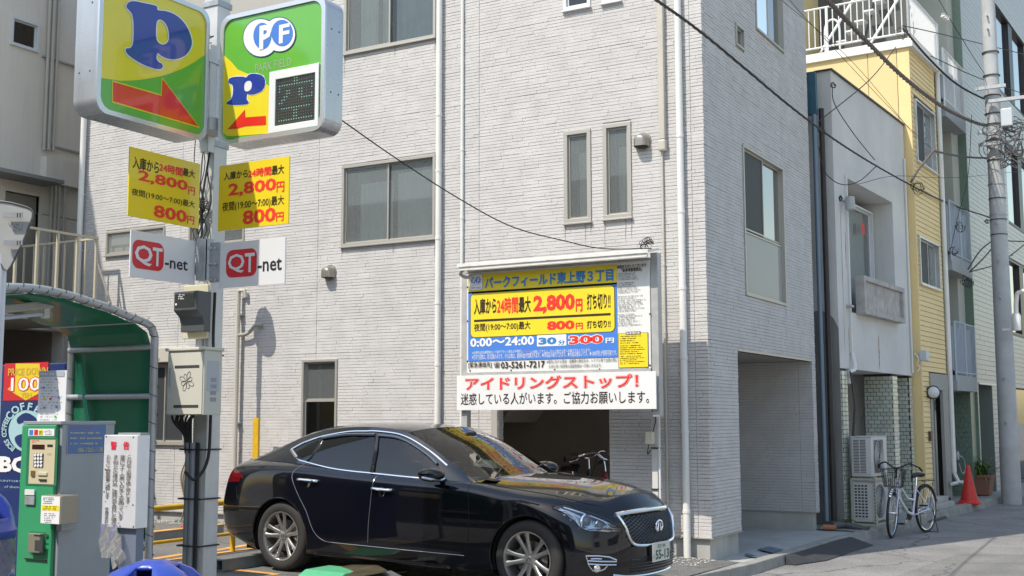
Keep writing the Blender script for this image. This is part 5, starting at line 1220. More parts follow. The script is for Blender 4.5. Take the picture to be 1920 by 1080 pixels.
MB().box((XLs+.1, 6.59, .60), (XR-.06, 6.63, .69)).build('hem_batten', CRM, sh)
lc = MB()
def coil(x, pts, n, r=.033):
    L = len(pts); q = []
    for i in range(n):
        t = i/n*(L-1); a, f = int(t), t-int(t); y = pts[a][0]*(1-f)+pts[a+1][0]*f; z = pts[a][1]*(1-f)+pts[a+1][1]*f
        dy, dz = pts[a+1][0]-pts[a][0], pts[a+1][1]-pts[a][1]; L_ = math.hypot(dy, dz); ny, nz = -dz/L_, dy/L_
        pt = [(x+r*math.cos(an), y+ny*r*math.sin(an)+dy/L_*.04*an/3, z+nz*r*math.sin(an)+dz/L_*.04*an/3) for an in np.linspace(0, 6.28, 11)]
        lc.tube(pt, .0024, 4)
coil(XR, P[2:], 13); coil(XLs, P[2:], 10); coil(XR, [(6.6, .5), (6.595, 2.2)], 8, .037); coil(XLs, [(6.6, .5), (6.595, 2.2)], 6, .037)
lc.build('lacing_cord', CABLE, sh, kind='stuff')
br = MB().tube([(XLs+.14, 6.56, 2.05), (XLs+.33, 6.56, 1.3)], .018, 8).build('brace', mat('green_pipe', (.05, .35, .22), .4), sh)
# fluorescent fitting under the canopy
fx = thing('strip_light', (-7.3, 5.5, 2.3), 'white fluorescent strip light hung under the shelter canopy', 'strip light')
a = at(0, 588, Y=5.55); b_ = at(96, 578, Y=5.9)
e = (Vector(b_)-Vector(a)); L = e.length; e.normalize(); s_ = e.cross(Vector((0, 0, 1))).normalized(); o_ = Vector(a)
MB().obox(o_-s_*.06, e*L, s_*.12, (0, 0, .06)).build('housing', mat('lamp_white', (.5, .5, .48), .5), fx, bevel=.008)
MB().tube([o_+Vector((0, 0, -.035)), o_+e*(L-.06)+Vector((0, 0, -.035))], .016, 10).build('tube', mat('tube_glass', (.62, .66, .85), .2), fx, smooth=True)
MB().obox(o_+e*(L-.06)-s_*.03+Vector((0, 0, -.07)), e*.04, s_*.06, (0, 0, .07)).build('socket', PVCW, fx)
MB().tube(osp([o_+e*L+Vector((0, 0, .03)), o_+e*(L+.07)+Vector((0, 0, .05)), o_+e*(L+.14)+Vector((0, 0, .11))], 4), .02, 8).build('black_conduit', CABLE, fx, smooth=True)
# ============================================================ PAY MACHINE
MX1, MX0, MY0, MY1, MZ = -6.68, -7.055, 5.48, 5.95, 1.585
pm = thing('pay_machine', (-6.9, 5.7, .1), 'green-fronted parking pay machine with grey sides under the shelter', 'pay machine')
m3 = cc(0, 630, 2.4)
GBD = mat('machine_grey', (.33, .36, .38), .4, .2, var=.05, vscale=4, streak=.08, streakcol=(.2, .22, .2)); GFR = mat('machine_green', (.035, .30, .13), .4, var=.04, vscale=5)
MB().box((MX0+.005, MY0+.02, .1), (MX1, MY1, MZ)).build('body', GBD, pm, bevel=.006)
MB().box((MX0, MY0-.012, .1), (MX1-.03, MY0+.019, MZ-.02)).build('front_door', GFR, pm, bevel=.008)
MB().box((MX0-.004, MY0+.0, MZ-.018), (MX1+.006, MY1+.004, MZ+.006)).build('top_cap', GBD, pm, bevel=.004)
SF = Sheet(dict(Y=MY0-.013), RU, RN, pm, m3)
SF.quad('icon_strip', WHITE, (130, 417), (245, 450), .002)
for i, m in enumerate((BLUE, RED, YEL)): SF.quad('icon', m, (134+i*22, 422), (150+i*22, 446), .003)
SF.text('釣', BLACK, (178, 426), (192, 444), .004); microrows(SF, GP, 200, 422, 242, 446, 4, .003, ch=4)
fr = MB(); A = SF.P(120, 458); B_ = SF.P(255, 672)
fr.box((A.x, MY0-.016, B_.z), (A.x+.02, MY0-.013+.0, A.z)); 
CRP = mat('cream_panel', (.58, .51, .34), .5)
SF.quad('recess_edge', mat('machine_green_dark', (.02, .17, .08), .5), (124, 458), (254, 676), .002, .01)
rec = SF.quad('cream_panel', CRP, (138, 466), (244, 668), .004)
SF.quad('display', mat('display_maroon', (.05, .015, .012), .15), (148, 488), (203, 510), .006); SF.quad('display', BLACK, (216, 488), (240, 499), .006)
microrows(SF, RED, 146, 467, 180, 482, 2, .006, ch=3); SF.text('ITC', GREEN, (217, 528), (234, 537), .006)
SF.quad('keypad', BLACK, (156, 528), (197, 592), .006, .004)
for r in range(4):
    for c in range(3):
        q = SF.P(163+c*13.2, 536+r*16, .006); MB().lathe(q, [(0, .006), (.0095, .005), (.011, 0)], 12, (0, -1, 0)).build('key', WHITE, pm)
for tl, br_, m in (((145, 605), (160, 632), mat('brass', (.35, .25, .10), .35, .7)), ((175, 612), (216, 628), CRM), ((180, 643), (213, 652), BLACK), ((118, 690), (160, 717), PVCW), ((118, 720), (159, 760), GALV), ((115, 998), (212, 1012), BLACK)):
    a = SF.P(*tl); c = SF.P(*br_); MB().box((a.x, MY0-.026, c.z), (c.x, MY0-.013, a.z)).build('fitting', m, pm, bevel=.002)
SF.quad('slot_recess', mat('machine_green_dark'), (138, 878), (204, 988), .002, .01)
a = SF.P(148, 885); c = SF.P(197, 975); tr = MB().box((a.x, MY0-.05, c.z), (c.x, MY0-.014, a.z)).build('coin_tray', mat('tray_metal', (.34, .32, .24), .4, .5), pm, bevel=.004)
SF2 = Sheet(dict(Y=MY0-.051), RU, RN, pm, m3); reparent(SF2.quad('tray_window', DGREY, (158, 918), (188, 968), .002), tr); reparent(SF2.quad('tray_slot', BLACK, (154, 893), (192, 902), .002), tr)
q = SF.P(213, 902, .0); MB().lathe(q, [(0, .008), (.012, .006), (.014, 0)], 12, (0, -1, 0)).build('lock', DGREY, pm)
# projecting card reader with notice
YR = MY0-.09; a = at(*m3(186, 716), Y=YR); c = at(*m3(268, 849), Y=YR)
cr = MB().box((a[0], YR, c[2]), (c[0]+.012, MY0+.05, a[2])).box((c[0]-.05, MY0-.02, c[2]+.004), (MX1+.06, MY0+.10, a[2]-.004)).build('card_reader', mat('reader_metal', (.36, .33, .26), .4, .5), pm, bevel=.004)
SR_ = Sheet(dict(Y=YR-.001), RU, RN, pm, m3); 
for o in (SR_.quad('notice', WHITE, (188, 719), (267, 847), .002), SR_.quad('notice_band', YEL, (190, 760), (266, 788), .003), microrows(SR_, GP, 196, 724, 262, 757, 4, .004, ch=5), microrows(SR_, BLACK, 196, 764, 262, 785, 3, .004, ch=5), microrows(SR_, GP, 200, 795, 262, 842, 6, .003, ch=4)): reparent(o, cr)
xx = c[0]+.0125; zr0, zr1 = c[2], a[2]
for (zz, h) in ((zr1-.055, .045), (zr0+.012, .025)): reparent(MB().box((MX1+.0, MY0-.023, zz-h), (MX1+.045, MY0-.0205, zz)).build('reader_window', BLACK, pm), cr)
MB().box((MX1-.0, MY0+.0, .86), (MX1+.05, MY0+.12, 1.02)).build('cup_box', GBD, pm, bevel=.004)
SD = Sheet(dict(X=MX1+.001), LU, LN, pm, m3)
PL = mat('faded_blue_plate', (.10, .18, .38), .35)
SD.quad('plate_edge', GALV, (304, 396), (476, 530), .002, .008); SD.quad('blue_plate', PL, (308, 400), (472, 526), .004)
FY = mat('faded_yellow_print', (.52, .50, .26), .6); FR = mat('faded_red_print', (.42, .12, .20), .6)
microrows(SD, FR, 322, 404, 440, 420, 1, .006, 'faded_print', ch=9, gap=.05); 
for y in (428, 452, 476): microrows(SD, FY, 314, y, 468, y+16, 1, .006, 'faded_print', ch=8, gap=.08, fillr=(.8, 1))
SD.text('086-1262-1138', FY, (348, 503), (460, 520), .006, .01)
nb = thing('rules_sheet', (-6.75, 5.6, 1.6), 'white printed rules sheet standing upright on the pay machine', 'notice')
SN = Sheet(dict(Y=MY0+.06), RU, RN, nb, m3); a = SN.P(176, 158); c = SN.P(291, 388)
MB().box((a.x, a.y+.001, c.z), (c.x, a.y+.006, a.z)).build('sheet', mat('paper', (.74, .75, .78), .5), nb)
SN.quad('heading', mat('grey_heading', (.40, .44, .50), .5), (178, 160), (290, 182), .002); microrows(SN, WHITE, 184, 164, 286, 178, 1, .004, ch=6)
for y in range(190, 380, 13): microrows(SN, GP, 182, y+1, 287, y+8, 1, .003, ch=4.5, fillr=(.5, .95), gap=.45)
for (x, y, m) in ((195, 228, BLUE), (262, 272, BLUE), (196, 275, YEL), (225, 278, RED), (252, 315, BLUE), (198, 318, BLUE), (246, 358, GREEN)): SN.quad('pictogram', m, (x, y), (x+9, y+8), .005)
# ============================================================ WARNING SIGN
wn = thing('warning_sign', (-5.8, 5.2, .1), 'brushed aluminium warning board with red heading and vertical lettering beside the pay machine', 'sign')
YWN = 5.22
a = at(*m3(470, 445), Y=YWN); c = at(*m3(607, 868), Y=YWN); dx_ = float(at(*m3(452, 845), Y=YWN)[0]-a[0])
BAL = mat('brushed_aluminium', (.80, .81, .84), .35, .35, var=.06, vscale=6)
L = float(c[0]-a[0]); H = float(a[2]-c[2])
MB().obox((a[0], YWN, c[2]), (L, .0, 0), (0, .10, 0), (0, 0, H)).build('panel', BAL, wn, bevel=.004)
MB().box((a[0]+.1, YWN+.02, a[2]+.001), (c[0], YWN+.09, a[2]+.014)).build('cap', GALV, wn)
MB().box((a[0]+.13, YWN+.03, .1), (c[0]-.02, YWN+.09, c[2])).build('post', mat('slate_post', (.16, .19, .26), .5), wn)
SWN = Sheet(dict(Y=YWN-.001), RU, RN, wn, m3)
RDP = mat('warning_red', (.66, .02, .05), .45)
SWN.text('警', RDP, (499, 474), (525, 512), .002, .02); SWN.text('告', RDP, (556, 474), (582, 512), .002, .02)
for s_, x0, x1, y0, y1 in (('この付近での喫煙を固く禁止します。', 577, 591, 535, 770), ('非常にマナーの悪い人が多く大変困っています。', 546, 560, 535, 846), ('また何らかの違法行為、迷惑行為を発見した場合', 515, 529, 535, 850), ('ただちに上野警察署へ通報します。', 484, 498, 535, 748), ('管理会社', 478, 492, 770, 850)):
    SWN.text(s_.replace('ー', '｜'), BRNT, (x0-5, y0), (x1-5, y1), .002, 0., vert=True)
for (x, y) in ((478, 452), (600, 455), (468, 700), (598, 760), (540, 855), (600, 858), (474, 600)): q = SWN.P(x, y); MB().lathe(q, [(0, .004), (.004, .003), (.005, 0)], 8, (0, -1, 0)).build('rivet', DGREY, wn)
tpm = glass('clear_tape', (.85, .87, .9), 1.45, opa=.30, rough=.15)
tp_ = MB(); S_ = Sheet(dict(Y=YWN-.012), RU, RN, wn, m3)
for pts in ([(448, 846), (530, 848), (532, 1000), (450, 998)], [(462, 900), (530, 850), (568, 1000), (515, 1050)]):
    n_ = 6
    for j in range(n_+1):
        for i in range(n_+1):
            u, v = i/n_, j/n_; x = (pts[0][0]*(1-u)+pts[1][0]*u)*(1-v)+(pts[3][0]*(1-u)+pts[2][0]*u)*v; y = (pts[0][1]*(1-u)+pts[1][1]*u)*(1-v)+(pts[3][1]*(1-u)+pts[2][1]*u)*v
            q = S_.P(x, y, .01*math.sin(x*.11+y*.05)+(.006 if pts[0][0] > 450 else 0)); tp_.v.append(tuple(q))
    o0 = len(tp_.v)-(n_+1)**2; tp_.f += [(o0+j*(n_+1)+i, o0+j*(n_+1)+i+1, o0+(j+1)*(n_+1)+i+1, o0+(j+1)*(n_+1)+i) for j in range(n_) for i in range(n_)]
tp_.build('clear_tape', tpm, wn, smooth=True, fix=False)
# ============================================================ RECYCLING BINS
BB = mat('blue_bin_plastic', (.035, .07, .40), .3, var=.08, vscale=4, bump=.04, bscale=30, coat=.25)
BAG = glass('clear_bag', (.8, .82, .86), 1.45, opa=.28, rough=.12, boost=.06)
def supere(a, hx, hy, p=3.2):
    c, s_ = math.cos(a), math.sin(a); r = (abs(c)**p+abs(s_)**p)**(-1/p); return hx*c*r, hy*s_*r
def bin_(x, y, z0, rot, lab, H=1.08, hw=.235):
    t = thing('recycling_bin', (x, y, z0), lab, 'bin', 'blue recycling bins beside the pay machine')
    n = 40; cs, sn = math.cos(rot), math.sin(rot)
    def R(px, py, pz): return (x+px*cs-py*sn, y+px*sn+py*cs, z0+pz)
    b = MB(); lv = [(0, .80), (.05, .82), (.4, .9), (.72*H, .98)]
    for z, k in lv: b.v += [R(*supere(2*math.pi*j/n, hw*k, hw*k), z) for j in range(n)]
    b.f = [(i*n+j, i*n+(j+1) % n, (i+1)*n+(j+1) % n, (i+1)*n+j) for i in range(len(lv)-1) for j in range(n)]; b.build('body', BB, t, smooth=True)
    b = MB(); lv = [(.70*H, 1.06), (.745*H, 1.08), (.76*H, 1.03), (.82*H, .98), (.88*H, .90), (.93*H, .77), (.965*H, .60), (.985*H, .40), (1.0*H, .15)]; 
    for z, k in lv: b.v += [R(*supere(2*math.pi*j/n, hw*k, hw*k), z) for j in range(n)]
    for i in range(len(lv)-1):
        for j in range(n):
            a = (j+.5)/n*360; hole = i in (3, 4, 5, 6) and any(abs((a-c+180) % 360-180) < w for c, w in ((90, 17), (270, 17), (0, 17), (180, 17)))
            if not hole: b.f.append((i*n+j, i*n+(j+1) % n, (i+1)*n+(j+1) % n, (i+1)*n+j))
    b.f.append(tuple((len(lv)-1)*n+j for j in range(n)))
    o = b.build('lid', BB, t, smooth=True); md = o.modifiers.new('s', 'SOLIDIFY'); md.thickness = .012; md.offset = -1
    b = MB()
    for c in (0, 90, 180, 270):      # scoop walls sloping into the bin
        for sg in (-17, 17):
            a = rad(c+sg); p0 = [R(*supere(a, hw*k, hw*k), z) for z, k in ((.82*H, .98), (.88*H, .90), (.93*H, .77), (.965*H, .60), (.985*H, .40))]; p1 = [R(*[v*.45 for v in supere(rad(c+sg*.6), hw, hw)], .80*H)]
            b.add(p0+p1, [(0, 1, 2, 3, 4, 5)])
    reparent(b.build('scoop', BB, t), o)
    b = MB(); b.v = [R(*supere(2*math.pi*j/n, hw*.9, hw*.9), .78*H) for j in range(n)]; b.f = [tuple(range(n))]; b.build('inside_dark', DARKIN, t)
    b = MB(); rr = random.Random(4)
    for i in range(7):
        z = .70*H-.001-i*.035*H; b.v += [R(*[q*rr.uniform(.985, 1.03) for q in supere(2*math.pi*j/n, hw*(1.03-.0*i), hw*1.03)], z+rr.uniform(-.004, .004)) for j in range(n)]
    b.f = [(i*n+j, (i+1)*n+j, (i+1)*n+(j+1) % n, i*n+(j+1) % n) for i in range(6) for j in range(n)]; b.build('bag', BAG, t, fix=False)
    return t
bin_(-6.755, 4.88, .1, rad(20), 'blue recycling bin with bag under its domed lid at the left edge')
bin_(-3.18, 3.02, .05, rad(28), 'blue recycling bin with scooped dome lid nearest to the viewer', H=1.065, hw=.215)
# ============================================================ VENDING MACHINE
YV = 6.9; VX1 = float(at(118, 800, Y=YV)[0]); VX0 = VX1-1.1
vm = thing('vending_machine', (-8.3, YV, .1), 'dark blue canned coffee vending machine side banner behind the pay machine', 'vending machine')
DBL = mat('vending_blue', (.012, .03, .14), .25, coat=.5)
zt2 = float(at(60, 682, Y=YV)[2])
MB().box((VX0, YV, .1), (VX1, YV+.7, zt2)).build('cabinet', DBL, vm, bevel=.01)
SV = Sheet(dict(Y=YV-.002), RU, RN, vm, m3)
SV.quad('red_panel', mat('vending_red', (.55, .02, .03), .3), (22, 124), (212, 288), .002); SV.poly('yellow_band', mat('vending_yellow', (.72, .55, .03), .3), [(72, 124), (180, 124), (184, 205), (210, 240), (118, 290), (36, 240), (70, 205)], .004)
GOLD = mat('vending_gold', (.60, .38, .05), .3); PB_2 = mat('pale_blue_print', (.36, .56, .60), .4)
SV.text('PRICE DOWN', GOLD, (40, 146), (218, 174), .006, .03); SV.text('100', RED, (50, 184), (187, 250), .006, .05); SV.text('100', WHITE, (54, 188), (183, 246), .008, .01); SV.text('YEN', GOLD, (96, 256), (144, 278), .006, .03)
SV.poly('disc', PB_2, [(122+82*math.cos(a), 428+94*math.sin(a)) for a in np.linspace(0, 6.2, 40)], .003)
SV.poly('dark_shape', DBL, [(80, 370), (120, 345), (165, 370), (160, 395), (120, 385), (85, 395)], .006, smooth=3); SV.poly('dark_shape', DBL, [(70, 455), (110, 440), (150, 455), (170, 490), (120, 510), (80, 490)], .006, smooth=3)
def arc_text(S, body, cx, cy, rx, ry, a0, a1, h, m, off):
    for i, ch in enumerate(body):
        if ch == ' ': continue
        a = rad(a0+(a1-a0)*i/(len(body)-1)); v, f = text_raw(ch, .03, False, 2); mn, mx = v.min(0), v.max(0); q = (v-(mn+mx)/2)/.73*h
        th = a+math.pi/2; c, s_ = math.cos(th), math.sin(th); X = cx+rx*math.cos(a)+q[:, 0]*c+q[:, 1]*s_; Y_ = cy+ry*math.sin(a)+q[:, 0]*s_-q[:, 1]*c
        b = MB(); b.v = [tuple(S.P(px, py, off)) for px, py in zip(X, Y_)]; b.f = f; b.build('lettering', m, S.par, fix=False)
arc_text(SV, 'COFFEE', 120, 428, 95, 112, -142, -38, 34, PB_2, .005); arc_text(SV, 'BOSS COFFEE', 120, 428, 100, 100, 128, 212, 22, PB_2, .005)
SV.text('BOSS', WHITE, (2, 540), (232, 620), .005, .045); SV.text('SUNTORY BOSS IS THE BOSS', PB_2, (-6, 646), (300, 666), .004); SV.text('of them all since 1992', PB_2, (22, 672), (215, 690), .004)
# ============================================================ LEFT BUILDING
lb = thing('beige_building', (-18, 14, 0), 'plain beige rendered building with steel canopy door at the left edge', 'building')
BGE = mat('beige_render', (.74, .68, .60), .85, var=.04, vscale=1.2, bump=.15, bscale=50, streak=.14, streakcol=(.30, .28, .24))
XB = -17.; LBm = lambda u, o, z: (XB+o, u, z)
def lbw(tl, br): a = at(*tl, X=XB); c = at(*br, X=XB); return float(a[1]), float(c[1]), float(c[2]), float(a[2])
wl = lbw((20, 30), (71, 94)); wl = (wl[0], wl[1], float(at(20, 84, X=XB)[2]), float(at(20, 28, X=XB)[2])); dl = lbw((9, 357), (65, 560)); opn = (5., 13.95, -.1, 3.12)
backing(LBm, 5., 22, 0, 12, [wl, dl, opn], .3, 'wall', BGE, lb)
MB().box((XB-6, 4.9, 0), (XB, 5, 12)).build('wall', BGE, lb); MB().box((XB-5, 5, 0), (XB-4.9, 14, 3.2)).build('garage_back', DARKIN, lb); MB().box((XB-5, 13.96, 0), (XB-.31, 14.05, 3.2)).build('garage_side', DKW, lb); MB().box((XB-5, 5, 3.2), (XB-.31, 22, 3.3)).build('floor_slab', DKW, lb)
window(LBm, *wl, lb, WFRAME, [(0, 1, 0, 1, GL)], fw=.05, prod=.04)
MB().box((XB-.12, dl[0], dl[2]), (XB-.06, dl[1], dl[3])).build('door', mat('beige_door', (.30, .27, .23), .6, var=.04), lb)
for q in ((dl[0]-.06, dl[0], dl[2], dl[3]+.06), (dl[1], dl[1]+.06, dl[2], dl[3]+.06), (dl[0]+.002, dl[1]-.002, dl[3], dl[3]+.058)): _b = MB(); _bx(_b, LBm, q[0], q[1], q[2], q[3], .02, .12); _b.build('door_frame', BGE, lb)
zc = float(at(60, 338, X=XB+.3)[2]); y1_ = float(at(117, 345, X=XB+.45)[1])
MB().box((XB+.001, 11.6, zc), (XB+.5, y1_, zc+.06)).build('canopy', mat('canopy_steel', (.25, .245, .24), .6, .1), lb)
MB().box((XB+.001, 11.6, 5.1+.0), (XB+.006, 15.0, 5.112)).build('wall_joint', mat('joint_line', (.25, .235, .2), .9), lb)
for px in (88, 96, 105):
    q = at(px, 150, X=XB+.06); z_ = float(at(px, 283, X=XB+.06)[2]); MB().tube([(q[0], q[1], z_), (q[0], q[1], 12)], .028 if px != 96 else .035, 10).build('drainpipe', PVCB, lb, smooth=True)
a = at(88, 292, X=XB+.16); c = at(110, 345, X=XB+.16); MB().box((XB+.001, a[1], c[2]), (XB+.16, float(a[1])+1.9, a[2])).build('duct_box', BGE, lb)
for px in (93, 101, 108, 118): q = at(px, 450, X=XB+.07); MB().tube([(q[0], q[1], 3.2), (q[0], q[1], float(c[2]))], .026, 10).build('drainpipe', PVCB, lb, smooth=True)
for py in (108, 272): q = at(90, py, X=XB+.04); MB().box((XB+.001, float(q[1])-.1, float(q[2])-.015), (XB+.05, float(q[1])+.75, float(q[2])+.015)).build('pipe_clamp', GALV, lb)
# stair landing railing
ld = thing('stair_landing', (-14.63, 12.53, 3.4), 'beige steel landing with barred railing beside the white corner pipe', 'landing')
LX, LY, LZ = -14.62, 12.54, 4.37
RM = mat('beige_steel_paint', (.50, .45, .34), .5)
MB().box((LX-.02, 7.6, LZ-.0), (LX+.02, LY+.02, LZ+.035)).build('rail', RM, ld); MB().box((-16.9, LY-.02, LZ+.0), (LX-.021, LY+.02, LZ+.033)).build('rail', RM, ld)
for i in range(9): MB().box((LX-.018, LY-.018-i*.36, LZ-1.2), (LX+.018, LY+.018-i*.36, LZ-.001)).build('baluster' if i else 'corner_post', RM, ld)
for i in range(1, 9): MB().box((LX-.012-i*.24, LY-.012, LZ-1.2), (LX+.012-i*.24, LY+.012, LZ-.001)).build('baluster', RM, ld)
MB().box((-16.95, 7.6, LZ-1.32), (LX+.03, LY+.03, LZ-1.2)).build('deck', mat('deck_steel', (.30, .28, .22), .6), ld)
MB().box((LX-.06, LY-.06, .1), (LX, LY, LZ-1.32)).build('leg', RM, ld)
MB().tube([(LX+.0, LY, LZ-.3), (LX+.35, LY+.3, LZ-1.6)], .015, 6).build('brace', RM, ld)
# rear of the road sign at the left edge
ss = thing('road_sign', (-3, 5, 0), 'back of a rounded triangular road sign on a white pole cut by the left edge', 'road sign')
DS = 6.5; Pq = lambda x, y, d=DS: Vector(at(x, y, dep=d))
tri = [Pq(*p) for p in [(-42, 388), (-34, 380), (-10, 376), (20, 380), (50, 388), (58, 392), (62, 399), (61, 408), (52, 432), (36, 470), (20, 500), (14, 507), (6, 504), (-6, 480), (-28, 432), (-43, 398)]]
fw_ = Vector(F_); MB().prism(tri, fw_*.003).build('plate', mat('sign_back', (.52, .53, .52), .5, .15, var=.06), ss)
MB().tube(tri+[tri[0]], .006, 6).build('rim', mat('sign_rim', (.10, .10, .10), .5), ss, smooth=True)
pb = Pq(4, 540); px_ = pb.x-.012; MB().tube([(pb.x-.02, pb.y, -.1), (pb.x-.02, pb.y, float(Pq(8, 376).z))], .032, 14).build('pole', mat('white_pole', (.62, .64, .68), .35), ss, smooth=True)
for y in (400, 452): MB().obox(Pq(8, y+8, DS-.02), Vector(R_)*.10, -fw_*.012, (0, 0, .028)).build('clamp', GALV, ss)
for y in (404, 456):
    for x in (33, 38): MB().obox(Pq(x, y+4, DS-.02), Vector(R_)*.007, -fw_*.012, (0, 0, .025)).build('bolt', DGREY, ss)
Sx = MB(); rs = random.Random(2)
for i in range(26): q = Pq(14+rs.random()*28, 420+rs.random()*14, DS-.004); Sx.obox(q, Vector(R_)*.006, -fw_*.001, (0, 0, .006))
Sx.build('stamped_mark', mat('stamp', (.3, .3, .3), .6), ss, kind='stuff')
# ============================================================ LOT FURNITURE
YB = mat('yellow_barrier_paint', (.66, .40, .02), .4, var=.12, vscale=10, streak=.15, streakcol=(.3, .18, .05))
ba = thing('bay_barrier', (-9.56, 10, .12), 'yellow pipe barrier closing the back of the parking bays', 'barrier')
MB().tube([(-9.56, 7.7, .67), (-9.56, 11.2, .67)], .032, 14).build('rail', YB, ba, smooth=True); MB().tube([(-9.56, 7.7, .315), (-9.56, 11.2, .315)], .02, 12).build('rail', YB, ba, smooth=True)
for y in (7.75, 10.27, 11.15): MB().tube([(-9.56, y, .12), (-9.56, y, .67)], .03, 12).build('post', YB, ba, smooth=True)
yp = thing('marker_post', (-11.34, 12.6, .1), 'flat yellow marker post standing against the clad wall behind the car', 'post')
MB().box((-11.39, 12.58, .1), (-11.29, 12.61, 1.62)).build('blade', YB, yp, bevel=.003); MB().box((-11.42, 12.55, .1), (-11.26, 12.64, .13)).build('foot', YB, yp)
def wheelstop(p, L, lab, m, top=None, w=.10, h=.115, z0=None):
    t = thing('wheel_stop', p, lab, 'wheel stop'); x, y = p[0], p[1]; z = z0 or zlot(x)+.004
    MB().prism([(x, y, z), (x+w, y, z), (x+w, y, z+h), (x, y, z+h)], (-.16*L/1.0*.0, L, 0), holes=[[(x+.012, y, z+.012), (x+w-.012, y, z+.012), (x+w-.012, y, z+h-.012), (x+.012, y, z+h-.012)]]).build('channel', m, t)
    if top: MB().box((x-.004, y-.004, z+h+.001), (x+w+.03, y+L, z+h+.008)).build('painted_top', top, t)
    return t
WSM = mat('zinc_channel', (.26, .28, .30), .42, .5, var=.15, vscale=8)
wheelstop((-8.45, 8.84, .12), 1.75, 'grey steel box channel wheel stop behind the rear tyre of the black car', WSM)
wheelstop((-11.2, 10.55, .12), 1.2, 'steel channel wheel stop with yellow top beyond the pipe barrier', WSM, YLINE)
fpz = thing('flap_lock', (-7.3, 8.9, .1), 'green housing and tilted metal flap of the bay lock device beside the car', 'flap lock')
GL_ = mat('lock_green', (.10, .42, .22), .45, var=.08, vscale=8)
z = zlot(-7.4); 
def fz(px, py, zz): q = at(px, py, Z=zz); return (float(q[0]), float(q[1]), zz)
hv = [fz(562, 1086, z), fz(568, 1071, z+.02), fz(592, 1061.5, z+.12), fz(628, 1065, z+.13), fz(662, 1071, z+.12), fz(676, 1082, z+.02)]
c0 = Vector(hv[2]); hx = -7.26
MB().prism([(hx, 8.62, z), (hx, 8.66, z+.075), (hx, 8.76, z+.115), (hx, 9.10, z+.115), (hx, 9.2, z+.06), (hx, 9.22, z)], (.52, -.06, 0)).build('housing', GL_, fpz, bevel=.02)
BRF = mat('scuffed_flap', (.22, .19, .12), .3, .6, var=.25, vscale=6)
MB().obox(fz(640, 1082, z+.02), (.30, -.01, .0), (.02, .62, .0), (0, 0, .012)).build('base_plate', BRF, fpz)
fq = [fz(631, 1066, z+.10), fz(694, 1053.5, z+.14), fz(727, 1072, z+.13), fz(655, 1085, z+.09)]
MB().prism(fq, (0, 0, .01)).build('flap', BRF, fpz); CHK = mat('checker_plate', (.36, .38, .40), .35, .7, bump=.5, bscale=90)
fq = [fz(672, 1085, z+.05), fz(733, 1072, z+.10), fz(756, 1084, z+.09), fz(700, 1098, z+.04)]; MB().prism(fq, (0, 0, .012)).build('tread_plate', CHK, fpz)
def cone(x, y, z, H, lab, m, base=.19):
    t = thing('traffic_cone', (x, y, z), lab, 'traffic cone'); k = H/.7
    MB().lathe((x, y, z), [(.16*k, .02), (.155*k, .07), (.125*k, .2*k), (.088*k, .38*k), (.045*k, .6*k), (.034*k, H-.01), (.028*k, H), (0, H)], 24).build('body', m, t, smooth=True)
    MB().box((x-base, y-base, z), (x+base, y+base, z+.03)).lathe((x, y, z+.03), [(.19*k, 0), (.18*k, .03), (.15*k, .04)], 24).build('base', m, t, bevel=.01)
    return t
RC = mat('red_cone_rubber', (.62, .035, .025), .5, var=.08, vscale=8)
cone(-3.80, 23.75, .0, .72, 'red traffic cone standing at the kerb in front of the balcony flats', RC, .2)
cone(-12.05, 12.3, zlot(-12), .62, 'red traffic cone half hidden behind the sign pole at the foot of the clad wall', RC)
# vine on the wall behind the barrier
vn = MB(); x_ = float(at(342, 930, Y=12.85)[0])
for s0 in (0, .05): vn.tube(osp([(x_+s0, 12.84, .12), (x_+s0+.04, 12.86, .4), (x_+s0-.05, 12.86, .75), (x_+s0+.05, 12.86, 1.02)], 5), .012, 5)
tag(vn.build('vine', mat('dry_vine', (.22, .18, .11), .8), None), 'thin dry vine climbing the clad wall behind the barrier', 'vine')
# pavement covers and ramps
cv = thing('service_cover', (-4.55, 15, 0), 'blue-grey rectangular service cover set in the concrete pavement', 'cover')
q = [at(*p, Z=.006) for p in ((1420, 1030), (1441, 1025), (1470, 1031), (1450, 1037))]; MB().prism([tuple(p) for p in q], (0, 0, .004)).build('plate', mat('blue_cover', (.14, .20, .27), .5, .2, var=.15, vscale=30, bump=.3, bscale=100), cv)
cv = thing('service_cover', (-4.5, 13.6, 0), 'small round-cornered cover nearer the house corner than the rectangular one', 'cover')
q = [at(*p, Z=.006) for p in ((1395, 1039), (1402, 1038), (1420, 1043), (1417, 1045), (1404, 1043))]; MB().prism([tuple(p) for p in q], (0, 0, .004)).build('plate', mat('blue_cover'), cv)
rp = thing('kerb_ramp', (-4.2, 15, -.1), 'long black rubber kerb ramp in front of the passage', 'ramp')
RUB = mat('black_rubber', (.045, .045, .048), .7, var=.2, vscale=6, bump=.4, bscale=25)
for i in range(4):
    y0, y1 = 13.95+i*.66, 13.95+(i+1)*.66-.006; w0, w1 = (.12 if i == 0 else .30), .30
    a0_, a1_ = kin(y0)+.006, kin(y1)+.006
    MB().add([(a0_, y0, -.119), (a1_, y1, -.119), (a1_+w1, y1, -.119), (a0_+w0, y0, -.119), (a0_, y0, -.01), (a1_, y1, -.01), (a1_+w1, y1, -.105), (a0_+w0, y0, -.105)],
             [(0, 3, 2, 1), (4, 5, 6, 7), (0, 1, 5, 4), (1, 2, 6, 5), (2, 3, 7, 6), (3, 0, 4, 7)]).build('ramp_piece', RUB, rp, bevel=.006)
rp = thing('steel_ramp', (-3.75, 21, -.1), 'dark steel ramp plate at the yellow house doorstep', 'ramp')
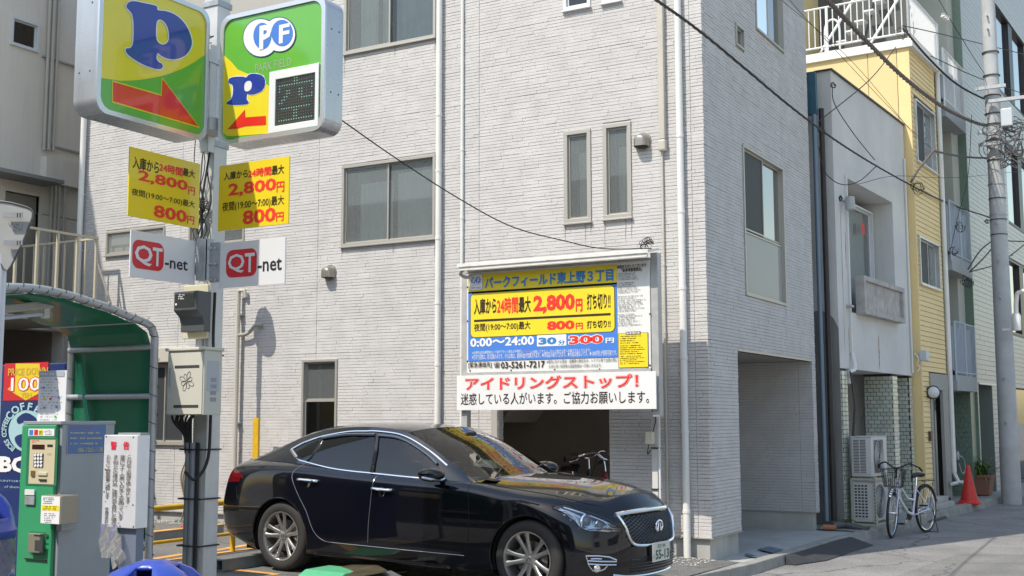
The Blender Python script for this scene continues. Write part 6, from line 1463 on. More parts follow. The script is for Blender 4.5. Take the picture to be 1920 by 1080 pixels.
MB().prism([PB(3.3, .56, -.112), PB(4.4, .60, -.112), PB(4.4, .46, .02), PB(3.3, .42, .02)], (0, 0, .01)).build('plate', RUB, rp)
stp = thing('door_step', (-4, 21.8, 0), 'pale concrete doorstep below the grey door of the yellow house', 'step')
BX('step', CONC2, stp, 4.3, 5.75, .15, .42, .0, .10, bevel=.01); BX('step', CONC2, stp, 4.9, 5.65, .15, .34, .101, .19, bevel=.01)
BX('block', CONC2, stp, 3.5, 4.28, .25, .45, .013, .06, bevel=.01)
# planter
plt = thing('planter', PB(9.05, .3, 0), 'terracotta planter of long green strap leaves between red cone and utility pole', 'plant')
TC = mat('terracotta', (.30, .14, .10), .75, var=.1)
def frus(c0, hx0, hy0, hx1, hy1, z0, z1, m, nm, par):
    b = MB(); P4 = [(-1, -1), (1, -1), (1, 1), (-1, 1)]
    b.add([PB(c0[0]+hx0*a, c0[1]+hy0*c, z0) for a, c in P4]+[PB(c0[0]+hx1*a, c0[1]+hy1*c, z1) for a, c in P4], [(0, 3, 2, 1), (4, 5, 6, 7), (0, 1, 5, 4), (1, 2, 6, 5), (2, 3, 7, 6), (3, 0, 4, 7)])
    return b.build(nm, m, par, bevel=.012)
frus((9.05, .22), .17, .17, .25, .22, .02, .40, TC, 'pot', plt); frus((9.05, .22), .27, .24, .27, .24, .37, .43, TC, 'pot_rim', plt)
frus((9.05, .22), .1, .12, .1, .12, .0, .02, TC, 'foot', plt)
LFS = [mat('strap_leaf_%d' % i, c, .45, var=.2, vscale=10) for i, c in enumerate(((.10, .20, .035), (.16, .26, .06), (.06, .13, .025), (.25, .30, .10)))]
rl_ = random.Random(6)
for i in range(95):
    a = rl_.random()*6.28; b = MB(); el = rl_.uniform(.25, 2.2); blade(b, PB(9.05+rl_.gauss(0, .07), .22+rl_.gauss(0, .06), .42), (math.cos(a), math.sin(a), el), rl_.uniform(.42, .78), .018, 7, rl_.uniform(.5, 1.1)); b.build('leaf', LFS[min(3, int(rl_.random()**1.5*4))], plt, smooth=True, fix=False)
# ============================================================ AIR CONDITIONERS
ST = mat('cream_stand', (.46, .45, .38), .5, .1, var=.1, vscale=10)
acs = thing('condenser_stand', PB(1.1, .3, 0), 'cream angle-steel two-tier stand holding the air conditioner units', 'stand')
S0a, S1a, K0a, K1a = .66, 1.60, .10, .47
for s_ in (S0a, S1a-.035):
    for k_ in (K0a, K1a-.035): BX('leg', ST, acs, s_, s_+.035, k_, k_+.035, -.1 if k_ > .3 else .0, .70)
for z in (.02, .68):
    for s_ in (S0a, S1a-.03): BX('beam', ST, acs, s_+.002, s_+.028, K0a+.036, K1a-.036, z, z+.035)
    for k_ in (K0a, K1a-.03): BX('beam', ST, acs, S0a+.036, S1a-.036, k_+.002, k_+.028, z, z+.035)
ho = MB()
for i in range(14): bbox_(ho, S0a-.0015, S0a+.0, K1a-.024, K1a-.010, .0+i*.05, .02+i*.05)
ho.build('slot_row', DGREY, acs)
ACW = mat('condenser_white', (.56, .57, .56), .45, var=.04)
def ac(z0, lab, s0=.69, s1=1.50, k0=.11, k1=.42, H=.58, grid='fine'):
    t = thing('air_conditioner', PB(1.1, .3, z0), lab, 'air conditioner', 'outdoor units stacked on the stand')
    BX('casing', ACW, t, s0, s1, k0, k1, z0, z0+H, bevel=.012); BX('lid', ACW, t, s0-.006, s1+.006, k0-.006, k1+.006, z0+H, z0+H+.015, bevel=.006)
    BX('grille_back', DGREY, t, s0-.002, s0-.001, k0+.03, k0+.23 if grid == 'fine' else k0+.24, z0+.05, z0+H-.04)
    n = 22 if grid == 'fine' else 11; g_ = MB()
    for i in range(n): bbox_(g_, s0-.012, s0-.003, k0+.028, k0+(.232 if grid == 'fine' else .242), z0+.05+i*(H-.09)/n, z0+.05+i*(H-.09)/n+(.011 if grid == 'fine' else .018))
    for i in range(3 if grid == 'fine' else 5): kk = k0+.028+i*(.1 if grid == 'fine' else .0505); bbox_(g_, s0-.013, s0-.002, kk, kk+.012, z0+.045, z0+H-.035)
    g_.build('grille', ACW, t)
    if grid == 'fine': BX('fan_recess', mat('fan_grey', (.16, .15, .15), .6), t, s0+.12, s0+.6, k1+.001, k1+.006, z0+.05, z0+H-.04, bevel=.002)
    for r in np.linspace(.05, .24, 9): MB().tube([PB(s0+.36+r*math.cos(a), k1+.012, z0+H/2+r*math.sin(a)) for a in np.linspace(0, 6.283, 28)], .0035, 4, cap=False).build('fan_guard_ring', ACW, t)
    MB().lathe(PB(s0+.36, k1+.001, z0+H/2), [(.25, .0), (.25, .008)], 28, NB).lathe(PB(s0+.36, k1+.0075, z0+H/2), [(0, .001), (.245, .001)], 28, NB).build('fan_opening', mat('fan_dark', (.05, .05, .05), .7), t)
    for i in range(2): BX('foot', ACW, t, s0+.1+i*.5, s0+.16+i*.5, k0-.01, k1+.02, z0-.02, z0)
    return t
ac(.075, 'lower outdoor air conditioner unit with square grid grille on the stand', grid='sq'); ac(.735, 'upper outdoor air conditioner unit with fine louvres and dark fan recess', grid='fine')
cbz = MB()
for i in range(4): cbz.tube(osp([PB(.95+i*.02, .06, 2.32), PB(.98+i*.012, .10, 1.8), PB(.93+i*.015, .07, 1.3), PB(.98+i*.01, .02, .8), PB(.95+.01*i, .05, .3)], 6), .010+.002*(i % 2), 6)
tag(cbz.build('refrigerant_lines', CABLE, None, smooth=True), 'bundle of black refrigerant lines dropping from the stucco soffit to the units', 'pipes')
pipw = MB().tube(osp([PB(.95, .04, 2.30), PB(1.15, .08, 2.36), PB(1.2, .03, 2.6)], 4), .03, 8).tube([PB(1.2, .03, 2.6), PB(1.2, .03, 5.4)], .013, 6)
pipw.tube([PB(4.72, .03, 2.4), PB(4.72, .03, 6.3)], .018, 6)
tag(pipw.build('surface_conduit', PVCW, None, smooth=True), 'pale conduits running up the stucco house face', 'conduit')
jb_ = thing('junction_box', PB(4.8, .1, 2.7), 'small blue-grey junction box with tangled white cord at the right edge of the stucco house', 'box')
BX('case', mat('light_grey_box', (.50, .54, .58), .45), jb_, 4.78, 5.0, .14, .26, 2.62, 2.80, bevel=.006); MB().tube(osp([PB(4.7, .08, 2.75), PB(4.72, .14, 2.65), PB(4.76, .1, 2.55), PB(4.8, .14, 2.5), PB(4.74, .1, 2.42)], 4), .011, 5).build('cord', PVCW, jb_, smooth=True)
# ============================================================ BICYCLES
def bicycle(P0, az, R, col, lab, steer=0., basket=True, grp='bicycles'):
    """P0 = front wheel contact; az = heading (x fwd) angle about z"""
    t = thing('bicycle', P0, lab, 'bicycle'); k = R/.34
    Mz = Matrix.Translation(Vector(P0)) @ Matrix.Rotation(az, 4, 'Z') @ Matrix.Scale(k, 4) @ Matrix.Translation(Vector((-1.1, 0, 0)))
    Hx = Matrix.Translation(Vector((1.0, 0, .6))) @ Matrix.Rotation(steer, 4, Vector((-.28, 0, 1)).normalized()) @ Matrix.Translation(Vector((-1.0, 0, -.6)))
    f = lambda x, y, z: Mz @ Vector((x, y, z)); h = lambda x, y, z: Mz @ Hx @ Vector((x, y, z))
    rub = mat('tyre_rubber', (.025, .025, .026), .7); fm = mat('bike_frame_%s' % col[0], col[1], .25, coat=.6); al = CHROME; bk = mat('bike_black', (.02, .02, .02), .5)
    def wheel(fn, cx):
        w = MB().tube([fn(cx+.325*math.cos(a), 0, .34+.325*math.sin(a)) for a in np.linspace(0, 6.2832, 37)], .019*k, 8, cap=False).build('wheel', rub, t, smooth=True)
        reparent(MB().tube([fn(cx+.30*math.cos(a), 0, .34+.30*math.sin(a)) for a in np.linspace(0, 6.2832, 37)], .010*k, 6, cap=False).build('rim', al, t, smooth=True), w)
        s = MB()
        for i in range(28): a = i*2*math.pi/28; s.tube([fn(cx+.02*math.cos(a+1.3*(-1)**i), .025*(-1)**i, .34+.02*math.sin(a+1.3*(-1)**i)), fn(cx+.3*math.cos(a), 0, .34+.3*math.sin(a))], .0014*k, 3, cap=False)
        reparent(s.build('spokes', al, t), w); reparent(MB().tube([fn(cx, -.05, .34), fn(cx, .05, .34)], .018*k, 8).build('hub', al, t), w)
        g = MB(); A = np.linspace(.3, 2.9, 14) if fn is f else np.linspace(.75, 2.5, 12)
        for a, a2 in zip(A, A[1:]):
            g.add([fn(cx+.35*math.cos(q), yy, .34+.35*math.sin(q)) for q in (a, a2) for yy in (-.026, .026)], [(0, 1, 3, 2)])
        m = g.build('mudguard', bk if fn is f else al, t, smooth=True); md = m.modifiers.new('s', 'SOLIDIFY'); md.thickness = .003
    wheel(f, 0); wheel(h, 1.1)
    tb_ = MB()
    BBk = (.44, 0, .28); ST_ = (.30, 0, .68); HT = (.93, 0, .80); HB = (.975, 0, .62)
    tb_.tube([f(*BBk), f(*ST_)], .017*k, 10).tube([f(*BBk), f(.62, 0, .33), f(*HB)], .022*k, 10).tube([f(.37, 0, .48), f(.6, 0, .52), f(*HT)], .015*k, 8).tube([f(*HB), f(*HT)], .02*k, 10)
    for y in (-.055, .055): tb_.tube([f(BBk[0]-.02, y*.4, .28), f(0, y, .34)], .010*k, 8).tube([f(ST_[0]+.01, y*.3, .62), f(0, y, .34)], .008*k, 8)
    tb_.build('frame', fm, t, smooth=True)
    fk = MB()
    for y in (-.05, .05): fk.tube([h(.965, y*.9, .66), h(.985, y, .60), h(1.06, y, .42), h(1.1, y, .34)], .011*k, 8)
    fk.tube([h(.965, -.05, .66), h(.965, .05, .66)], .014*k, 8).build('fork', fm, t, smooth=True)
    MB().tube([f(*ST_), f(.275, 0, .80)], .012*k, 8).build('seat_post', al, t, smooth=True)
    sd = MB(); 
    for x, w, z in ((.13, .07, .83), (.18, .095, .845), (.26, .08, .84), (.34, .035, .835), (.42, .018, .82)): sd.v += [tuple(f(x, w*math.cos(a), z+.022*math.sin(a)*(1 if math.sin(a) > 0 else 1.6))) for a in np.linspace(0, 2*math.pi, 10, endpoint=False)]
    sd.f = [(i*10+j, i*10+(j+1) % 10, (i+1)*10+(j+1) % 10, (i+1)*10+j) for i in range(4) for j in range(10)]+[tuple(range(10)), tuple(40+j for j in range(10))]; sd.build('saddle', bk, t, smooth=True)
    hb = MB().tube([h(.93, 0, .82), h(.90, 0, .95)], .013*k, 8).tube([h(*p) for p in [tuple(q) for q in osp([np.array(v) for v in ((.66, -.29, .93), (.76, -.27, .97), (.88, -.16, 1.02), (.93, -.05, .96), (.93, .05, .96), (.88, .16, 1.02), (.76, .27, .97), (.66, .29, .93))], 4)]], .011*k, 8).build('handlebar', al if col[0] != 'w' else bk, t, smooth=True)
    for y in (-1, 1): reparent(MB().tube([h(.64, .293*y, .925), h(.75, .275*y, .967)], .017*k, 8).build('grip', bk, t, smooth=True), hb)
    for y in (-1, 1): reparent(MB().tube([h(.74, .25*y, .955), h(.70, .24*y, .93), h(.62, .27*y, .90)], .006*k, 5).build('brake_lever', al, t), hb)
    bc = MB()
    for q in ((.90, 0, .94), (.9, .03, .94)): bc.tube(osp([h(*q), h(1.06, .1+q[1], 1.0), h(1.0, .05, .8), h(.97, 0, .68)], 5), .003*k, 4)
    bc.build('brake_cable', bk, t)
    if basket:
        b = MB(); L = [(.97, .13, .70), (.97, .17, .95)]
        for z, hw, x0, x1 in ((.70, .11, .985, 1.19), (.76, .12, .98, 1.21), (.82, .13, .975, 1.23), (.88, .14, .97, 1.25), (.94, .15, .965, 1.27)):
            b.tube([h(x0, -hw, z), h(x1, -hw, z), h(x1, hw, z), h(x0, hw, z), h(x0, -hw, z)], (.0045 if z in (.70, .94) else .0022)*k, 4)
        for i in range(10):
            u = i/9*2-1; b.tube([h(.985, .11*u, .70), h(.965, .15*u, .94)], .002*k, 3).tube([h(1.19, .11*u, .70), h(1.27, .15*u, .94)], .002*k, 3); x = .985+.205*(u+1)/2; x2 = .965+.305*(u+1)/2
            b.tube([h(x, .11, .70), h(x2, .15, .94)], .002*k, 3).tube([h(x, -.11, .70), h(x2, -.15, .94)], .002*k, 3).tube([h(.985, .11*u, .70), h(1.19, .11*u, .70)], .002*k, 3)
        b.build('basket', bk, t)
        MB().lathe(h(1.02, 0, .60), [(0, .05), (.03, .04), (.035, 0), (.02, -.05)], 12, tuple((h(1, 0, 0)-h(0, 0, 0)).normalized())).build('headlamp', bk, t, smooth=True)
    rk = MB()
    for y in (-.06, .06): rk.tube([f(.22, y, .74), f(-.22, y, .74)], .005*k, 5).tube([f(-.15, y, .74), f(0, y, .36)], .004*k, 4)
    rk.tube([f(-.22, -.06, .74), f(-.22, .06, .74)], .005*k, 5).tube([f(.05, -.06, .74), f(.05, .06, .74)], .004*k, 4).build('rear_rack', bk, t)
    MB().lathe(f(.44, -.05, .28), [(.0, .002), (.085, .002), (.09, 0), (.085, -.002), (0, -.002)], 20, tuple((f(0, 1, 0)-f(0, 0, 0)).normalized())).build('chainwheel', bk, t)
    MB().tube([f(.44, -.07, .28), f(.52, -.08, .15)], .008*k, 6).tube([f(.44, .07, .28), f(.36, .08, .41)], .008*k, 6).build('crank', al, t)
    for q in ((.52, -.13, .15), (.36, .13, .41)): MB().obox(f(q[0]-.04, q[1]-.045, q[2]-.01), f(.08, 0, 0)-f(0, 0, 0), f(0, .09, 0)-f(0, 0, 0), (0, 0, .02*k)).build('pedal', bk, t)
    MB().tube([f(-.0, -.1, .34), f(-.12, -.12, .005), f(-.12, .12, .005), f(0, .1, .34)], .007*k, 6).build('kickstand', bk, t)
    return t
azb = math.atan2(-math.cos(rad(12.8)), -math.sin(rad(12.8)))
bicycle((-3.91, 17.79, -.12), azb, .355, ('w', (.62, .66, .78)), 'white city bicycle with wire basket parked before the air conditioners', steer=rad(14))
bicycle((-6.42, 13.75, .0), rad(-28), .385, ('r', (.35, .02, .03)), 'bicycle with bent chrome handlebar and red frame in the dark passage', steer=rad(20), basket=False)
bicycle((-7.0, 14.3, .0), rad(-50), .385, ('k', (.03, .03, .03)), 'black bicycle further back in the dark passage', steer=rad(-15), basket=False)
# ============================================================ BUILDINGS ACROSS (seen only as reflections and shade)
ec = thing('concrete_block', (9, 30, 0), 'low pale apartment block on the other side of the street, seen mirrored in the windows', 'building')
MB().box((8.5, 2, -.12), (16, 40, 5.6)).build('wall', mat('opposite_wall', (.78, .76, .72), .8, var=.1), ec)
for i in range(9):
    for j in range(3): MB().box((8.44, 3.5+i*4, 1.2+j*2.4), (8.49, 5.5+i*4, 2.5+j*2.4)).build('window', GLO, ec) if j < 2 else None
sc_ = thing('brick_block', (-14, -18, 0), 'brown tiled apartment block behind the viewer across the lot, mirrored in the car', 'building')
MB().box((-26, -16, 0), (1.5, -5, 8.6)).build('wall', mat('brown_tile_wall', (.10, .07, .055), .7, var=.15), sc_)
for i in range(8):
    for j in range(3): MB().box((-25+i*3, -5, 1+j*2.6), (-23.4+i*3, -4.95, 2.4+j*2.6)).build('window', GLO, sc_)

ew = MB().box((3.75, -40, -.16), (8.49, 60, .02)).build('pavement', mat('pale_paving', (.48, .47, .45), .85, var=.12)); ew['kind'] = 'structure'
# ============================================================ THE BLACK SALOON
car = thing('parked_car', (0, 0, 0), 'glossy black four-door saloon with chrome window surrounds parked in front of the notice board', 'car')
CYAW, CPIT = rad(-3.745), rad(1.014)
CM = Matrix.Translation((-6.41766, 9.95722, .0921)) @ Matrix.Rotation(CYAW, 4, 'Z') @ Matrix.Rotation(CPIT, 4, 'Y')
car.matrix_world = CM; CMI = CM.inverted()
paint = mat('black_car_paint', (.0025, .003, .006), .3, .0, coat=1., spec=.12)
paint.node_tree.nodes['Principled BSDF'].inputs['Coat Roughness'].default_value = .015
def hermite(nodes, sub):
    """nodes: (N, ..., 3) interpolated along axis 0 with chord-based tangents"""
    P = np.array(nodes, float); N = len(P); seg = P[1:]-P[:-1]
    d = np.sqrt((seg.reshape(N-1, -1)**2).sum(1)) ** .5+1e-9
    T = np.zeros_like(P)
    for i in range(N):
        if i == 0: T[i] = seg[0]/d[0]
        elif i == N-1: T[i] = seg[-1]/d[-1]
        else: T[i] = (seg[i-1]/d[i-1]*d[i]+seg[i]/d[i]*d[i-1])/(d[i]+d[i-1])
    out = []
    for i in range(N-1):
        for k_ in range(sub):
            t = k_/sub; h00 = 2*t**3-3*t*t+1; h10 = t**3-2*t*t+t; h01 = -2*t**3+3*t*t; h11 = t**3-t*t
            out.append(h00*P[i]+h10*d[i]*T[i]+h01*P[i+1]+h11*d[i]*T[i+1])
    out.append(P[-1]); return np.array(out)
def sta(x, W, zs, t7, t8, t9, zb=.20, dx=0.):
    return [(x, W-.16, .17), (x, W-.045, zb), (x, W-.012, .31), (x, W, .49), (x, W-.004, .67 if zs > .8 else .62), (x, W-.02, zs), (x, W-.058, zs+.045), t7, t8, t9]
NODES = [
 [(2.0,0,.17),(2.20,0,.195),(2.245,0,.28),(2.25,0,.44),(2.238,0,.60),(2.208,0,.725),(2.165,0,.805),(2.11,0,.865),(2.06,0,.90),(2.0,0,.925)],
 [(1.98,.28,.17),(2.165,.33,.195),(2.21,.335,.28),(2.215,.335,.44),(2.203,.335,.60),(2.172,.33,.715),(2.13,.32,.79),(2.07,.30,.855),(2.01,.21,.90),(1.92,0,.94)],
 [(1.90,.5,.17),(2.05,.585,.195),(2.095,.60,.28),(2.10,.60,.44),(2.085,.59,.58),(2.055,.58,.685),(2.015,.56,.755),(1.96,.53,.815),(1.88,.36,.89),(1.79,0,.96)],
 [(1.78,.6,.17),(1.90,.755,.20),(1.95,.775,.29),(1.955,.78,.44),(1.94,.77,.58),(1.91,.745,.685),(1.88,.715,.765),(1.83,.665,.83),(1.74,.43,.925),(1.63,0,.98)],
 [(1.68,.7,.17),(1.735,.85,.21),(1.765,.865,.30),(1.765,.87,.46),(1.75,.865,.61),(1.72,.84,.735),(1.69,.80,.81),(1.65,.735,.865),(1.56,.45,.955),(1.47,0,.995)],
 sta(1.42,.905,.815,(1.40,.775,.895),(1.36,.46,.975),(1.30,0,1.005)),
 sta(1.10,.905,.850,(1.08,.79,.925),(1.08,.47,.99),(1.06,0,1.012)),
 sta(.82,.905,.885,(.81,.80,.955),(.84,.47,1.0),(.88,0,1.012)),
 sta(.50,.908,.90,(.50,.805,.962),(.50,.47,.97),(.50,0,.97)),
 sta(.10,.91,.908,(.10,.81,.972),(.10,.47,.97),(.10,0,.97)),
 sta(-.30,.912,.918,(-.30,.81,.985),(-.3,.47,.97),(-.3,0,.97)),
 sta(-.75,.915,.935,(-.75,.805,1.0),(-.75,.47,.98),(-.75,0,.98)),
 sta(-1.15,.918,.955,(-1.15,.79,1.035),(-1.15,.47,1.03),(-1.15,0,1.03)),
 sta(-1.45,.920,.960,(-1.45,.77,1.05),(-1.45,.46,1.06),(-1.42,0,1.06)),
 sta(-1.80,.905,.950,(-1.80,.735,1.055),(-1.76,.45,1.072),(-1.70,0,1.075)),
 [(-2.0,.7,.22),(-2.08,.83,.26),(-2.10,.865,.33),(-2.12,.875,.50),(-2.12,.87,.67),(-2.10,.84,.925),(-2.08,.78,.995),(-2.05,.67,1.05),(-1.98,.43,1.075),(-1.90,0,1.083)],
 [(-2.15,.6,.24),(-2.29,.72,.28),(-2.34,.755,.34),(-2.385,.77,.50),(-2.385,.765,.66),(-2.33,.745,.90),(-2.30,.70,.975),(-2.25,.59,1.035),(-2.13,.36,1.07),(-2.03,0,1.083)],
 [(-2.25,.35,.24),(-2.42,.42,.28),(-2.48,.43,.34),(-2.53,.44,.50),(-2.525,.44,.66),(-2.46,.42,.89),(-2.43,.40,.985),(-2.37,.34,1.045),(-2.25,.2,1.07),(-2.16,0,1.08)],
 [(-2.3,0,.24),(-2.47,0,.28),(-2.53,0,.34),(-2.58,0,.50),(-2.575,0,.66),(-2.51,0,.89),(-2.48,0,.99),(-2.42,0,1.05),(-2.36,0,1.062),(-2.29,0,1.07)]]
G = np.array(NODES)
mir = lambda a: a*np.array([1, -1, 1])
Gx = np.concatenate([[mir(G[1])], G, [mir(G[-2])]])
SUBS, SUBT = 12, 8
A_ = hermite(Gx, SUBS)[SUBS:-SUBS]
B_ = hermite(A_.transpose(1, 0, 2), SUBT).transpose(1, 0, 2)        # (ns, nt, 3)
ns_, nt_ = B_.shape[:2]
AR = .375
def grid_mesh(P):
    """numpy grid -> verts, faces (quad index grid)"""
    a, b = P.shape[:2]; idx = np.arange(a*b).reshape(a, b)
    F = np.stack([idx[:-1, :-1], idx[:-1, 1:], idx[1:, 1:], idx[1:, :-1]], -1).reshape(-1, 4); return P.reshape(-1, 3), F
def vnormals(V, F):
    n = np.zeros_like(V); q = V[F]; c = np.cross(q[:, 2]-q[:, 0], q[:, 3]-q[:, 1])
    for i in range(4): np.add.at(n, F[:, i], c)
    return n/(np.linalg.norm(n, axis=1, keepdims=True)+1e-12)
RHUB, FHUB = -1.448, 1.448; HUBZ = .338
def snap(V):
    V = V.copy(); inside = np.zeros(len(V), bool)
    for hx in (RHUB, FHUB):
        dx, dz = V[:, 0]-hx, V[:, 2]-HUBZ; r = np.hypot(dx, dz); m = (r < AR) & (V[:, 1] > .55); inside |= m
        f = AR/np.maximum(r[m], 1e-6); V[m, 0] = hx+dx[m]*f; V[m, 2] = HUBZ+dz[m]*f
    return V, inside
V0, F0 = grid_mesh(B_); V1, ins = snap(V0)
N0 = vnormals(V0, F0)
ctr = V1[F0].mean(1)
keep = ~ins[F0].all(1)
tt = (F0[:, 0] % nt_)/SUBT
keep &= ~((tt >= 7) & (ctr[:, 0] < .80) & (ctr[:, 0] > -1.5) & (ctr[:, 1] < .75))
# orient outward
qn = np.cross(V0[F0[:, 2]]-V0[F0[:, 0]], V0[F0[:, 3]]-V0[F0[:, 1]])
sgn = 1 if (qn[(tt > 2.5) & (tt < 4)][:, 1].mean() > 0) else -1
N0 *= sgn
if sgn < 0: F0 = F0[:, ::-1]
def proj(Vloc):
    """near-side (y<0) local points -> photo pixels"""
    Vn = np.array(Vloc)*np.array([1, -1, 1]); M = np.array(CM); Wd = Vn@M[:3, :3].T+M[:3, 3]-EYE
    z = Wd@F_; return 960+FPX*(Wd@R_)/z, 540-FPX*(Wd@U_)/z
def inpoly(x, y, poly):
    c = np.zeros(len(x), bool); n = len(poly)
    for i in range(n):
        x1, y1 = poly[i]; x2, y2 = poly[(i+1) % n]
        m = ((y1 > y) != (y2 > y)) & (x < (x2-x1)*(y-y1)/(y2-y1+1e-9)+x1); c ^= m
    return c
c4 = lambda L: [(400+x/3.484, 770+y/3.484) for x, y in L]
c5 = lambda L: [(800+x/3.484, 770+y/3.484) for x, y in L]
HLP = c5([(822, 625), (905, 610), (985, 640), (1120, 690), (1225, 735), (1272, 765), (1275, 798), (1180, 792), (1060, 785), (1000, 765), (930, 700), (860, 655)])
TLP = c4([(95, 395), (122, 378), (150, 382), (207, 437), (160, 455), (88, 474)])
px_, py_ = proj(ctr)
near_side = ctr[:, 1] > .3
hl = inpoly(px_, py_, HLP) & near_side & (ctr[:, 0] > 1.4); tl = inpoly(px_, py_, TLP) & near_side & (ctr[:, 0] < -1.9)
GRY, GRZ = .56, (.475, .735)
gr = (ctr[:, 0] > 1.9) & (tt >= 3) & (tt < 5.3) & (np.abs(ctr[:, 2]-.60) < .13) & (ctr[:, 1] < .445+ (ctr[:, 2]-.6)*.3)
dline = csp  # door outlines in local x,z
def side_in(poly): return inpoly(ctr[:, 0], ctr[:, 2], poly) & (ctr[:, 1] > .7)
FD = [(-.285, .33), (.82, .33), (.845, .55), (.84, .80), (.80, .97), (-.26, 1.0), (-.262, .9), (-.29, .6)]
RD = [(-.285, .33), (-.84, .335), (-.93, .38), (-1.0, .45), (-1.08, .60), (-1.18, .73), (-1.265, .86), (-1.29, .95), (-1.24, 1.06), (-.26, 1.0), (-.262, .9), (-.29, .6)]
fdm = side_in(FD); rdm = side_in(RD)
hood = (tt >= 6.95) & (ctr[:, 0] > .72) & ~hl
trunk = (tt >= 6.95) & (ctr[:, 0] < -1.6)
bump_f = (ctr[:, 0] > 1.80) & (tt < 5) & ~hl & ~gr; bump_r = (ctr[:, 0] < -1.86) & (ctr[:, 2] < .66) & ~tl
cls = np.zeros(len(F0), int)
for i, m in enumerate((bump_f, bump_r, fdm, rdm, hood, trunk, tl, hl, gr), 1): cls[m] = i
def car_obj(name, V, F, N, m, sides=(1, -1), label=None, parent=None, solid=0.):
    """build a mesh in car space from half data; mirrored on both sides, custom normals kept"""
    used = np.unique(F); mp = -np.ones(len(V), int); mp[used] = np.arange(len(used)); Vh, Nh, Fh = V[used], N[used], mp[F]
    VV, NN, FF, o = [], [], [], 0
    for sd in sides:
        k_ = np.array([1, sd, 1]); VV.append(Vh*k_); NN.append(Nh*k_); f = Fh+o; FF.append(f if sd > 0 else f[:, ::-1]); o += len(Vh)
    VV, NN, FF = np.concatenate(VV), np.concatenate(NN), np.concatenate(FF)
    me = bpy.data.meshes.new(name); me.from_pydata(VV.tolist(), [], FF.tolist()); me.update()
    me.polygons.foreach_set('use_smooth', [True]*len(me.polygons)); me.normals_split_custom_set_from_vertices([tuple(n) for n in NN])
    me.materials.append(m); ob = bpy.data.objects.new(name, me); COL.objects.link(ob); ob.parent = parent or car; ob['_o'] = (0., 0., 0.)
    if label: ob['label'] = label
    if solid: md = ob.modifiers.new('s', 'SOLIDIFY'); md.thickness = solid; md.offset = -1
    return ob
def mk(name, i, m, sides=(1, -1), **k):
    sel = keep & (cls == i)
    if sel.any(): return car_obj(name, V1, F0[sel], N0, m, sides, **k)
mk('body', 0, paint); mk('front_bumper', 1, paint); mk('rear_bumper', 2, paint)
for sd in (1, -1): mk('front_door', 3, paint, (sd,)); mk('rear_door', 4, paint, (sd,)); mk('tail_light', 7, mat('tail_lens', (.12, .005, .009), .12, coat=1.), (sd,))
mk('hood', 5, paint); mk('boot_lid', 6, paint)
# headlamp: clear lens, reflector bowl set back, projector and chrome fins
lens = glass('lamp_lens', (.93, .95, .97), 1.5, boost=.04)
for sd in (1, -1):
    ob = mk('headlight', 8, lens, (sd,)); sel = keep & (cls == 8)
    back = V1-N0*.045; r = car_obj('reflector', back, F0[sel], N0, mat('lamp_reflector', (.62, .64, .67), .25, .8), (sd,), parent=ob)
    rim = MB()
    hp = [];
    ts = [np.array(p) for p in csp(HLP, 2)]
    HLs = []
    for p in ts:
        d2 = (px_-p[0])**2+(py_-p[1])**2+np.where(ctr[:, 0] > 1.4, 0, 1e9)+np.where(ctr[:, 1] > .3, 0, 1e9); i = d2.argmin(); HLs.append(ctr[i]+N0[F0[i, 0]]*.001)
    HLs = [q*np.array([1, sd, 1]) for q in HLs]
    o = rim.tube(HLs+[HLs[0]], .006, 6, cap=False).build('seal', mat('lamp_seal', (.02, .02, .022), .4), ob, smooth=True)
    def onl(px, py, dep_):
        d2 = (px_-px)**2+(py_-py)**2+np.where((ctr[:, 0] > 1.4) & (ctr[:, 1] > .3), 0, 1e9); i = d2.argmin(); n = N0[F0[i, 0]]; return (ctr[i]-n*dep_)*np.array([1, sd, 1]), n*np.array([1, sd, 1])
    for (x, y, r_) in ((1045, 712, .050), (1130, 740, .034)):
        p, n = onl(800+x/3.484, 770+y/3.484, .040); ax = Vector((.85, .45*sd*1, .05)).normalized()
        MB().lathe(p, [(r_*1.25, -.01), (r_*1.3, .012), (r_*1.05, .02), (r_*.98, .005)], 24, ax).build('bezel', CHROME, ob, smooth=True)
        MB().lathe(p, [(r_*.98, .004), (r_*.8, .018), (r_*.45, .028), (0, .031)], 20, ax).build('projector', mat('projector_glass', (.20, .22, .25), .05, coat=1.), ob, smooth=True)
    for L_, r_ in (([(850, 640), (930, 655), (1010, 700), (1020, 760)], .007), ([(900, 622), (1000, 655), (1120, 702), (1240, 752)], .008), ([(1060, 770), (1150, 772), (1240, 780)], .007), ([(1150, 712), (1200, 748), (1215, 775)], .006), ([(870, 635), (960, 690), (990, 740)], .005)):
        pts = [onl(800+x/3.484, 770+y/3.484, .018)[0] for x, y in L_]; MB().tube(osp(pts, 4), r_, 6).build('light_guide', mat('lamp_chrome', (.75, .77, .8), .12, .9), ob, smooth=True)
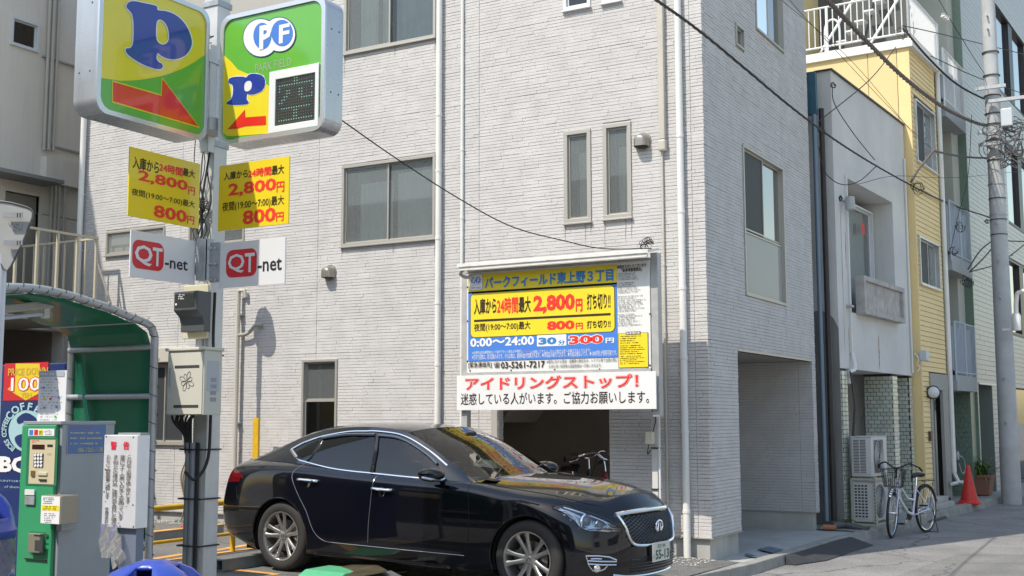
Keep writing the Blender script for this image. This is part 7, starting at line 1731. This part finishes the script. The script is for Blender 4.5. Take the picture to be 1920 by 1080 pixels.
# greenhouse patches
def rowpatch(E, C, nu, nv, ex=2.2, ez=2.6, bulge=0.):
    E = hermite(E, nv); C = hermite(C, nv); u = np.linspace(0, 1, nu)[None, :, None]
    x = C[:, None, 0:1]+(E[:, None, 0:1]-C[:, None, 0:1])*u**ex; y = E[:, None, 1:2]*u; z = C[:, None, 2:3]+(E[:, None, 2:3]-C[:, None, 2:3])*u**ez
    return np.concatenate([x, y, z], -1)
Aedge = [(.80, .745, .968), (.52, .695, 1.105), (.22, .645, 1.255), (-.08, .612, 1.372)]
Cws = [(.95, 0, 1.0), (.64, 0, 1.155), (.33, 0, 1.31), (.03, 0, 1.428)]
Redge = [(-.08, .612, 1.372), (-.32, .597, 1.405), (-.62, .587, 1.418), (-.92, .582, 1.405), (-1.2, .578, 1.368), (-1.42, .575, 1.318)]
Crf = [(.03, 0, 1.428), (-.26, 0, 1.452), (-.64, 0, 1.462), (-1.0, 0, 1.452), (-1.3, 0, 1.42), (-1.50, 0, 1.382)]
Bedge = [(-1.42, .575, 1.318), (-1.66, .585, 1.232), (-1.92, .60, 1.14), (-2.12, .61, 1.062)]
Crw = [(-1.50, 0, 1.382), (-1.74, 0, 1.295), (-1.98, 0, 1.19), (-2.20, 0, 1.078)]
def patch_data(P, outward):
    V, F = grid_mesh(P); N = vnormals(V, F)
    if (N.mean(0) @ np.array(outward)) < 0: F = F[:, ::-1]; N = -N
    return V, F, N
V, F, N = patch_data(rowpatch(Aedge, Cws, 22, 10), (1, 0, 1)); 
wsg = glass('windscreen_glass', (.86, .90, .88), 1.45, boost=.0)
car_obj('windscreen', V, F, N, wsg); WSV = (V, F, N)
V, F, N = patch_data(rowpatch(Redge, Crf, 26, 8), (0, 0, 1)); car_obj('roof', V, F, N, paint, solid=.02); RFV = (V, F, N)
V, F, N = patch_data(rowpatch(Bedge, Crw, 22, 8), (-1, 0, 1)); dkg = glass('privacy_glass', (.04, .045, .05), 1.5, boost=.02)
car_obj('rear_window', V, F, N, dkg)
top = hermite(Aedge+Redge[1:]+Bedge[1:], 14)
belt = hermite([(.86, .80, .955), (.45, .806, .966), (.1, .81, .974), (-.3, .81, .986), (-.75, .805, 1.002), (-1.15, .79, 1.037), (-1.45, .77, 1.052), (-1.8, .735, 1.058), (-2.05, .67, 1.052), (-2.14, .625, 1.058)], 14)
def resample(P, xs):
    o = P[:, 0].argsort(); return np.stack([xs, np.interp(xs, P[o, 0], P[o, 1]), np.interp(xs, P[o, 0], P[o, 2])], -1)
nS = 200; tq = np.linspace(0, 1, nS)
xt = .80+(-2.12-.80)*tq; xb = .86+(-2.14-.86)*tq; Tp = resample(top, xt); Bt = resample(belt, xb)
v = np.linspace(0, 1, 22)[None, :, None]; SP = Bt[:, None, :]*(1-v)+Tp[:, None, :]*v
SP[:, :, 1] += .022*np.sin(np.pi*v[:, :, 0])*np.clip((Tp[:, None, 2]-Bt[:, None, 2])/.3, 0, 1)
V, F, N = patch_data(SP, (0, 1, 0)); c = V[F].mean(1); qx, qy = proj(c)
GQ = c4([(545, 268), (620, 222), (715, 182), (640, 290), (600, 325), (552, 296)])
GR = c4([(612, 330), (700, 235), (735, 182), (880, 168), (1062, 170), (1056, 280), (1036, 402), (840, 378), (680, 350)])
GF = c4([(1052, 404), (1070, 260), (1085, 172), (1200, 182), (1290, 225), (1400, 300), (1480, 372), (1490, 438), (1300, 425)])
VSR = c4([(700, 235), (735, 182), (880, 168), (1062, 170), (1062, 150), (880, 148), (720, 178)])
gq, grr, gf = (inpoly(qx, qy, p) for p in (GQ, GR, GF))
car_obj('pillar', V, F[~(gq | grr | gf)], N, mat('pillar_black', (.006, .006, .008), .15, coat=1.))
for sd in (1, -1):
    a = car_obj('quarter_window', V, F[gq], N, dkg, (sd,)); a = car_obj('rear_window_side', V, F[grr], N, dkg, (sd,)); a.name = 'side_window'
    a = car_obj('side_window', V, F[gf], N, glass('car_side_glass', (.30, .35, .34), 1.5, boost=.02), (sd,))
SV_ = (V, F, N)
# ray helper onto the near side of the car
AV = np.concatenate([V1*np.array([1, -1, 1]), SV_[0]*np.array([1, -1, 1]), WSV[0]*np.array([1, -1, 1]), WSV[0]]); 
AF = [tuple(f) for f in F0[keep]]+[tuple(f+len(V1)) for f in SV_[1]]+[tuple(f+len(V1)+len(SV_[0])) for f in WSV[1]]+[tuple(f+len(V1)+len(SV_[0])+len(WSV[0])) for f in WSV[1]]
TREE = BVHTree.FromPolygons([Vector(v_) for v_ in AV], AF)
EL = CMI @ Vector(EYE)
def hit(px, py, off=0.):
    d = Vector(F_+R_*(px-960)/FPX-U_*(py-540)/FPX); dl_ = CMI.to_3x3() @ d; loc, n, i, ds = TREE.ray_cast(EL, dl_.normalized())
    if loc is None: loc, n, i, ds = TREE.find_nearest(EL+dl_*10.8)
    if n.dot(dl_) > 0: n = -n
    return loc+n*off
def both(build_fn, name, m, smooth=True, label=None):
    obs = []
    for sd in (1, -1):
        b = MB(); build_fn(b)
        if sd < 0: b.v = [(x, -y, z) for x, y, z in b.v]; b.f = [f[::-1] for f in b.f]
        o = b.build(name, m, car, smooth=smooth, label=label); obs.append(o)
    return obs
def ribbon(b, pts, w, th, closed=False):
    """flat strip following the surface"""
    P = [Vector(p) for p in pts]; 
    b.tube(P+([P[0]] if closed else []), w/2, 6, cap=not closed)
outl = c4([(510, 256), (600, 208), (715, 170), (880, 140), (1000, 136), (1068, 136), (1200, 152), (1290, 185), (1380, 240), (1450, 292), (1530, 362)])
both(lambda b: ribbon(b, [hit(x, y, .004) for x, y in osp([np.array(p) for p in outl], 5)], .020, .01), 'window_trim', CHROME)
bl_ = c4([(510, 256), (548, 314), (600, 334), (760, 375), (900, 396), (1040, 410), (1250, 432), (1450, 450)])
both(lambda b: ribbon(b, [hit(x, y, .004) for x, y in osp([np.array(p) for p in bl_], 5)], .018, .01), 'window_trim', CHROME)
both(lambda b: ribbon(b, [hit(x, y, .003) for x, y in c4([(512, 258), (522, 275), (545, 308)])], .036, .01), 'window_trim', CHROME)
vs = c4([(716, 185), (735, 180), (880, 160), (1062, 160)]); vs2 = c4([(1085, 165), (1200, 178), (1290, 215), (1400, 290), (1465, 352)])
VIS = mat('smoked_visor', (.05, .07, .10), .08, coat=1.)
for L_ in (vs, vs2): both(lambda b, L_=L_: ribbon(b, [hit(x, y, .010) for x, y in osp([np.array(p) for p in L_], 5)], .030, .01), 'rain_visor', VIS)
both(lambda b: ribbon(b, [hit(x, y, .003) for x, y in c4([(716, 178), (680, 245), (640, 305), (612, 330)])], .022, .01), 'pillar_trim', mat('gloss_black', (.01, .01, .012), .12, coat=1.))
both(lambda b: ribbon(b, [hit(x, y, .003) for x, y in c4([(1074, 160), (1062, 280), (1040, 405)])], .05, .01), 'pillar_trim', mat('gloss_black'))
# shut lines
GAP = mat('shut_line', (.004, .004, .004), .8); GAPL = mat('door_edge', (.35, .36, .4), .25, .8)
def local_line(b, pts, r, off=.0005):
    q = []
    for x, z in pts:
        loc, n, i, ds = TREE.ray_cast(Vector((x, -3, z)), Vector((0, 1, 0)))
        if loc is not None: q.append(loc+Vector((0, -off, 0)))
    if len(q) > 1: b.tube(q, r, 5)
def sp2(p, n=5): return [tuple(q) for q in osp([np.array(v_) for v_ in p], n)]
both(lambda b: local_line(b, sp2([(-.262, .985), (-.268, .88), (-.29, .6), (-.30, .36)]), .0035), 'shut_line', GAPL)
both(lambda b: local_line(b, sp2([(-1.235, 1.05), (-1.292, .95), (-1.265, .86), (-1.18, .73), (-1.08, .60), (-1.0, .45), (-.93, .375), (-.84, .335), (-.75, .328)]), .0035), 'shut_line', GAPL)
both(lambda b: local_line(b, [(-.75, .328), (0, .325), (.5, .325), (.80, .325)], .003), 'shut_line', GAPL)
both(lambda b: local_line(b, sp2([(.80, .96), (.84, .80), (.848, .55), (.825, .325)]), .003), 'shut_line', GAP)
both(lambda b: local_line(b, sp2([(-2.10, .80), (-2.08, .70), (-2.0, .655), (-1.82, .64)]), .003), 'shut_line', GAP)
both(lambda b: local_line(b, [(.62, .20), (.6, .215), (-.95, .215)], .02, -.004), 'sill_strip', mat('gloss_black'))
def local_top(b, pts, r, off=.0008):
    q = []
    for x, y in pts:
        loc, n, i, ds = TREE.ray_cast(Vector((x, y, 3)), Vector((0, 0, -1)))
        if loc is not None: q.append(loc+Vector((0, 0, off)))
    if len(q) > 1: b.tube(q, r, 5)
both(lambda b: local_top(b, sp2([(.82, -.77), (1.3, -.755), (1.62, -.72), (1.86, -.64), (2.0, -.52)]), .0028), 'hood_gap', GAP)
both(lambda b: local_top(b, sp2([(-1.95, -.66), (-2.1, -.60), (-2.3, -.5)]), .0028), 'boot_gap', GAP)
# door handles
def handle(b, px, py, w, s=1):
    p0, p1 = hit(px-w, py-w*.10, .0), hit(px+w, py+w*.10, .0); d = (p1-p0).normalized(); n = Vector((0, -1, 0))
    pts = [p0+n*.004, p0+d*.02+n*.028, p0.lerp(p1, .5)+n*.036, p1-d*.02+n*.03, p1+n*.004]
    b.tube(osp(pts, 4), [.010]+[.0135]*15+[.010], 8)
for (x, y) in ((622, 453), (1105, 512)):
    hx_, hy_ = 400+x/3.484, 770+y/3.484
    hs = both(lambda b: handle(b, hx_, hy_, 18.5), 'door_handle', CHROME)
    both(lambda b: b.lathe(hit(hx_-2, hy_+5, .002), [(0, .0012), (.036, .001), (.042, .003), (.045, 0)], 20, (0, -1, 0)), 'handle_cup', mat('gloss_black'))
# wing mirrors
def mirror(b):
    c = Vector((.475, -.975, 1.015)); prof = [(-.10, .35), (-.085, .75), (-.04, .98), (.02, 1.0), (.07, .86), (.115, .55), (.14, .15)]; n = 18
    # shell: ellipse sections along x
    for i, (dx, k_) in enumerate(prof):
        b.v += [tuple(c+Vector((dx, .105*k_*math.cos(a), .060*k_*(math.sin(a)) + (.01 if math.sin(a) > 0 else 0)))) for a in np.linspace(0, 2*math.pi, n, endpoint=False)]
    b.f = [(i*n+j, i*n+(j+1) % n, (i+1)*n+(j+1) % n, (i+1)*n+j) for i in range(len(prof)-1) for j in range(n)]+[tuple(range(n)), tuple((len(prof)-1)*n+j for j in range(n))]
for o in both(mirror, 'wing_mirror', paint): pass
both(lambda b: b.tube([(.50, -.80, .955), (.50, -.87, .975), (.485, -.93, .99)], [.03, .025, .03], 8), 'mirror_stalk', mat('gloss_black'))
both(lambda b: b.tube([(.57, -.90, .985), (.585, -.97, .975), (.55, -1.06, .985), (.47, -1.10, 1.0)], .010, 6), 'mirror_indicator', mat('lamp_chrome', (.75, .77, .8), .12, .9))
# grille
sel = keep & (cls == 9); gb = V1-N0*.03
car_obj('grille_backing', gb, F0[sel], N0, BLACK)
FT = BVHTree.FromPolygons([Vector(v_) for v_ in np.concatenate([V1, V1*np.array([1, -1, 1])])], [tuple(f) for f in F0[keep]]+[tuple(f+len(V1)) for f in F0[keep]])
def fx_(y, z, off=0.):
    loc, n, i, ds = FT.ray_cast(Vector((4, y, z)), Vector((-1, 0, 0)))
    if loc is None: return Vector((2.2, y, z))
    if n.x < 0: n = -n
    return loc+n*off
def gedge(z): return .42+(z-.6)*.3
lat = MB()
for sg in (-1, 1):
    for c0 in np.arange(.10, 1.10, .030):
        pts = []
        for y in np.linspace(-.47, .47, 60):
            z = c0+sg*y*.52
            if .478 < z < .728 and abs(y) < gedge(z)+.012: pts.append(fx_(y, z, -.006+.002*sg))
        if len(pts) > 1: lat.tube(pts, .0032, 4)
lat.build('grille_mesh', mat('grille_dark_chrome', (.16, .165, .17), .25, .85), car)
gs = [(e_*s_, z) for s_, z, e_ in [(-1, .73, gedge(.73)+.02), (-1, .66, gedge(.66)+.02), (-1, .58, gedge(.58)+.015), (-1, .51, gedge(.51)+.005), (-1, .475, .35)]]
gs = gs+[(-.2, .462), (0, .458), (.2, .462)]+[(-y, z) for y, z in gs[::-1]]
MB().tube([fx_(y, z, .004) for y, z in osp([np.array(p) for p in gs], 5)], .013, 8).build('grille_surround', CHROME, car, smooth=True)
MB().tube([fx_(y, z, .006) for y, z in osp([np.array(p) for p in [(-.49, .728), (-.38, .742), (-.2, .752), (0, .755), (.2, .752), (.38, .742), (.49, .728)]], 5)], [.012]+[.022]*29+[.012]*1 if False else .019, 8).build('grille_top_bar', CHROME, car, smooth=True)
em_ = MB(); c_ = fx_(0, .61, .02)
em_.tube([c_+Vector((.0, .062*math.cos(a), .046*math.sin(a))) for a in np.linspace(-1.05, math.pi+1.05, 24)], .009, 8)
for s_ in (-1, 1): em_.tube([c_+Vector((0, .031*s_, -.040)), c_+Vector((.002, .012*s_, .028))], [.010, .004], 6)
em_.build('emblem', CHROME, car, smooth=True)
# number plate
PLT = mat('plate_white', (.62, .64, .60), .4); c_ = fx_(-.0, .40); pcx = c_.x+.022
pl = MB().box((pcx, -.165, .312), (pcx+.004, .165, .477)).build('number_plate', PLT, car, bevel=.004)
PGR = mat('plate_green', (.03, .12, .08), .5)
def ptext(s_, y0, y1, z0, z1, bold=0.):
    o = text_mesh(s_, PGR, Vector((pcx+.006, y0, z1)), Vector((0, 1, 0)), Vector((0, 0, -1)), y1-y0, z1-z0, None, bold); reparent_car(o, pl)
def reparent_car(o, p): o.parent = p; o['_o'] = (0., 0., 0.)
ptext('足立 301', -.075, .075, .425, .462, .01); ptext('す', -.155, -.128, .345, .375); ptext('55-13', -.11, .15, .33, .412, .03)
MB().box((pcx-.03, -.17, .33), (pcx-.001, .17, .45)).build('plate_bracket', BLACK, car)
MB().tube([fx_(y, z, .002) for y, z in osp([np.array(p) for p in [(-.56, .235), (-.42, .215), (-.2, .205), (0, .203), (.2, .205), (.42, .215), (.56, .235)]], 5)], .010, 6).build('lip_trim', CHROME, car, smooth=True)
lo = MB()
for i in range(5):
    z = .25+i*.025; lo.tube([fx_(y, z, .003) for y in np.linspace(-.40, .40, 15)], .006, 4)
lo.build('lower_grille', BLACK, car); b = MB(); pts = [fx_(y, z, .0015) for z in (.24, .37) for y in np.linspace(-.42, .42, 15)]; b.v = [tuple(p) for p in pts]; b.f = [(i, i+1, i+16, i+15) for i in range(14)]; b.build('lower_intake', BLACK, car)
# fog lamp with fins
def fog(b):
    for L_ in ([(1045, 948), (1120, 948), (1190, 955), (1238, 975)], [(1048, 980), (1140, 984), (1238, 985)], [(1050, 1000), (1140, 1006), (1236, 1006)]): b.tube([hit(x, y, .006) for x, y in c5(L_)], .006, 6)
    b.tube([hit(x, y, .004) for x, y in c5([(1040, 945), (1048, 975), (1062, 1015), (1085, 1045), (1120, 1050), (1160, 1035), (1180, 1012)])], .005, 6)
both(fog, 'fog_lamp_trim', CHROME)
def fogd(b):
    P = [hit(x, y, .002) for x, y in c5([(1040, 945), (1190, 950), (1240, 980), (1235, 1010), (1160, 1040), (1110, 1052), (1070, 1035), (1050, 990)])]; b.v = [tuple(p) for p in P]; b.f = [tuple(range(len(P)))]
both(fogd, 'fog_recess', BLACK, smooth=False)
both(lambda b: b.lathe(hit(*c5([(1112, 1030)])[0], .012), [(0, .01), (.025, .006), (.032, -.004)], 16, (.8, -.6, 0)), 'fog_lamp', mat('lamp_chrome'))
both(lambda b: b.tube([hit(x, y, .008) for x, y in c5([(1070, 968), (1110, 966), (1140, 968)])], .006, 6), 'parking_lamp', mat('lamp_chrome'))
# wipers, cowl
MB().prism([(.99, -.70, .972), (.99, .70, .972), (.84, .74, .985), (.80, 0, 1.03), (.84, -.74, .985)], (0, 0, .004)).build('cowl', BLACK, car)
for y0, y1 in ((-.62, -.02), (.02, .58)):
    MB().tube([(.93, y0, 1.0), (.80, y0+.28, 1.06), (.74, y1, 1.10)], .007, 5).build('wiper', BLACK, car)
# interior
INT = mat('interior_dark', (.035, .034, .032), .8); STM = mat('seat_leather', (.09, .085, .08), .6)
MB().box((-1.9, -.76, .35), (.85, .76, .50)).build('floor', INT, car)
for y in (-.765, .755): MB().box((-1.45, y, .45), (.8, y+.01, .93)).build('door_lining', INT, car)
MB().box((-1.6, -.72, .5), (-1.55, .72, 1.04)).build('parcel_bulkhead', INT, car); MB().box((-2.05, -.6, 1.0), (-1.56, .6, 1.03)).build('parcel_shelf', INT, car)
MB().prism([(.78, -.74, .6), (.30, -.74, .6), (.28, -.74, .90), (.40, -.74, .965), (.78, -.74, .97)], (0, 1.48, 0)).build('dashboard', INT, car, bevel=.03)
def seat(x, y, hw):
    t = MB(); t.prism([(x, y-hw, .5), (x+.5, y-hw, .52), (x+.5, y-hw, .62), (x+.02, y-hw, .6)], (0, 2*hw, 0)); t.prism([(x-.02, y-hw, .55), (x+.12, y-hw, .55), (x-.06, y-hw+.02, 1.12), (x-.17, y-hw+.02, 1.10)], (0, 2*hw, 0))
    o = t.build('seat', STM, car, bevel=.03)
    if hw < .4: MB().box((x-.18, y-.13, 1.14), (x-.08, y+.13, 1.31)).build('headrest', STM, o, bevel=.035)
seat(-.35, -.37, .25); seat(-.35, .37, .25); seat(-1.25, 0, .66)
sw_ = MB(); cs_ = Vector((.22, -.37, .93)); ax = Vector((-.9, 0, .45)).normalized(); u_ = ax.cross(Vector((0, 1, 0))).normalized(); w_ = Vector((0, 1, 0))
sw_.tube([cs_+(u_*math.cos(a)+w_*math.sin(a))*.185 for a in np.linspace(0, 6.283, 26)], .014, 6, cap=False).tube([cs_-w_*.18, cs_, cs_+w_*.18], .014, 5).build('steering_wheel', INT, car, smooth=True)
MB().box((.18, -.05, 1.335), (.21, .10, 1.385)).build('inner_mirror', INT, car, bevel=.01)
# wheels
TY = mat('car_tyre', (.028, .027, .026), .8, var=.15, vscale=20, bump=.1, bscale=80); RIM = mat('wheel_silver', (.46, .455, .44), .28, .85); BRK = mat('brake_disc', (.20, .20, .20), .35, .9); BRD = mat('wheel_barrel', (.10, .10, .10), .5, .6)
def wheel(hx, sd, turn=0.):
    r, w = .345, .225; yc = .885-w/2
    t = MB().lathe((0, 0, 0), [(.236, w/2-.012), (.25, w/2-.002), (.285, w/2+.003), (.312, w/2-.004), (.330, w/2-.022), (.3375, w/2-.045), (r, 0), (.3375, -w/2+.045), (.330, -w/2+.02), (.29, -w/2), (.236, -w/2+.01)], 56, (0, 1, 0))
    tyre = t.build('wheel', TY, car, smooth=True)
    grv = MB()
    for yy in (-.055, -.02, .02, .055): grv.lathe((0, yy, 0), [(r+.0005, -.004), (r+.0008, 0), (r+.0005, .004)], 56, (0, 1, 0))
    kids = [grv.build('tread_groove', BLACK, tyre)]
    rm = MB().lathe((0, 0, 0), [(.236, w/2-.010), (.240, w/2-.002), (.228, w/2-.004), (.222, w/2-.02), (.214, w/2-.05), (.205, -w/2+.02)], 56, (0, 1, 0)).build('rim', RIM, tyre, smooth=True); kids.append(rm)
    kids.append(MB().lathe((0, 0, 0), [(.205, -w/2+.02), (.05, -w/2+.03), (0, -w/2+.03)], 40, (0, 1, 0)).build('barrel', BRD, tyre, smooth=True))
    kids.append(MB().lathe((0, .012, 0), [(.0, .012), (.155, .012), (.158, .0), (.155, -.012), (0, -.012)], 40, (0, 1, 0)).build('brake_disc', BRK, tyre, smooth=True))
    kids.append(MB().box((.06, .0, -.02), (.16, .055, .11)).build('caliper', BRD, tyre, bevel=.01))
    yo = w/2-.022
    sm = None
    for i in range(10):
        a = i*2*math.pi/10+(.085 if i % 2 else -.085)
        if sm is None:
            b = MB(); pr_ = [(.045, .026, yo-.028, .020), (.09, .019, yo-.022, .018), (.14, .0165, yo-.012, .016), (.19, .019, yo-.004, .016), (.224, .028, yo+.006, .02)]
            for (rr, hw, y_, th) in pr_: b.v += [(rr, y_-th, -hw), (rr, y_-th, hw), (rr, y_-.002, hw), (rr, y_+.006, hw*.35), (rr, y_+.006, -hw*.35), (rr, y_-.002, -hw)]
            b.f = [(i_*6+j, i_*6+(j+1) % 6, (i_+1)*6+(j+1) % 6, (i_+1)*6+j) for i_ in range(4) for j in range(6)]
            o = b.build('spoke', RIM, tyre, smooth=True); sm = o
        else: o = bpy.data.objects.new('spoke', sm.data); COL.objects.link(o); o.parent = tyre
        o.rotation_euler = (0, a, 0); kids.append(o)
    kids.append(MB().lathe((0, yo-.045, 0), [(.07, 0), (.066, .018), (.045, .024), (.03, .026), (.028, .034), (0, .036)], 28, (0, 1, 0)).build('hub_cap', RIM, tyre, smooth=True))
    nb_ = MB()
    for i in range(5): a = i*2*math.pi/5+.3; nb_.lathe((.057*math.cos(a), yo-.03, .057*math.sin(a)), [(.011, 0), (.011, .006), (.006, .007), (.006, .001), (0, .001)], 8, (0, 1, 0))
    kids.append(nb_.build('wheel_nuts', BRD, tyre))
    rs_ = .0035; kids.append(MB().tube([(.016*math.cos(a), yo-.008, .012*math.sin(a)) for a in np.linspace(-1, 4.1, 12)], .0025, 5).build('wheel_badge', BRD, tyre))
    tyre.location = (hx, sd*yc, HUBZ)
    tyre.rotation_euler = (0, rad(7 if hx < 0 else 18), 0 if sd > 0 else math.pi) 
    if sd < 0: tyre.rotation_euler = (0, rad(7 if hx < 0 else 18), math.pi+turn)
    return tyre
for hx in (RHUB, FHUB):
    for sd in (-1, 1): wheel(hx, sd)
# wheel arches: inner well and folded lip
def arch(b, hx):
    n = 30; A = np.linspace(-.32, math.pi+.32, n)
    for (y, rr) in ((-.48, AR), (-.86, AR-.002)): b.v += [(hx+rr*math.cos(a), y, HUBZ+rr*math.sin(a)) for a in A]
    b.f += [(j, j+1, n+j+1, n+j) for j in range(n-1)]
    o = len(b.v); b.v += [(hx, -.48, HUBZ)]; b.f += [(o, j, j+1) for j in range(n-1)]
for hx in (RHUB, FHUB): both(lambda b: arch(b, hx), 'wheel_well', mat('well_black', (.012, .012, .012), .9), smooth=False)
def lip(b, hx):
    q = []
    for a in np.linspace(-.30, math.pi+.30, 40):
        x, z = hx+(AR-.001)*math.cos(a), HUBZ+(AR-.001)*math.sin(a)
        loc, n, i, ds = TREE.ray_cast(Vector((hx+(AR+.012)*math.cos(a), -3, HUBZ+(AR+.012)*math.sin(a))), Vector((0, 1, 0)))
        if loc is not None and z > .2: q.append(Vector((x, loc.y+.006, z)))
    if len(q) > 3: b.tube(q, .009, 8)
for hx in (RHUB, FHUB): both(lambda b: lip(b, hx), 'arch_lip', paint)
MB().box((-2.1, -.70, .16), (1.7, .70, .26)).build('underbody', mat('well_black'), car)
